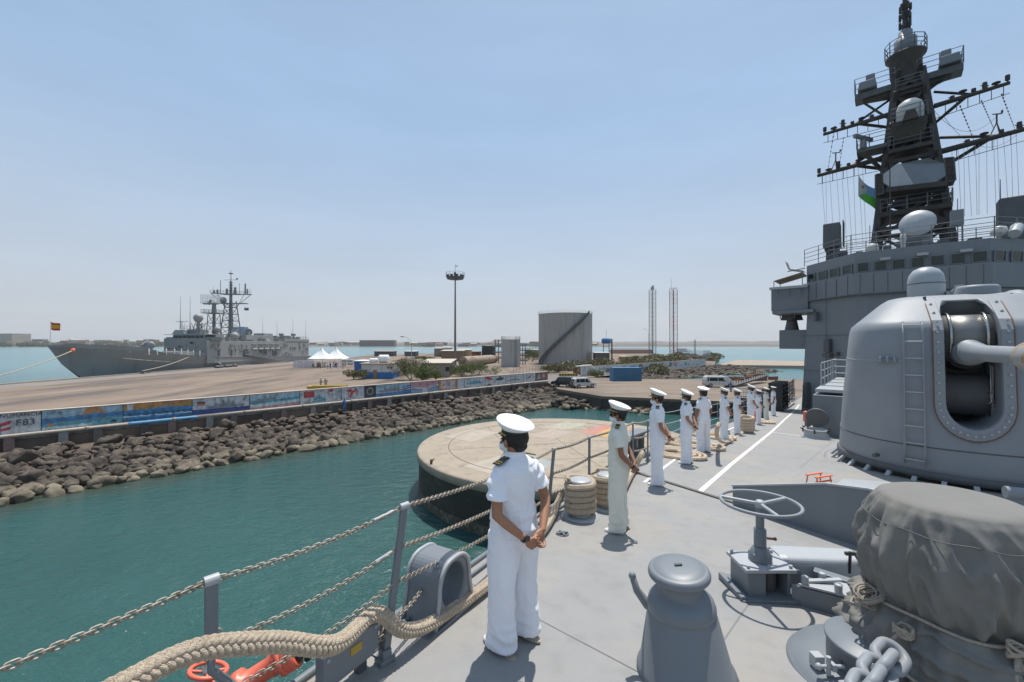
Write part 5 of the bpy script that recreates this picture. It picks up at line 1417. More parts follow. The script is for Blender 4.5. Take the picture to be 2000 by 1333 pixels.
for i in range(22): b = MB(); b.box((r_.uniform(-6.5, 6.5), 40.8, r_.uniform(6, 11)), (r_.uniform(.3, 1.4), .2, r_.uniform(.2, 1.0))); b.build('wall_fitting', M['frig'], dh)
for a, z, wd, hh in ((46.5, 6.9, 1.0, 2.0), (53, 6.9, .9, 1.9), (61, 6.6, 3.2, 2.8), (72, 6.5, 5, 2.4), (80, 6.2, 3, 2.2), (93, 8.0, .7, 1.0), (95, 8.0, .7, 1.0), (97, 8.0, .7, 1.0), (101, 8.3, .8, .8)):
    b = MB(); b.box((6.97, a, z), (.12, wd, hh)); b.build('side_opening', M['navy_dark'], fr)
b = MB()
for a0 in (66, 70, 74, 78, 82):
    b.box((7.1, a0, 9.9), (.5, 3.2, .25)); b.cyl((7.2, a0 - 1.4, 8.0), (7.2, a0 + 1.4, 8.0), .35, n=10)
b.build('life_raft_rack', M['frig_l'], fr)
# lattice masts
def flattice(name, x, a, z0, z1, w0, w1, nseg, parent=None, r=.14):
    b = MB()
    def c(i, z):
        f = (z - z0) / (z1 - z0); w_ = w0 + (w1 - w0) * f; return V((x + w_ * (-1, 1, 1, -1)[i % 4], a + w_ * (-1, -1, 1, 1)[i % 4], z))
    for i in range(4): b.cyl(c(i, z0), c(i, z1), r * 1.3, r, 6)
    for k in range(nseg):
        za, zb = z0 + (z1 - z0) * k / nseg, z0 + (z1 - z0) * (k + 1) / nseg
        for i in range(4): b.cyl(c(i, za), c(i + 1, za), r * .7, n=5); b.cyl(c(i, za), c(i + 1, zb), r * .6, n=5)
    b.cyl((x, a, z0), (x, a, z1), .45, .3, 8)
    return b.build(name, M['frig'], parent or fr)
# forward radar tower with the long range air search antenna
ft = flattice('radar_tower', 0, 54, 11, 20.5, 1.7, 1.25, 3)
b = MB(); b.box((0, 54, 20.8), (5.4, 5.4, .25)); b.rails([(-2.7, 51.3, 20.9), (2.7, 51.3, 20.9), (2.7, 56.7, 20.9), (-2.7, 56.7, 20.9), (-2.7, 51.3, 20.9)], 1.1, 2, .05, 1.5); b.cyl((0, 54, 20.8), (0, 54, 24), .8, .6, 10); b.box((-1.2, 54, 24.2), (5, .9, .5)); b.cyl((-2, 54, 24), (-1.0, 54, 25.6), .5, .4, 8); b.build('radar_platform', M['frig'], ft)
b = MB()
for i in range(15):
    u = -3.6 + i * .51; y_ = .05 * u * u
    b.cyl((u, 53 - y_, 23.9 + .03 * u * u), (u, 53.1 - y_, 27.3), .05, n=4)
for k in range(8): b.tube([(-3.6 + i * .6, 53 - .05 * (-3.6 + i * .6) ** 2, 24.1 + k * .45 - (.03 if k else 0)) for i in range(13)], .05, 4)
for i in range(4): b.cyl((-2.4 + i * 1.6, 53, 25), (-.3, 54, 24.3), .08, n=5)
b.build('search_antenna', M['frig_l'], ft)
mm = flattice('lattice_mast', 0, 63, 11, 26.2, 2.6, 1.2, 6, r=.17)
b = MB()
zt = 28.6
b.bar((-7.6, 63, zt + .5), (-1, 63, zt), .35); b.bar((7.8, 63, zt - .1), (1, 63, zt), .35); b.box((0, 63, zt), (6, 2.4, .35))
b.bar((-7.4, 63, zt + .4), (-1.6, 63, 23.6), .16); b.bar((7.4, 63, zt - .2), (1.6, 63, 23.6), .16); b.bar((-5, 63, zt), (-1.4, 63, 22), .12); b.bar((5, 63, zt), (1.4, 63, 22), .12)
b.rails([(-7.5, 62.4, zt + .5), (0, 62.4, zt + .2), (7.6, 62.4, zt)], 1.0, 2, .045, 1.3)
b.box((2.6, 63, 25.1), (7, 1.6, .3)); b.box((-1.5, 62, 25), (3, 3, .3))
b.build('crossarm', M['frig'], mm)
b = MB(); b.cyl((0, 63, 26), (0, 63, 33.5), .55, .35, 8); b.cyl((0, 63, 33), (0, 63, 37.6), .18, .06, 6)
for z in (30, 31, 32, 33): b.lathe([(.5, z - .15), (.8, z), (.5, z + .15)], 10, (0, 63, 0))
b.bar((-2.4, 63, 34), (2.4, 63, 34), .12); b.box((2.3, 63, 34.4), (.5, .4, .5)); b.lathe([(.6, 36.2), (.8, 36.4), (.6, 36.6)], 10, (0, 63, 0)); b.build('topmast', M['frig'], mm)
b = MB()
for x, h, r in ((-6.6, 2.6, .06), (-6.2, 1.3, .3), (-5.0, 1.6, .35), (-3.9, 5.2, .12), (-1.5, 1.9, .45), (1.6, 2.4, .5), (3.2, 4.0, .08), (5.4, 3.8, .3), (6.2, 1.8, .3), (7.2, 2, .06)):
    b.cyl((x, 63, zt + .2), (x, 63, zt + .2 + h), r, r * .8, 8)
b.build('mast_antenna', M['frig'], mm)
b = MB(); b.ell((-2.2, 62, 26.3), (1.15, 1.15, 1.15), 14, 10); b.build('radome', M['frig_l'], mm)
# egg shaped director on the bridge
q = fpx(387, 622, 0); b = MB(); b.lathe([(.5, -3.8), (.45, -1.6), (1.0, -1.0), (1.45, -.1), (1.3, .8), (.8, 1.3), (.01, 1.5)], 18, q); b.build('fire_control_dome', M['frig_l'], fr)
b = MB(); b.box((q.x, q.y, 14.0), (4.2, 4, 1.6)); 
for i in range(10): b.cyl((q.x + r_.uniform(-2.4, 2.4), q.y + r_.uniform(-2, 2), 13.4), (q.x + r_.uniform(-2.8, 2.8), q.y + r_.uniform(-2, 2), 17), .1, n=5)
b.rails([(q.x - 3, q.y - 2.6, 14.4), (q.x + 3, q.y - 2.6, 14.4), (q.x + 3, q.y + 2.6, 14.4)], 1.5, 2, .05, 1.2); b.build('director_platform', M['frig'], fr)
b = MB(); b.box((-3.6, 44, 13.9), (4.0, 3.4, 1.3), tap=(.7, .7)); b.cyl((-3.6, 44, 14), (-3.6, 44, 17.4), .12, n=5); b.bar((-5.6, 44, 17.3), (-1.6, 44, 17.5), .14); b.build('nav_radar', M['frig'], fr)
for i, (px, py, X, r) in enumerate(((424, 644, 2.5, 1.05), (458, 657, 5.2, 1.45), (518, 668, 3, 1.6), (574, 662, 2.5, .9))):
    p = fpx(px, py, X); b = MB(); b.ell(p, (r, r, r), 16, 12); b.cyl(p - V((0, 0, r + 1.4)), p - V((0, 0, r * .8)), r * .5, n=10); b.build('radome', M['frig_l'], fr)
# round tracking radar
p = fpx(485, 650, 1.0); q = Matrix.Rotation(R(78), 3, 'X') @ Matrix.Rotation(R(18), 3, 'Y'); b = MB(); b.lathe([(.2, -.5), (1.2, -.1), (1.55, .35), (1.45, .35), (.3, 0), (.01, 0)], 20, p, rot=q); b.cyl(p + V((0, .5, -4)), p + V((0, .5, 0)), .7, .4, 8); b.build('tracking_radar', M['frig'], fr)
for px, y0, y1, X in ((352, 578, 640, -3), (371, 578, 645, -2), (360, 630, 662, -6), (513, 620, 664, 0), (541, 625, 664, 0), (572, 620, 662, 0), (597, 625, 670, 0)):
    p = fpx(px, y1, X); h = (y1 - y0) / F * (FY + p.y); b = MB(); b.cyl(p, p + V((0, 0, h)), .11, .03, 6); b.cyl(p - V((0, 0, .6)), p + V((0, 0, h * .25)), .17, .12, 6); b.build('whip_antenna', M['frig'], fr)
b = MB(); r_ = random.Random(8)
for i in range(60):
    a = r_.uniform(52, 108); x = r_.uniform(-5, 6); h = r_.uniform(.4, 1.6); b.box((x, a, 11 + (1.2 if a > 88 else 0) + h / 2), (r_.uniform(.3, 1.4), r_.uniform(.3, 1.6), h))
b.rails([(6.7, 42, 11), (6.7, 88, 11)], 1.1, 2, .04, 2.4); b.rails([(6.7, 88, 12.2), (6.7, 110, 12.2), (-6.7, 110, 12.2)], 1.1, 2, .04, 2.4)
b.build('roof_gear', M['frig'], fr)
for a, x in ((70, 2), (100, -1), (104, 2.5)):
    b = MB(); b.cyl((x, a, 11), (x, a, 14.2), .5, .35, 8); b.box((x, a, 14.2), (1.5, 1.5, 1.1)); b.cyl((x, a - 1, 14.6), (x, a - 2.5, 15), .1, n=6); b.build('deck_sensor', M['frig'], fr)
# forward missile launcher
b = MB(); b.cyl((0, 26, 6.8), (0, 26, 8.6), 1.3, 1.1, 16); b.box((0, 26, 9.3), (1.6, 1.6, 1.8)); b.bar((.0, 24.6, 9.6), (0, 27.4, 11.2), .5); b.ell((1.2, 26, 9.6), (1.3, .9, 1.2), 14, 8); b.build('missile_launcher', M['frig'], fr)
b = MB(); b.box((0, 35, 6.9), (9, 6, 1.5)); b.rails([(6.6, 24, 7.2), (6.9, 41, 5.9)], 1.0, 3, .03, 2); b.build('foredeck_house', M['frig_l'], fr)
b = MB(); b.cyl((0, .5, 9.6), (0, .5, 15.2), .07, .05, 6); b.build('jackstaff', M['white'], fr)
# flag at the bow: red, yellow, red
def flag(parent, loc, w_, h_, cols, ax=V((1, 0, 0)), name='flag', vert=False, sag=.15):
    n = 14
    tot = sum(c[0] for c in cols); z1 = 0.0; root = None
    for frac, m_ in cols:
        z0 = z1; z1 = z0 + frac / tot; b = MB(); vs = []
        for s_ in (z0, z1):
            for i in range(n + 1):
                f = i / n; wv = .10 * w_ * math.sin(f * 7 + s_ * 2) * (.3 + f)
                p = V(loc) + ax * (w_ * f * .96) + V((-ax.y, ax.x, 0)) * wv + V((0, 0, -h_ * s_ - sag * f * h_ * 1.6 - .05 * w_ * math.sin(f * 5)))
                vs.append(p)
        off = V((-ax.y, ax.x, 0)) * .02
        b.put(vs + [v + off for v in vs], [(i, i + 1, n + 2 + i, n + 1 + i) for i in range(n)] + [(2 * n + 2 + n + 1 + i, 2 * n + 2 + n + 2 + i, 2 * n + 3 + i, 2 * n + 2 + i) for i in range(n)], True)
        if root is None: root = b.build(name, m_, parent)
        else: b.build('stripe', m_, root)
    return root
fr_r, fr_y = flat('flag_red', (.42, .04, .02), .8), flat('flag_yellow', (.62, .33, .03), .8)
fl = flag(None, V((FX + .1, FY + .5, 15.0)), 2.0, 1.7, [(1, fr_r), (2, fr_y), (1, fr_r)], V((1, 0, 0)), 'flag'); tag(fl, 'red and yellow striped flag on the jackstaff at the frigate bow', 'flag')
fl = flag(None, V((FX + 5.6, FY + 62, 23.6)), 1.7, 1.0, [(1, flat('flag_blue', (.12, .25, .45), .8)), (1, M['navy_dark'])], V((1, 0, 0)), 'flag'); tag(fl, 'small blue and dark flag hanging from the frigate mast arm', 'flag')
# gangway to the quay
t = thing('gangway', 'sloping grey gangway leading from the frigate deck to the quay', 'gangway', (0, 0, 0))
a0, a1 = V((-98.8, FY + 60, 6.2)), V((-94.5, FY + 84, 2.5)); b = MB(); b.bar(a0, a1, 1.4, .35); b.build('walkway', M['frig_l'], t)
for dx in (-.7, .7):
    b = MB(); o_ = V((dx, 0, 0)); b.bar(a0 + o_ + V((0, 0, 1.1)), a1 + o_ + V((0, 0, 1.1)), .1); b.bar(a0 + o_ + V((0, 0, .6)), a1 + o_ + V((0, 0, .6)), .07)
    for k in range(13): q = a0.lerp(a1, k / 12) + o_; b.cyl(q, q + V((0, 0, 1.1)), .04, n=4)
    b.build('handrail', M['frig_l'], t)
def catline(p0, p1, sag, r, m, label, cat='mooring line', name='mooring_line', n=20):
    p0, p1 = V(p0), V(p1); b = MB(); b.tube([p0.lerp(p1, i / n) - V((0, 0, sag * 4 * (i / n) * (1 - i / n))) for i in range(n + 1)], r, 6); return tag(b.build(name, m), label, cat)
lm = mat('mooring_rope', (.46, .40, .30), .95)
bow = V((FX + 2.5, FY + 3, 8.4))
catline(bow, V((-97.6, 74, 2.6)), .8, .10, lm, 'pale mooring line running from the bow of the frigate to the left')
catline(fpx(370, 697, 6.6) + V((FX, FY, 0)), V((-97.5, 112.5, 2.9)), .5, .10, lm, 'mooring line slanting from the frigate deck down to a quay bollard')
catline(fpx(240, 700, 5.6) + V((FX, FY, 0)), V((-98.9, 150, 3.6)), .6, .07, lm, 'thin spring line running along the hull of the frigate')
b = MB(); b.lathe([(.6, -.05), (.62, .1), (.1, .2)], 12, bow, rot=Matrix.Rotation(R(70), 3, 'X')); tag(b.build('rat_guard', M['red']), 'red disc on the bow mooring line of the frigate', 'rat guard')
for y in (80, 112.5, 150, 190):
    b = MB(); b.lathe([(.42, 0), (.3, .15), (.26, .5), (.42, .62), (.40, .75), (.01, .8)], 12, (-97.3, y, 2.1)); tag(b.build('quay_bollard', M['navy_dark']), 'short iron bollard on the edge of the frigate quay', 'bollard', 'bollards along the frigate quay')
b = MB(); b.lathe([(1.1, -.3), (1.5, 0), (1.1, .3)], 14, (-97.2, 141, 2.6), rot=Matrix.Rotation(PI / 2, 3, 'X')); 
for i in range(5): b.ell((-96.6 + .8 * r_.random(), 139 + 2.2 * i, 2.5), (.8, 1.0, .5), 10, 6)
tag(b.build('fender_heap', M['navy_dark']), 'dark heap of fenders and rope on the quay edge by the frigate', 'fenders')
# sailors manning the side
for i, px in enumerate((291, 307, 325, 341, 354.5, 367, 378, 390.5)):
    p = fpx(px, 697, 6.2); z_ = float(7.0 + (5.6 - 7.0) * min(1, max(0, (p.y - 28) / 17)))
    figure(fm_w, V((FX + 6.2, FY + p.y, z_)), -1.2, 'sailor in white lined up along the frigate deck', 'sailors along the frigate deck', 1.05)
for i, px in enumerate((184, 205, 233, 254)):
    X = 2.5 + i * .7; p = fpx(px, 690, X); figure(fm_w, V((FX + X, FY + p.y, 8.6 - .055 * p.y)), -1.2, 'sailor in white on the frigate bow, seen above the bulwark', 'sailors on the frigate bow', 1.05)
# ------------------------------------------------------------------ the warship we stand on
EDGE = [(-12, .2), (-6, .9), (-3, 1.5), (0, 2.55), (1.2, 2.95), (3.35, 3.42), (5, 3.9), (7, 4.3), (10.2, 4.92), (13.6, 5.5), (20, 6.05), (30, 6.6), (40, 7.0), (55, 7.35), (100, 7.5), (135, 7.0), (148, 6.2)]
def edge_v(u):
    for (a, x), (c, y) in zip(EDGE[:-1], EDGE[1:]):
        if u <= c: return x + (y - x) * (u - a) / (c - a)
    return EDGE[-1][1]
CL = -1.3
def mirror(v): return 2 * CL - v
ship = thing('warship', 'grey naval ship whose foredeck runs from the near right towards the bridge', 'warship', (0, 0, 0))
us = [-12, -9, -6, -4.5, -3, -1.5] + [i * 1.5 for i in range(0, 30)] + [46 + 6 * i for i in range(18)]
b = MB(); vs = []; NV = 12
for u in us:
    e = edge_v(u)
    for j in range(NV + 1):
        v = mirror(e) + (e - mirror(e)) * j / NV
        vs.append(sw(u, v))
m_ = NV + 1
b.put(vs, [(i * m_ + j, (i + 1) * m_ + j, (i + 1) * m_ + j + 1, i * m_ + j + 1) for i in range(len(us) - 1) for j in range(NV)], True)
b.build('deck', M['deck'], ship)
b = MB(); vs = []
for u in us:
    e = edge_v(u); f = max(0, min(1, (u + 6) / 50.0)); wl = (CL + (e - CL) * (.06 + .86 * f ** .7))
    p0, p3 = sw(u, e), sw(u, wl); p3.z = -.4; p1 = p0.lerp(p3, .45) + V((UB, -UA, 0)) * (.25 * (1 - f)) ; p2 = p3.copy(); p2.z = -3
    q0, q3 = sw(u, mirror(e)), sw(u, mirror(wl)); q3.z = -.4; q1 = q0.lerp(q3, .45); q2 = q3.copy(); q2.z = -3
    vs += [p0, p1, p3, p2, q0, q1, q3, q2]
fs = []
for i in range(len(us) - 1):
    for j in range(3):
        fs.append((i * 8 + j, i * 8 + j + 1, (i + 1) * 8 + j + 1, (i + 1) * 8 + j)); fs.append((i * 8 + 4 + j, (i + 1) * 8 + 4 + j, (i + 1) * 8 + 5 + j, i * 8 + 5 + j))
fs.append((0, 4, 5, 1)); fs.append((1, 5, 6, 2))
n_ = (len(us) - 1) * 8; fs += [(n_ + 0, n_ + 1, n_ + 5, n_ + 4), (n_ + 1, n_ + 2, n_ + 6, n_ + 5)]
b.put(vs, fs, False); b.build('hull', M['navy'], ship)
# gutter bar along the deck edge
b = MB(); pts = [sw(u, edge_v(u) - .14, .03) for u in [-3 + i * .75 for i in range(80)]]; b.tube(pts, .018, 5, caps=True)
pts = [sw(u, edge_v(u) - .0, .02) for u in [-3 + i * .75 for i in range(80)]]; b.tube(pts, .03, 5); b.build('deck_edge_bar', M['navy'], ship)
# painted lines (sheets 4 mm above the deck)
def deck_line(name, pts, w_, m, h=.004, thick=0):
    P = []
    for (a, c), (a2, c2) in zip(pts[:-1], pts[1:]):
        n = max(1, int(math.hypot(a2 - a, c2 - c) / .8))
        for i in range(n): P.append((a + (a2 - a) * i / n, c + (c2 - c) * i / n))
    P.append(pts[-1]); vs = []
    for i, (u, v) in enumerate(P):
        a, c = P[max(i - 1, 0)], P[min(i + 1, len(P) - 1)]; du, dv = c[0] - a[0], c[1] - a[1]; L = math.hypot(du, dv); nu, nv = -dv / L * w_ / 2, du / L * w_ / 2
        vs += [sw(u + nu, v + nv, h), sw(u - nu, v - nv, h)]
    b = MB(); b.put(vs, [(2 * i, 2 * i + 1, 2 * i + 3, 2 * i + 2) for i in range(len(P) - 1)], False); return b.build(name, m, ship)
LB = [duv(1365, 961), duv(1425, 909), duv(1507, 843), duv(1537, 815), duv(1561, 795)]
deck_line('deck_line', LB, .10, M['line'])
LA = [duv(1258, 942), duv(1330, 888), duv(1395, 851), duv(1440, 832), duv(1500, 803), duv(1543, 784)]
deck_line('deck_line', LA, .07, M['line'])
deck_line('deck_line', [duv(1508, 845), duv(1562, 851.5)], .09, M['line'], .005)
seam = mat('deck_seam_strip', (.11, .105, .095), .8, var=.2)
b = MB(); q0, q1 = dk(1236, 922), dk(1442, 986); b.bar(q0 + V((0, 0, .012)), q1 + V((0, 0, .012)), .07, .03); b.build('deck_strip', seam, ship)
weld = mat('weld_seam', (.20, .20, .197), .8, var=.2)
for pa, pb in (((905, 1130), (1290, 1333)), ((1410, 1250), (1500, 1120)), ((1420, 880), (1640, 905)), ((1560, 915), (1640, 850))):
    a, c = duv(*pa), duv(*pb); deck_line('weld_seam', [a, c], .012, weld, .0035)
# ---------------- superstructure
def sprism(name, poly, z0, z1, m, k=1.0, parent=None, bevel=.03, poly2=None):
    """vertical block: poly in (u, v), heights in world z"""
    P0 = [sw(u, v) for u, v in poly]; P1 = [sw(u, v) for u, v in (poly2 or poly)]
    n = len(poly); vs = [(p.x, p.y, z0) for p in P0] + [(p.x, p.y, z1) for p in P1]
    b = MB(); b.put(vs, [(i, (i + 1) % n, n + (i + 1) % n, n + i) for i in range(n)] + [tuple(range(n - 1, -1, -1)), tuple(range(n, 2 * n))], False)
    return b.build(name, M[m] if isinstance(m, str) else m, parent or ship, bevel=bevel)
def sym(half):
    """half outline from the centre line to starboard and aft -> full polygon"""
    return half + [(u, mirror(v)) for u, v in reversed(half)]
tower = sprism('superstructure', sym([(36.0, 1.62), (39.5, 5.15), (70, 5.6)]), 4.2, 13.25, 'navy', poly2=sym([(36.0, 1.62), (39.3, 4.65), (70, 5.2)]))
bridge = sprism('bridge', sym([(35.75, 1.75), (39.6, 5.0), (58, 5.2)]), 13.2, 14.62, 'navy')
sprism('bridge_top', sym([(35.95, 1.70), (39.6, 4.75), (58, 5.0)]), 14.55, 16.0, 'navy', parent=bridge)
b = MB(); pts = [(35.72, mirror(1.75)), (35.72, 1.75), (39.57, 5.03)]
for (u0, v0), (u1, v1) in zip(pts[:-1], pts[1:]):
    p0, p1 = sw(u0, v0), sw(u1, v1); p0.z = p1.z = 13.22; b.bar(p0, p1, .06, .05)
b.build('ledge', M['navy_dark'], bridge)
def wallwin(p0, p1, us_, z0, z1, nrm):
    """windows on the vertical face between two (u, v) corners"""
    A0, B0 = sw(*p0), sw(*p1)
    for a, c in us_:
        P0, P1 = A0.lerp(B0, a), A0.lerp(B0, c); n = V((nrm[0], nrm[1], 0))
        w0 = MB(); w0.slab([V((P0.x, P0.y, z0)) + n * .012, V((P1.x, P1.y, z0)) + n * .012, V((P1.x, P1.y, z1)) + n * .06, V((P0.x, P0.y, z1)) + n * .06], n * .02)
        o = w0.build('bridge_window', M['glass'], bridge)
        f = MB(); e = n * .05; q = [V((P0.x, P0.y, z0)) + e, V((P1.x, P1.y, z0)) + e, V((P1.x, P1.y, z1)) + e * 1.6, V((P0.x, P0.y, z1)) + e * 1.6]
        for i in range(4): f.bar(q[i], q[(i + 1) % 4], .05, .05)
        f.build('window_frame', M['navy'], o)
FN = V((-UA, -UB, 0))
N_ = 7
wallwin((35.95, 1.70), (35.95, mirror(1.70)), [((i + .16) / N_, (i + .86) / N_) for i in range(N_)], 14.68, 15.28, FN)
d_ = (sw(39.6, 4.75) - sw(35.95, 1.70)); n1 = V((d_.y, -d_.x, 0)).normalized()
if n1.dot(V((-1, 0, 0))) < 0: n1 = -n1
wallwin((35.95, 1.70), (39.6, 4.75), [((i + .14) / 4, (i + .80) / 4) for i in range(4)], 14.68, 15.28, n1)
d_ = (sw(39.6, mirror(4.75)) - sw(35.95, mirror(1.70))); n2 = V((d_.y, -d_.x, 0)).normalized()
if n2.dot(FN) < 0: n2 = -n2
wallwin((35.95, mirror(1.70)), (39.6, mirror(4.75)), [((i + .14) / 4, (i + .80) / 4) for i in range(4)], 14.68, 15.28, n2)
b = MB()
for px, py in ((1730, 506), (1803, 497), (1888, 490)):
    v, z = shp(px, py, 35.8); p = sw(35.75, v); p.z = z; b.box(p, (.5, .3, .16), rz=HEAD + PI / 2)
b.build('window_lamp', M['navy_light'], bridge)
# panel seams and stiffeners on the bridge bulwark
for i in range(9):
    b = MB(); q = sw(35.74, mirror(1.75) + (1.75 - mirror(1.75)) * (i + .5) / 9); b.bar(V((q.x, q.y, 13.3)), V((q.x, q.y, 14.5)), .02, .02); b.build('panel_seam', M['navy_dark'], bridge)
for i in range(5):
    b = MB(); q = sw(35.73, 1.75).lerp(sw(39.58, 5.03), (i + .5) / 5); b.bar(V((q.x, q.y, 13.3)), V((q.x, q.y, 14.5)), .02, .02); b.build('panel_seam', M['navy_dark'], bridge)
# bridge wing
wing = sprism('bridge_wing', [(38.6, 4.2), (39.2, 7.0), (42.5, 7.0), (42.5, 4.2)], 12.35, 12.6, 'navy')
sprism('wing_bulwark', [(39.05, 4.6), (39.15, 7.05), (39.3, 7.05), (39.2, 4.6)], 12.6, 14.3, 'navy', parent=wing)
sprism('wing_bulwark', [(39.15, 6.95), (39.15, 7.05), (42.5, 7.05), (42.5, 6.95)], 12.6, 14.3, 'navy', parent=wing)
sprism('wing_rim', [(38.9, 4.6), (39.0, 7.15), (39.25, 7.15), (39.2, 4.6)], 14.28, 14.5, 'navy_light', parent=wing)
b = MB()
for i in range(3):
    u = 39.02; v = 5.0 + i * .75; p = sw(u, v); b.put([V((p.x, p.y, 14.2)), V((p.x, p.y, 13.3)), sw(38.6, v) + V((0, 0, 0))][:0] or [V((p.x, p.y, 14.2)) + FN * .02, V((p.x, p.y, 13.5)) + FN * .02, V((p.x, p.y, 14.2)) + FN * .35], [(0, 1, 2)])
b.build('bracket', M['navy_dark'], wing)
b = MB()     # awning frame
aw = [(39.4, 5.0, 15.5), (39.4, 6.9, 15.0), (42.0, 6.9, 15.0), (42.0, 5.0, 15.5)]
W_ = lambda u, v, z: V((*sw(u, v)[:2], z))
b.slab([W_(*a) for a in aw], (0, 0, .04)); b.build('awning', mat('sand_awning', (.34, .29, .21), .9), wing)
b = MB()
for u, v, z in aw: b.cyl(W_(u, v, 14.3), W_(u, v, z), .03, n=5)
b.build('awning_frame', M['navy'], wing)
b = MB()
for i in range(3): b.tube([W_(40.0 + i * .5, 5.0, 15.7), W_(40.0 + i * .5, 6.0, 15.95), W_(40 + i * .5, 6.2, 16.6)], .025, 5)
b.tube([W_(40, 4.9, 15.9), W_(41, 6.2, 15.9)], .04, 5); b.build('aerial_frame', M['navy_dark'], bridge)
# sponson below the wing with search light
sp = sprism('sponson', [(40.0, 4.4), (40.0, 6.65), (42.5, 6.65), (42.5, 4.4)], 9.6, 11.1, 'navy')
b = MB(); p = W_(40.8, 5.9, 11.1); b.cyl(p, p + V((0, 0, .8)), .5, .35, 12); b.box(p + V((0, 0, 1.3)), (1.3, 1.0, 1.0), rz=.4, tap=(.6, .7)); b.cyl(p + V((0, 0, 1.6)), p + V((0, 0, 2.1)), .15, n=8); b.build('searchlight', M['navy_dark'], sp)
b = MB(); b.rails([W_(40.2, 4.7, 12.0), W_(40.2, 6.6, 12.0)], .35, 1, .03, .8); b.build('wing_rail', M['navy_light'], wing)
# tower details
def onfacet(f, z, off=.05):
    p = sw(36.0, 1.62).lerp(sw(39.5, 5.15), f); return V((p.x, p.y, z)) + n1 * off
for f, z, w_, h_ in ((.46, 9.9, .5, .9), (.46, 9.2, .7, .3), (.30, 9.3, .3, .25), (.15, 7.2, .5, 1.3), (.85, 6.2, .3, 1.8), (.66, 12.0, .25, .7)):
    b = MB(); b.box(onfacet(f, z, .08), (w_, .22, h_), rz=math.atan2(n1.y, n1.x) + PI / 2); b.build('bulkhead_fitting', M['navy_dark'], ship, bevel=.02)
b = MB()
for z in (8.0, 10.6):
    b.bar(onfacet(0, z, .01), onfacet(1, z, .01), .02, .03)
b.bar(onfacet(.5, 5.2, .01), onfacet(.5, 13.2, .01), .02, .03); b.build('weld_seam', M['navy_dark'], ship)
b = MB(); p = onfacet(.88, 6.0, .03); b.box(p, (.75, .08, 1.7), rz=math.atan2(n1.y, n1.x) + PI / 2); b.build('door', M['navy_dark'], ship, bevel=.03)
# missile cell house in front of the tower
vls = sprism('launcher_house', [(22, 2.45), (32, 2.45), (32, mirror(2.45)), (22, mirror(2.45))], 4.4, 7.85, 'navy')
b = MB()
for i in range(4):
    for j in range(6): p = W_(23 + i * 2.2, 1.9 - j * 1.15, 8.03); b.box(p, (1.7, .95, .14), rz=HEAD)
b.build('cell_hatch', M['navy_light'], vls, bevel=.02)
b = MB(); b.rails([W_(24.5, 2.4, 8.0), W_(31.9, 2.4, 8.0)], 1.1, 3, .028, 1.6); b.rails([W_(30, 2.4, 8.0), W_(30, -.5, 8.0)], 1.1, 3, .028, 1.4); b.build('railing', M['navy_light'], vls)
for f in (1.5, 1.2): 
    b = MB(); p = dk(1586, 822) + V((0, 0, .1)); 
# roof of the bridge: rails, boxes, small radomes
b = MB(); rp = [W_(39.7, 4.9, 16.0), W_(36.3, 1.9, 16.0), W_(36.3, mirror(1.9), 16.0), W_(39.7, mirror(4.9), 16.0)]
b.rails(rp, 1.25, 4, .022, 1.4); b.build('roof_railing', M['navy'], bridge)
def ewbox(name, px0, px1, py0, py1, u, label=None):
    v0, z1 = shp(px0, py0, u); v1, z0 = shp(px1, py1, u); b = MB(); vv = (v0 + v1) / 2; w_ = abs(v0 - v1) * .82
    p = W_(u + .7, vv, (z0 + z1) / 2); b.box(p, (1.5, w_, z1 - z0), rz=HEAD, tap=(.85, .97)); o = b.build(name, M['navy_dark'], bridge, bevel=.08)
    b = MB(); b.cyl(W_(u + .7, vv, z0 - 1.4), W_(u + .7, vv, z0), .45, .4, 10); b.box(W_(u + .7, vv, z0 - .1), (1.2, w_ * .8, .25), rz=HEAD)
    for k in range(3): b.bar(W_(u + .1 + k * .5, v1 - .05, z0), W_(u + .1 + k * .5, v1 - .05, z1 + .1), .05)
    b.build('pedestal', M['soot'], o)
ewbox('jammer_box', 1604, 1646, 438, 480, 42.5); ewbox('jammer_box', 1945, 2040, 388, 442, 42.5)
for px, py, r, u in ((1646, 520, .42, 38), (1705, 490, .33, 37), (1765, 470, .16, 37), (1953, 458, .36, 37)):
    v, z = shp(px, py, u); p = W_(u, v, z); b = MB(); b.lathe([(.12, -.7), (.12, -.1), (r, 0), (r, .2), (r * .8, .42), (.01, .5)], 14, p); b.build('satellite_dome', M['radome'], bridge)
b = MB(); p0 = V(W_(37, *shp(1985, 455, 37))); b.cyl(p0 - V((.3, .2, .1)), p0 + V((.35, .2, .35)), .26, .3, 12); b.build('searchlight', M['navy_light'], bridge)
for px, y0, y1, u in ((1872, 388, 468, 40), (1956, 350, 400, 42), (1708, 430, 480, 38), (1882, 430, 470, 38), (1700, 440, 480, 38)):
    v, z0 = shp(px, y1, u); _, z1 = shp(px, y0, u); b = MB(); b.cyl(W_(u, v, z0 - .6), W_(u, v, z1), .035, .02, 5); b.build('whip_antenna', M['navy_dark'], bridge)
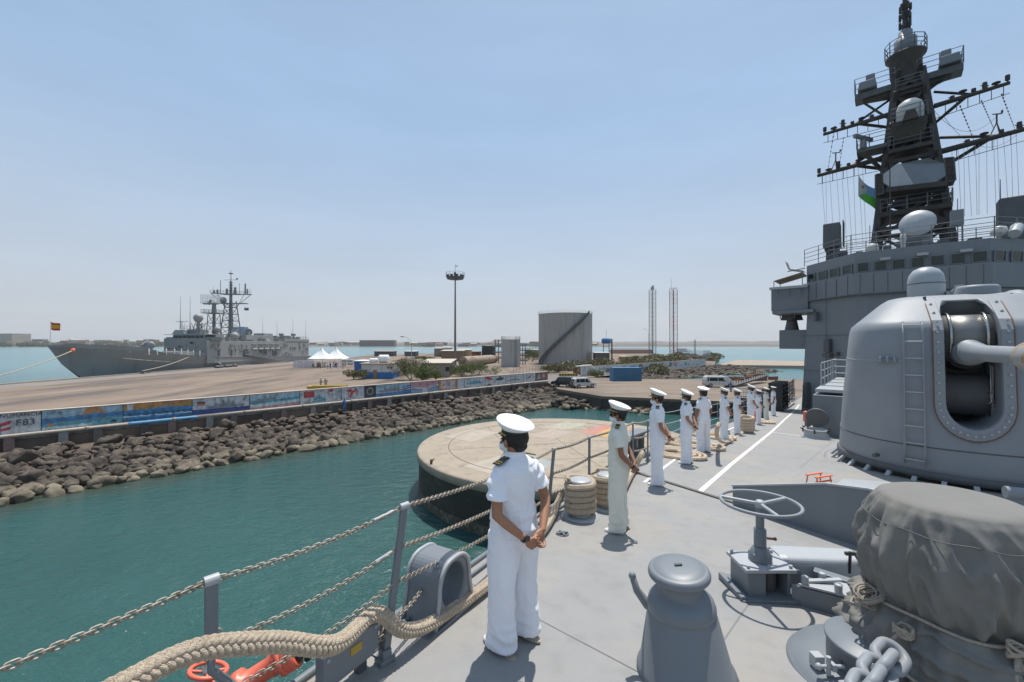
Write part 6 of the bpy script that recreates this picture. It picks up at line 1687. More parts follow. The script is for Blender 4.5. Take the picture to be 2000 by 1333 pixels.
# satellite dish on the roof, in front of the mast
v, z = shp(1793, 436, 39.5); p = W_(39.5, v, z); q = (FN + V((-.25, 0, .35))).to_track_quat('Z', 'Y').to_matrix()
b = MB(); b.lathe([(.2, -.4), (.75, -.15), (.95, 0), (.92, .05), (.5, .17), (.01, .2)], 32, p, rot=q); dish = b.build('satellite_dish', M['navy_light'], bridge)
b = MB(); b.cyl(W_(40.3, v, 16.0), W_(40.1, v, z - .4), .5, .35, 12); b.box(W_(40.3, v, 16.8), (1.7, 1.5, 1.0), rz=HEAD); b.box(W_(40.2, v - 1.9, z + .1), (.7, .6, 1.0), rz=HEAD); b.build('pedestal', M['navy'], dish)
b = MB(); r_ = random.Random(12)
for i in range(30):
    vv = r_.uniform(-6.5, 3.8); u = r_.uniform(38.5, 42); b.box(W_(u, vv, 16.0 + .3), (r_.uniform(.3, 1), r_.uniform(.2, .7), r_.uniform(.5, 1.1)), rz=HEAD)
b.rails([W_(41, 3.5, 16.6), W_(41, -6.5, 16.6)], 1.0, 3, .022, 1.1); b.build('roof_gear', M['navy_dark'], bridge)
# ---------------- the mast
def mu(z): return 45.5 + (z - 16) * .16
mast = thing('ship_mast', 'dark sooty tower mast of the warship with platforms, yards and radars', 'mast', (0, 0, 0))
def MP(px, py, du=0.0, it=3):
    """spot of the mast plane (raked) seen at that place"""
    z = 20
    for _ in range(it + 2):
        u = mu(z) + du; v, z = shp(px, py, u)
    return V((*sw(u, v)[:2], z))
def MW(v, z, du=0.0): return V((*sw(mu(z) + du, v)[:2], z))
ctr = lambda z: CL + .0
# main tower: tapered body with openings = four corner columns, plating and braces
b = MB()
def halfw(z): return 2.05 - (z - 18) * .098
lv = [15.9, 19.0, 21.5, 24.5, 27.5, 30.2, 32.2]
for sx in (-1, 1):
    for du in (-1, 1):
        pts = [MW(CL + sx * halfw(z), z, du * (1.45 - (z - 16) * .045)) for z in lv]
        for a, c in zip(pts[:-1], pts[1:]): b.bar(a, c, .50, .50)
b.build('corner_column', M['soot'], mast)
b = MB()
for z0, z1 in zip(lv[:-1], lv[1:]):
    for du in (-1, 1):
        d0, d1 = du * (1.7 - (z0 - 16) * .04), du * (1.7 - (z1 - 16) * .04)
        a, c = MW(CL - halfw(z0), z0, d0), MW(CL + halfw(z1), z1, d1); b.bar(a, c, .22); a, c = MW(CL + halfw(z0), z0, d0), MW(CL - halfw(z1), z1, d1); b.bar(a, c, .22)
        b.bar(MW(CL - halfw(z0), z0, d0), MW(CL + halfw(z0), z0, d0), .25, .28)
    for sx in (-1, 1): b.bar(MW(CL + sx * halfw(z0), z0, -1.7), MW(CL + sx * halfw(z1), z1, 1.6), .22); b.bar(MW(CL + sx * halfw(z0), z0, 1.7), MW(CL + sx * halfw(z1), z1, -1.6), .22)
for i in range(12):
    z = r_.uniform(16.5, 26); v = CL + r_.uniform(-1.4, 1.4); b.bar(MW(v, z, r_.uniform(-1, 1)), MW(v + r_.uniform(-1.2, 1.2), z + r_.uniform(-1, 1.5), r_.uniform(-1, 1)), .12)
b.build('cross_brace', M['soot'], mast)
b = MB()     # enclosed upper trunk
for z0, z1, k in ((26.0, 29.4, 1.0), (29.4, 31.6, 1.0), (31.6, 33.4, .95)):
    w0, w1 = halfw(z0) * k * .86, halfw(z1) * k * .86
    vs = [MW(CL + s_ * w0, z0, d) for s_, d in ((-1, -.95), (1, -.95), (1, .95), (-1, .95))] + [MW(CL + s_ * w1, z1, d) for s_, d in ((-1, -.85), (1, -.85), (1, .85), (-1, .85))]
    b.put(vs, [(0, 1, 5, 4), (1, 2, 6, 5), (2, 3, 7, 6), (3, 0, 4, 7), (4, 5, 6, 7), (3, 2, 1, 0)], False)
b.build('trunk', M['soot'], mast)
b = MB(); 
for z in (17.4, 20.2, 23.6): b.cyl(MW(CL, z - 1.2, .2), MW(CL, z + 2.2, .2), .55, .5, 12)
b.build('inner_pipe', M['soot'], mast)
def platform(pts, du0, du1, label=None, thick=.35, rail=True, under=True, m='soot', name='platform', rh=1.0, taper=.6):
    """platform whose front edge passes through the photo spots pts"""
    P = [MP(px, py, du0) for px, py in pts]; z = sum(p.z for p in P) / len(P)
    aft = V((UA, UB, 0)); Q = [V((p.x, p.y, z)) for p in P] + [V((p.x, p.y, z)) + aft * (du1 - du0) for p in reversed(P)]
    b = MB(); b.slab([q - V((0, 0, thick)) for q in Q], (0, 0, thick))
    if under:
        c = sum(Q, V()) / len(Q); n = len(Q); vs = [q - V((0, 0, thick)) for q in Q] + [c + (q - c) * taper - V((0, 0, thick + 1.1)) for q in Q]
        b.put(vs, [(i, (i + 1) % n, n + (i + 1) % n, n + i) for i in range(n)] + [tuple(range(n, 2 * n))], False)
    o = b.build(name, M[m], mast)
    if rail:
        r = MB(); r.rails(Q[:len(P)] + [Q[len(P)]], rh, 3, .028, 1.2); r.rails([Q[0], Q[-1]], rh, 3, .028, 1.2); r.build('railing', M['navy'], o)
    return o, z
# cross platform with the two end shields
o, zc = platform([(1672, 185), (1886, 118)], -.7, .6, thick=.5, under=False, m='navy_dark', name='cross_arm', rh=1.3)
for px, py, sg in ((1697, 150, 1), (1858, 100, -1)):
    p = MP(px, py, -.6); b = MB(); b.box(V((p.x, p.y, zc + .5)), (1.2, 1.3, .75), rz=HEAD, tap=(.9, .8)); b.box(V((p.x, p.y, zc + 1.1)) + V((UB, -UA, 0)) * (.2 * sg), (.7, .6, .6), rz=HEAD); b.build('sensor_housing', M['navy'], o, bevel=.08)
for a0, a1 in (((1745, 235), (1690, 200)), ((1812, 178), (1868, 135))):
    b = MB(); b.bar(MP(*a0), MP(*a1), .16); b.build('strut', M['soot'], mast)
for sx, pts in ((1, [(1742, 178), (1742, 152), (1672, 196), (1672, 170)]),):
    pass
b = MB()     # deep girder under the arm
for (x0, y0), (x1, y1) in (((1690, 186), (1745, 176)), ((1745, 176), (1815, 156)), ((1815, 156), (1872, 128))): b.bar(MP(x0, y0 + 4), MP(x1, y1 + 4), .8, .75)
b.build('girder', M['soot'], mast)
# drum and crown at the top
def mlathe(prof, px, py, m, name, parent=None, n=20, du=0):
    p = MP(px, py, du); b = MB(); b.lathe(prof, n, p); return b.build(name, M[m], parent or mast)
p0 = MP(1772, 152); zt_ = p0.z
b = MB(); b.lathe([(.8, -.6), (1.0, .3), (1.05, 1.5), (1.3, 1.75), (1.3, 1.9), (.6, 1.9)], 20, p0); d0 = b.build('drum_platform', M['soot'], mast)
zz = 1.9
r = MB(); r.rails([p0 + V((1.3 * math.cos(2 * PI * i / 10), 1.3 * math.sin(2 * PI * i / 10), zz)) for i in range(11)], 1.1, 3, .03, 1.3); r.build('railing', M['navy'], d0)
b = MB(); b.lathe([(.55, zz), (.72, zz + .2), (.74, zz + 1.3), (.5, zz + 1.4), (.45, zz + 2.0), (.2, zz + 2.2)], 18, p0); b.build('direction_finder', M['navy'], d0)
b = MB(); ztop = 9.5; b.cyl(p0 + V((0, 0, zz + 2)), p0 + V((0, 0, ztop)), .2, .14, 8)
for k in range(7):
    z = zz + 2.3 + k * .72
    if k == 3: continue
    for a in range(5): c = p0 + V((.33 * math.cos(a * 1.256 + k), .33 * math.sin(a * 1.256 + k), z)); b.cyl(c, c + V((0, 0, .55)), .10, n=6); b.bar(p0 + V((0, 0, z + .3)), c + V((0, 0, .3)), .06)
b.build('pole_antenna', M['soot'], mast)
# white dome on its bracket
o, zd = platform([(1743, 232), (1752, 241), (1800, 232), (1815, 222)], -2.6, .2, under=True, m='soot', taper=.7, rh=1.1)
p = MP(1780, 205, -2.0); b = MB(); b.lathe([(.72, 0), (.80, .2), (.82, 1.1), (.7, 1.5), (.42, 1.75), (.01, 1.85)], 24, V((p.x, p.y, zd))); b.build('radome', M['radome'], mast)
b = MB(); p = MP(1781, 208, -3.4); b.box(V((p.x, p.y, zd)), (.4, .9, .7), rz=HEAD, tap=(.7, .6)); b.build('bracket', M['soot'], mast)
platform([(1737, 284), (1748, 292), (1800, 284), (1826, 272)], -2.0, .2, m='soot', under=False, thick=.3)
platform([(1752, 172), (1806, 158)], -1.5, 0, m='soot', rh=.8, under=False, thick=.25)
# navigation radar wing
o, zn = platform([(1675, 288), (1700, 284), (1742, 280)], -1.8, -.2, m='navy_dark', under=False, thick=.3)
p = MP(1688, 276, -1.8); b = MB(); b.cyl(V((p.x, p.y, zn)), V((p.x, p.y, zn + .7)), .25, .2, 10); b.bar(V((p.x, p.y, zn + .85)) - V((1.0, .35, 0)), V((p.x, p.y, zn + .85)) + V((1.0, .35, 0)), .22, .28); b.build('nav_radar', M['navy'], o)
b = MB(); b.bar(MP(1692, 300, -1.6), MP(1738, 345), .22); b.bar(MP(1700, 318), MP(1740, 295), .14); b.build('strut', M['soot'], mast)
# big flat eight sided radar panels
c = MP(1790, 342, -3.0)
def panel(px_list, du_l, name, m):
    b = MB(); P = [MP(x, y, d) for (x, y), d in zip(px_list, du_l)]; b.slab(P, V((UA, UB, 0)) * .8); return b.build(name, M[m], mast)
panel([(1727, 340), (1727, 356), (1754, 372), (1789, 364), (1762, 319), (1754, 319)], [-2.0, -2.0, -2.9, -3.3, -3.3, -3.0], 'radar_panel', 'navy_light')
panel([(1762, 319), (1789, 364), (1830, 355), (1849, 342), (1846, 318), (1815, 308)], [-3.3, -3.3, -3.0, -2.4, -2.4, -3.0], 'radar_panel', 'navy')
b = MB(); b.bar(MP(1732, 375, -2.6), MP(1852, 362, -2.6), 1.4, .35); b.build('panel_shelf', M['soot'], mast)
brn = mat('brown_louvre', (.06, .043, .03), .8, var=.35, vs=6)
for q in ([(1712, 341), (1712, 381), (1728, 378), (1727, 338)], [(1846, 309), (1849, 355), (1868, 352), (1865, 307)]):
    b = MB(); P = [MP(x, y, -1.8) for x, y in q]; b.slab(P, V((UA, UB, 0)) * 1.4); o = b.build('louvre_box', brn, mast)
    f = MB()
    for i in range(4): f.bar(P[i] + FN * .04, P[(i + 1) % 4] + FN * .04, .09)
    for k in (1, 2): f.bar(P[0].lerp(P[1], k / 3) + FN * .03, P[3].lerp(P[2], k / 3) + FN * .03, .05)
    f.build('frame', M['navy_dark'], o)
platform([(1721, 412), (1735, 414), (1855, 396), (1863, 394)], -2.2, 1.2, m='soot', under=False, thick=.35, rh=1.0)
b = MB()
for px, py in ((1765, 392), (1795, 388), (1782, 384)): b.cyl(MP(px, py + 12, -.8), MP(px, py - 8, -.8), .55, .5, 12)
b.build('vent_trunk', M['navy_dark'], mast)
# yards
def yard(pl, pr, yl, r, root_l, root_r, nm):
    """pl/pr: outer ends in the photo; roots at the tower"""
    for end, root, br in ((pl, root_l, 1), (pr, root_r, -1)):
        if end is None: continue
        A_, B_ = MP(*root, -.6), MP(*end, -.2); b = MB(); b.cyl(A_, B_, r * 1.2, r * .8, 8)
        mid = A_.lerp(B_, .52)
        b.cyl(MP(root[0], root[1] - 28, .5), mid, r * .6, n=6); b.cyl(MP(root[0], root[1] + 26, .5) if end is pl else MP(root[0], root[1] + 34, .5), A_.lerp(B_, .45), r * .7, n=6)
        b.cyl(A_ - V((0, 0, 1.0)), B_ - V((0, 0, .75)), .025, n=4)
        for k in range(1, 7): q = A_.lerp(B_, k / 6.5); b.cyl(q, q - V((0, 0, .85)), .03, n=4)
        o = b.build(nm, M['soot'], mast)
        for k in range(6):
            q = A_.lerp(B_, .25 + .145 * k); g = MB(); hh = (.4, .6, .35, .75, .4, .6)[(k + (0 if br > 0 else 2)) % 6]
            if k % 3 == 1: g.cyl(q, q + V((0, 0, hh * .5)), .08, n=6); g.lathe([(.01, 0), (.24, .05), (.24, .12), (.01, .22)], 12, q + V((0, 0, hh * .5)))
            elif k % 3 == 2: g.cyl(q, q + V((0, 0, hh)), .05, n=5); g.cyl(q + V((0, 0, hh * .4)), q + V((0, 0, hh)), .14, n=7)
            else: g.cyl(q, q + V((0, 0, hh)), .16, .13, 8); g.bar(q + V((-.3, 0, hh * .6)), q + V((.3, 0, hh * .6)), .05)
            g.build('yard_antenna', M['soot'], o)
yard((1610, 262), (1976, 160), 0, .17, (1740, 222), (1828, 206), 'yard')
yard((1598, 343), (2075, 232), 0, .19, (1738, 305), (1838, 296), 'yard')
# masthead anemometers on tripods
for px, py in ((1634, 334), (1950, 265)):
    p = MP(px, py, -.2); b = MB()
    for a in range(3): b.cyl(p + V((.4 * math.cos(a * 2.1), .4 * math.sin(a * 2.1), 0)), p + V((0, 0, 1.0)), .035, n=4)
    b.cyl(p + V((0, 0, .9)), p + V((0, 0, 1.6)), .05, n=5); b.bar(p + V((-.3, 0, 1.6)), p + V((.35, 0, 1.65)), .06); b.ell(p + V((.4, 0, 1.8)), (.06, .06, .16), 6, 5); b.build('wind_gauge', M['soot'], mast)
# halyards and wires
r_ = random.Random(6)
for i in range(9):
    px = 1604 + 10.5 * i + r_.uniform(-3, 3); top = MP(px, 343 - (px - 1598) * .27, -.2); bot = W_(43.5, *shp(px + r_.uniform(-2, 14), 500 - (px - 1600) * .25, 43.5))
    b = MB(); b.cyl(top, V(bot), .014, n=3, caps=False); b.build('halyard', M['navy_light'], mast)
for i in range(12):
    px = 1860 + 11.5 * i + r_.uniform(-3, 3); top = MP(px, 289 - (px - 1838) * .235, -.2); bot = W_(43.5, *shp(px + r_.uniform(-4, 10), 425 - (px - 1860) * .1, 43.5))
    b = MB(); b.cyl(top, V(bot), .014, n=3, caps=False); b.build('halyard', M['navy_light'], mast)
for a, c, n in (((1878, 205), (1912, 290), 12), ((1920, 195), (1944, 250), 10), ((1960, 182), (1985, 250), 10), ((1633, 245), (1618, 335), 9), ((1650, 268), (1640, 330), 8)):
    A_, B_ = MP(*a, -.2), MP(*c, -.2); b = MB(); b.cyl(A_, B_, .014, n=3)
    for k in range(n): q = A_.lerp(B_, k / n); b.cyl(q, q.lerp(B_, .04), .045, n=5)
    b.build('insulator_wire', M['soot'], mast)
for a, c, m2 in (((1828, 215), (1960, 215), 28), ((1845, 225), (1990, 262), 8)):
    A_, B_ = MP(*a), MP(*c); b = MB(); b.tube([A_.lerp(B_, i / 12) - V((0, 0, 4 * (i / 12) * (1 - i / 12) * 1.6)) for i in range(13)], .014, 3); b.build('wire', M['navy_dark'], mast)
for px, y0, y1 in ((1740, 325, 480), (1779, 418, 470)):
    b = MB(); b.cyl(MP(px, y1, -5), MP(px, y0, -5), .05, .03, 6); b.build('whip_antenna', M['soot'], mast)
# the blue, green and white flag
fp0 = MP(1679, 343, -.2)
df = flag(None, fp0, 2.3, 1.7, [(1, flat('sky_blue_cloth', (.22, .45, .75), .8)), (1, flat('green_cloth', (.13, .58, .06), .8))], V((.93, -.2, -.3)).normalized(), 'flag', sag=.55)
tag(df, 'blue and green flag with a white triangle flying from the warship yard', 'flag')
q = V((.93, -.2, -.3)).normalized(); wv = V((-q.y, q.x, 0))
b = MB()
for s_ in (-1, 1):
    o_ = wv * (.04 * s_ + .01); b.poly([fp0 + o_ + V((0, 0, .01)), fp0 + q * .85 + V((0, 0, -1.15)) + o_ + wv * .1, fp0 + V((0, 0, -1.7)) + o_])
b.build('white_triangle', M['white'], df)
b = MB()
for s_ in (-1, 1):
    c = fp0 + q * .3 + V((0, 0, -.9)) + wv * (.07 * s_ + .02); b.poly([c + q * (.16 if k % 2 == 0 else .06) * math.cos(PI * k / 5 + .3) + V((0, 0, (.16 if k % 2 == 0 else .06) * math.sin(PI * k / 5 + .3))) for k in range(10)])
b.build('red_star', flat('star_red', (.5, .04, .03)), df)
# ------------------------------------------------------------------ the gun turret
GU = 16.2
gz = sw(GU, CL).z
gun = thing('gun_turret', 'big grey naval gun turret with riveted slot, ladders and barrel on the foredeck', 'gun turret', sw(GU, CL + .08), HEAD + PI + .085)
b = MB()
e_ = [((0, 0, .30), 2.34, 2.34, 1.0), ((0, 0, .55), 2.36, 2.36, .97), ((0, 0, 1.0), 2.32, 2.33, .86), ((0, 0, 1.6), 2.26, 2.29, .70), ((0, 0, 2.4), 2.18, 2.22, .56), ((0, 0, 3.2), 2.10, 2.15, .47), ((0, 0, 3.72), 2.04, 2.10, .44), ((-.01, 0, 3.90), 1.99, 2.05, .44), ((-.03, 0, 4.00), 1.88, 1.95, .44), ((-.22, 0, 4.52), 1.22, 1.42, .48), ((-.25, 0, 4.62), 1.08, 1.28, .5), ((-.26, 0, 4.66), .96, 1.12, .5)]
b.loft(e_, 128)
cut = MB(); pts = []
for i in range(13):
    a = PI + PI * i / 12; pts.append((.44 * math.cos(a), 2.05 + .55 * math.sin(a)))
pts += [(.44, 4.12), (.39, 4.34), (.22, 4.45), (-.22, 4.45), (-.39, 4.34), (-.44, 4.12)]
cut.slab([(.35, y, z) for y, z in pts], (3.2, 0, 0))
def carve(mb, cutter):
    me1, me2 = mb.mesh('a'), cutter.mesh('c')
    for m0 in (me1, me2):
        bm_2 = bmesh.new(); bm_2.from_mesh(m0); bmesh.ops.remove_doubles(bm_2, verts=bm_2.verts, dist=1e-5); bmesh.ops.recalc_face_normals(bm_2, faces=bm_2.faces); bm_2.to_mesh(m0); bm_2.free()
    o1, o2 = bpy.data.objects.new('a', me1), bpy.data.objects.new('c', me2); COL.objects.link(o1); COL.objects.link(o2)
    m_ = o1.modifiers.new('b', 'BOOLEAN'); m_.object = o2; m_.solver = 'EXACT'
    me = bpy.data.meshes.new_from_object(o1.evaluated_get(bpy.context.evaluated_depsgraph_get()))
    bpy.data.objects.remove(o1); bpy.data.objects.remove(o2)
    return me
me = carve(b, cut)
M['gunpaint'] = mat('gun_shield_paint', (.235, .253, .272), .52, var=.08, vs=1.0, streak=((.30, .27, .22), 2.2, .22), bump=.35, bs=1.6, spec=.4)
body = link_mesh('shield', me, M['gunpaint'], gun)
b = MB(); b.box((.55, 0, 2.7), (.3, .87, 2.9)); b.build('slot_dark_backing', M['black'], gun)  # black backing, the shade deep in the slot given as colour
b = MB(); b.slab([(.72, -.43, 4.1), (.72, .43, 4.1), (1.0, .43, 4.45), (1.0, -.43, 4.45)], (-.1, 0, .05)); b.slab([(.72, -.43, 3.5), (.72, .43, 3.5), (.72, .43, 4.1), (.72, -.43, 4.1)], (-.1, 0, 0)); b.build('slot_hood', M['gunpaint'], gun)
def shell_x(y, z):
    """front surface of the shield at that height"""
    for r0, r1 in zip(e_[:-1], e_[1:]):
        z0, z1 = r0[0][2], r1[0][2]
        if z0 <= z <= z1:
            f = (z - z0) / (z1 - z0); rx = r0[1] + (r1[1] - r0[1]) * f; ry = r0[2] + (r1[2] - r0[2]) * f; e = r0[3] + (r1[3] - r0[3]) * f; cx = r0[0][0] + (r1[0][0] - r0[0][0]) * f
            q = min(1, abs(y) / ry) ** (1 / e); return cx + rx * max(0, 1 - q * q) ** .5 ** 1 if False else cx + rx * (max(0, 1 - q * q) ** .5) ** e
    return .9
def ring_pts(w_, zc, rz_, ztop, n=14):
    P = [(-w_, ztop)] + [(-w_, ztop - (ztop - zc) * i / 10) for i in range(1, 10)]
    P += [(w_ * math.cos(PI + PI * i / n), zc + rz_ * math.sin(PI + PI * i / n)) for i in range(n + 1)]
    P += [(w_, zc + (ztop - zc) * i / 10) for i in range(1, 10)] + [(w_, ztop)]
    return P
inn, out = ring_pts(.45, 2.05, .56, 4.46), ring_pts(.64, 2.03, .78, 4.46)
b = MB(); vs = []
for (y, z), (y2, z2) in zip(inn, out):
    x1, x2 = shell_x(y, z), shell_x(y2, z2); vs += [(x1 - .1, y, z), (x1 + .05, y, z), (x2 + .05, y2, z2), (x2 - .1, y2, z2)]
n = len(inn); b.put(vs, [(4 * i + j, 4 * i + (j + 1) % 4, 4 * i + 4 + (j + 1) % 4, 4 * i + 4 + j) for i in range(n - 1) for j in range(4)], False); fr_o = b.build('slot_frame', M['gunpaint'], gun, bevel=.01)
mid = ring_pts(.555, 2.04, .68, 4.4)
for i in range(0, len(mid)):
    y, z = mid[i]
    b = MB(); x = shell_x(y, z) + .05; b.cyl((x, y, z), (x + .035, y, z), .028, n=7); b.build('bolt', M['navy_light'], fr_o)
b = MB(); P = [(shell_x(y, z) + .05, y, z) for y, z in ring_pts(.642, 2.03, .785, 4.42)]; b.tube(P, .012, 5); b.build('rust_line', M['rust'], fr_o)
# inside: cradle drum, barrel
b = MB(); b.lathe([(.50, -.42), (.56, -.41), (.56, .41), (.50, .42)], 40, (1.30, 0, 3.55), rot=Matrix.Rotation(PI / 2, 3, 'X')); cdr = b.build('cradle_drum', mat('drum_metal', (.20, .195, .185), .42, .6, var=.1), gun)
for y in (-.30, .30):
    b = MB(); b.lathe([(.57, -.03), (.625, -.025), (.625, .025), (.57, .03)], 40, (1.30, y, 3.55), rot=Matrix.Rotation(PI / 2, 3, 'X')); b.build('drum_ring', M['steel'], cdr)
b = MB(); b.slab([(.8, -.42, 1.7), (.8, .42, 1.7), (.8, .42, 3.0), (.8, -.42, 3.0)], (.1, 0, 0)); b.lathe([(.50, -.40), (.50, .40)], 30, (1.15, 0, 2.2), rot=Matrix.Rotation(PI / 2, 3, 'X')); b.build('loading_drum', M['navy_dark'], gun)
b = MB(); b.tube([(1.62, .36, 1.75), (1.70, .37, 2.4), (1.66, .36, 3.0)], .02, 5); b.tube([(1.75, .28, 2.0), (1.78, .36, 2.1), (1.75, .38, 2.25), (1.72, .30, 2.3)], .015, 5); b.bar((1.6, .40, 1.8), (1.6, .40, 2.9), .05); b.build('pipework', M['steel'], gun)
zb = 9.80 - gz
b = MB(); q = Matrix.Rotation(PI / 2, 3, 'Y')
b.lathe([(.30, 1.2), (.30, 1.9), (.27, 1.95), (.235, 2.0), (.235, 2.12), (.25, 2.14), (.25, 2.2), (.225, 2.22), (.225, 2.5), (.20, 2.55), (.17, 3.0), (.15, 5.3), (.15, 5.55)], 30, (0, 0, zb), rot=q); b.build('barrel', M['gunpaint'], gun)
b = MB(); b.lathe([(.155, 5.5), (.23, 5.62), (.25, 5.75), (.25, 6.3), (.22, 6.4), (.22, 7.1), (.25, 7.2), (.25, 7.35), (.08, 7.36), (.08, 7.0)], 30, (0, 0, zb), rot=q); b.build('muzzle', mat('weathered_muzzle', (.33, .325, .30), .5, .25, var=.15, vs=5, col2=(.30, .18, .08), c2=(.5, .62), c2s=5), gun)
b = MB(); b.cyl((1.0, 0, zb - .1), (1.55, 0, zb - .05), .36, .34, 24); b.build('recoil_sleeve', M['black'], gun)
# ladders
def ladder(y0, z0, z1, w_=.34):
    b = MB()
    for s_ in (-1, 1):
        P = [(shell_x(y0 + s_ * w_ / 2, z) + .11, y0 + s_ * w_ / 2, z) for z in [z0 + (z1 - z0) * i / 10 for i in range(11)]]; b.tube(P, .022, 6)
        for z in (z0 + .1, (z0 + z1) / 2, z1 - .02): x = shell_x(y0 + s_ * w_ / 2, z); b.cyl((x - .01, y0 + s_ * w_ / 2, z), (x + .11, y0 + s_ * w_ / 2, z), .02, n=6)
    o = b.build('ladder', M['gunpaint'], gun)
    n = 9
    for i in range(n):
        z = z0 + .12 + (z1 - z0 - .2) * i / (n - 1); b = MB(); xa, xb = shell_x(y0 - w_ / 2, z) + .11, shell_x(y0 + w_ / 2, z) + .11; b.cyl((xa, y0 - w_ / 2, z), (xb, y0 + w_ / 2, z), .017, n=6); b.build('rung', M['navy_light'], o)
ladder(-.98, .55, 3.95); ladder(1.25, .55, 3.95)
for y0, z0 in ((-1.45, 3.0),):
    b = MB(); x = shell_x(y0, z0); b.box((x + .03, y0, z0), (.08, .34, .10)); 
    for d in (-.13, 0, .13): b.box((x + .09, y0 + d, z0 + .03), (.14, .05, .14))
    b.build('lug', M['gunpaint'], gun, bevel=.01)
for z, r_off in ((1.0, .012), (3.0, .012)):
    b = MB(); rr0 = [r for r in e_]; P = []
    for j in range(80):
        a = 2 * PI * j / 80; f = None
        for r0, r1 in zip(e_[:-1], e_[1:]):
            if r0[0][2] <= z <= r1[0][2]:
                f = (z - r0[0][2]) / (r1[0][2] - r0[0][2]); rx = r0[1] + (r1[1] - r0[1]) * f; ry = r0[2] + (r1[2] - r0[2]) * f; e = r0[3] + (r1[3] - r0[3]) * f
                break
        ca, sa = math.cos(a), math.sin(a); P.append((math.copysign(abs(ca) ** e, ca) * rx, math.copysign(abs(sa) ** e, sa) * ry, z))
    if z < 2: b.tube(P, .018, 5, closed=True); b.build('seam', M['navy_dark'], gun)
    else:
        P = [p for p in P if p[1] < -.8 and p[0] > -1.9]; b.tube(P, .008, 4); b.build('seam', M['navy_light'], gun)
b = MB(); b.lathe([(2.38, .26), (2.42, .30), (2.42, .40), (2.37, .44)], 90); b.lathe([(2.1, -.3), (2.1, .30)], 60); b.build('base_ring', M['navy_dark'], gun)
for i in range(30):
    a = 2 * PI * i / 30; b = MB(); c = V((math.cos(a), math.sin(a), 0)); b.bar(c * 2.34 + V((0, 0, .30)), c * 2.62 + V((0, 0, .02 - .02)), .09, .06); b.ell(c * 2.62 + V((0, 0, .03)), (.07, .07, .03), 8, 5); b.build('base_bracket', M['navy_light'], gun)
b = MB(); b.lathe([(2.62, -.25), (2.72, -.02), (2.74, .05), (2.60, .07), (2.3, .07)], 90); b.build('base_plate', M['deck'], gun)
b = MB(); b.lathe([(.40, 4.62), (.40, 4.82), (.36, 4.88), (.01, 4.90)], 28, (.35, .42, 0)); b.build('roof_hatch', M['gunpaint'], gun)
b = MB(); b.ell((-.1, 1.15, 4.35), (.8, .35, .42), 18, 12); b.build('sight_hood', M['gunpaint'], gun)
for x, y in ((.6, -.5), (.2, -.75), (-.3, -.9), (.7, .9), (.9, -.62), (.1, -.3)):
    b = MB(); b.box((x, y, 4.68 if abs(x) < .55 and abs(y) < .8 else 4.60), (.14, .05, .05)); b.build('lifting_lug', M['navy_dark'], gun)
b = MB(); b.cyl((1.9, -1.62, .62), (2.05, -1.7, .62), .05, n=8); b.build('drain', M['navy_dark'], gun)
# close-in gun dome behind the turret, on its own deckhouse
sprism('gun_deckhouse', [(25.5, .7), (31.5, .7), (31.5, mirror(.7)), (25.5, mirror(.7))], 7.8, 10.4, 'navy')
cg = thing('dome_gun', 'small domed close range gun standing behind the big turret, in front of the bridge', 'gun', (*sw(28, CL)[:2], 10.4), HEAD + PI)
b = MB(); b.lathe([(.9, 0), (.9, .5), (.7, .55), (.65, .9)], 24); b.box((0, 0, 1.1), (1.0, 1.3, .8)); b.build('mount', M['navy'], cg, bevel=.03)
b = MB(); b.lathe([(.62, 1.2), (.66, 1.3), (.66, 2.55), (.60, 2.85), (.45, 3.08), (.22, 3.2), (.01, 3.23)], 32); b.build('dome', mat('dome_grey', (.33, .36, .38), .4, var=.03), cg)
b = MB(); b.tube([(.665 * math.cos(2 * PI * i / 32), .665 * math.sin(2 * PI * i / 32), 2.42) for i in range(32)], .02, 5, closed=True); b.build('band', M['navy_dark'], cg)
b = MB(); b.cyl((.1, 1.0, 1.95), (.75, 1.0, 1.95), .2, .2, 16); b.box((.1, .85, 1.75), (.4, .4, .5)); b.box((.0, 1.1, 2.2), (.2, .3, .15)); cmo = b.build('camera', M['navy_light'], cg)
b = MB(); b.cyl((.74, 1.0, 1.95), (.77, 1.0, 1.95), .15, n=16); b.build('lens', M['black'], cmo)
b = MB(); b.cyl((.4, 0, 1.3), (1.8, 0, 1.3), .11, n=10); b.build('barrel', M['soot'], cg)
# ------------------------------------------------------------------ breakwater
t = thing('breakwater', 'low angled steel breakwater plate rising towards the middle of the foredeck', 'breakwater', (0, 0, 0))
p0, p1, p2 = dk(1430, 986), dk(1612, 1046), dk(1695, 1073); p3 = sw(6.3, CL); p4 = sw(7.4, mirror(2.06))
b = MB(); q = [(p0, .33), (p1, .74), (p2, .80), (p3, .85), (p4, .33)]
for (a, h0), (c, h1) in zip(q[:-1], q[1:]):
    b.slab([a - V((0, 0, .03)), c - V((0, 0, .03)), c + V((0, 0, h1)), a + V((0, 0, h0))], V((UA, UB, 0)) * .035)
b.build('plate', M['navy'], t)
b = MB()
for (a, h0), (c, h1) in zip(q[:-1], q[1:]): b.bar(a + V((0, 0, h0 + .0)) + V((UA, UB, 0)) * .02, c + V((0, 0, h1 + .0)) + V((UA, UB, 0)) * .02, .07, .025)
b.build('top_flange', M['navy_light'], t)
for f in (.25, .6, .95):
    a = p0.lerp(p2, f); h = .33 + .47 * min(1, f * 1.4); b = MB(); b.slab([a, a + V((UA, UB, 0)) * (h * .8), a + V((0, 0, h * .93))], V((UB, -UA, 0)) * .02); b.build('gusset', M['navy'], t)
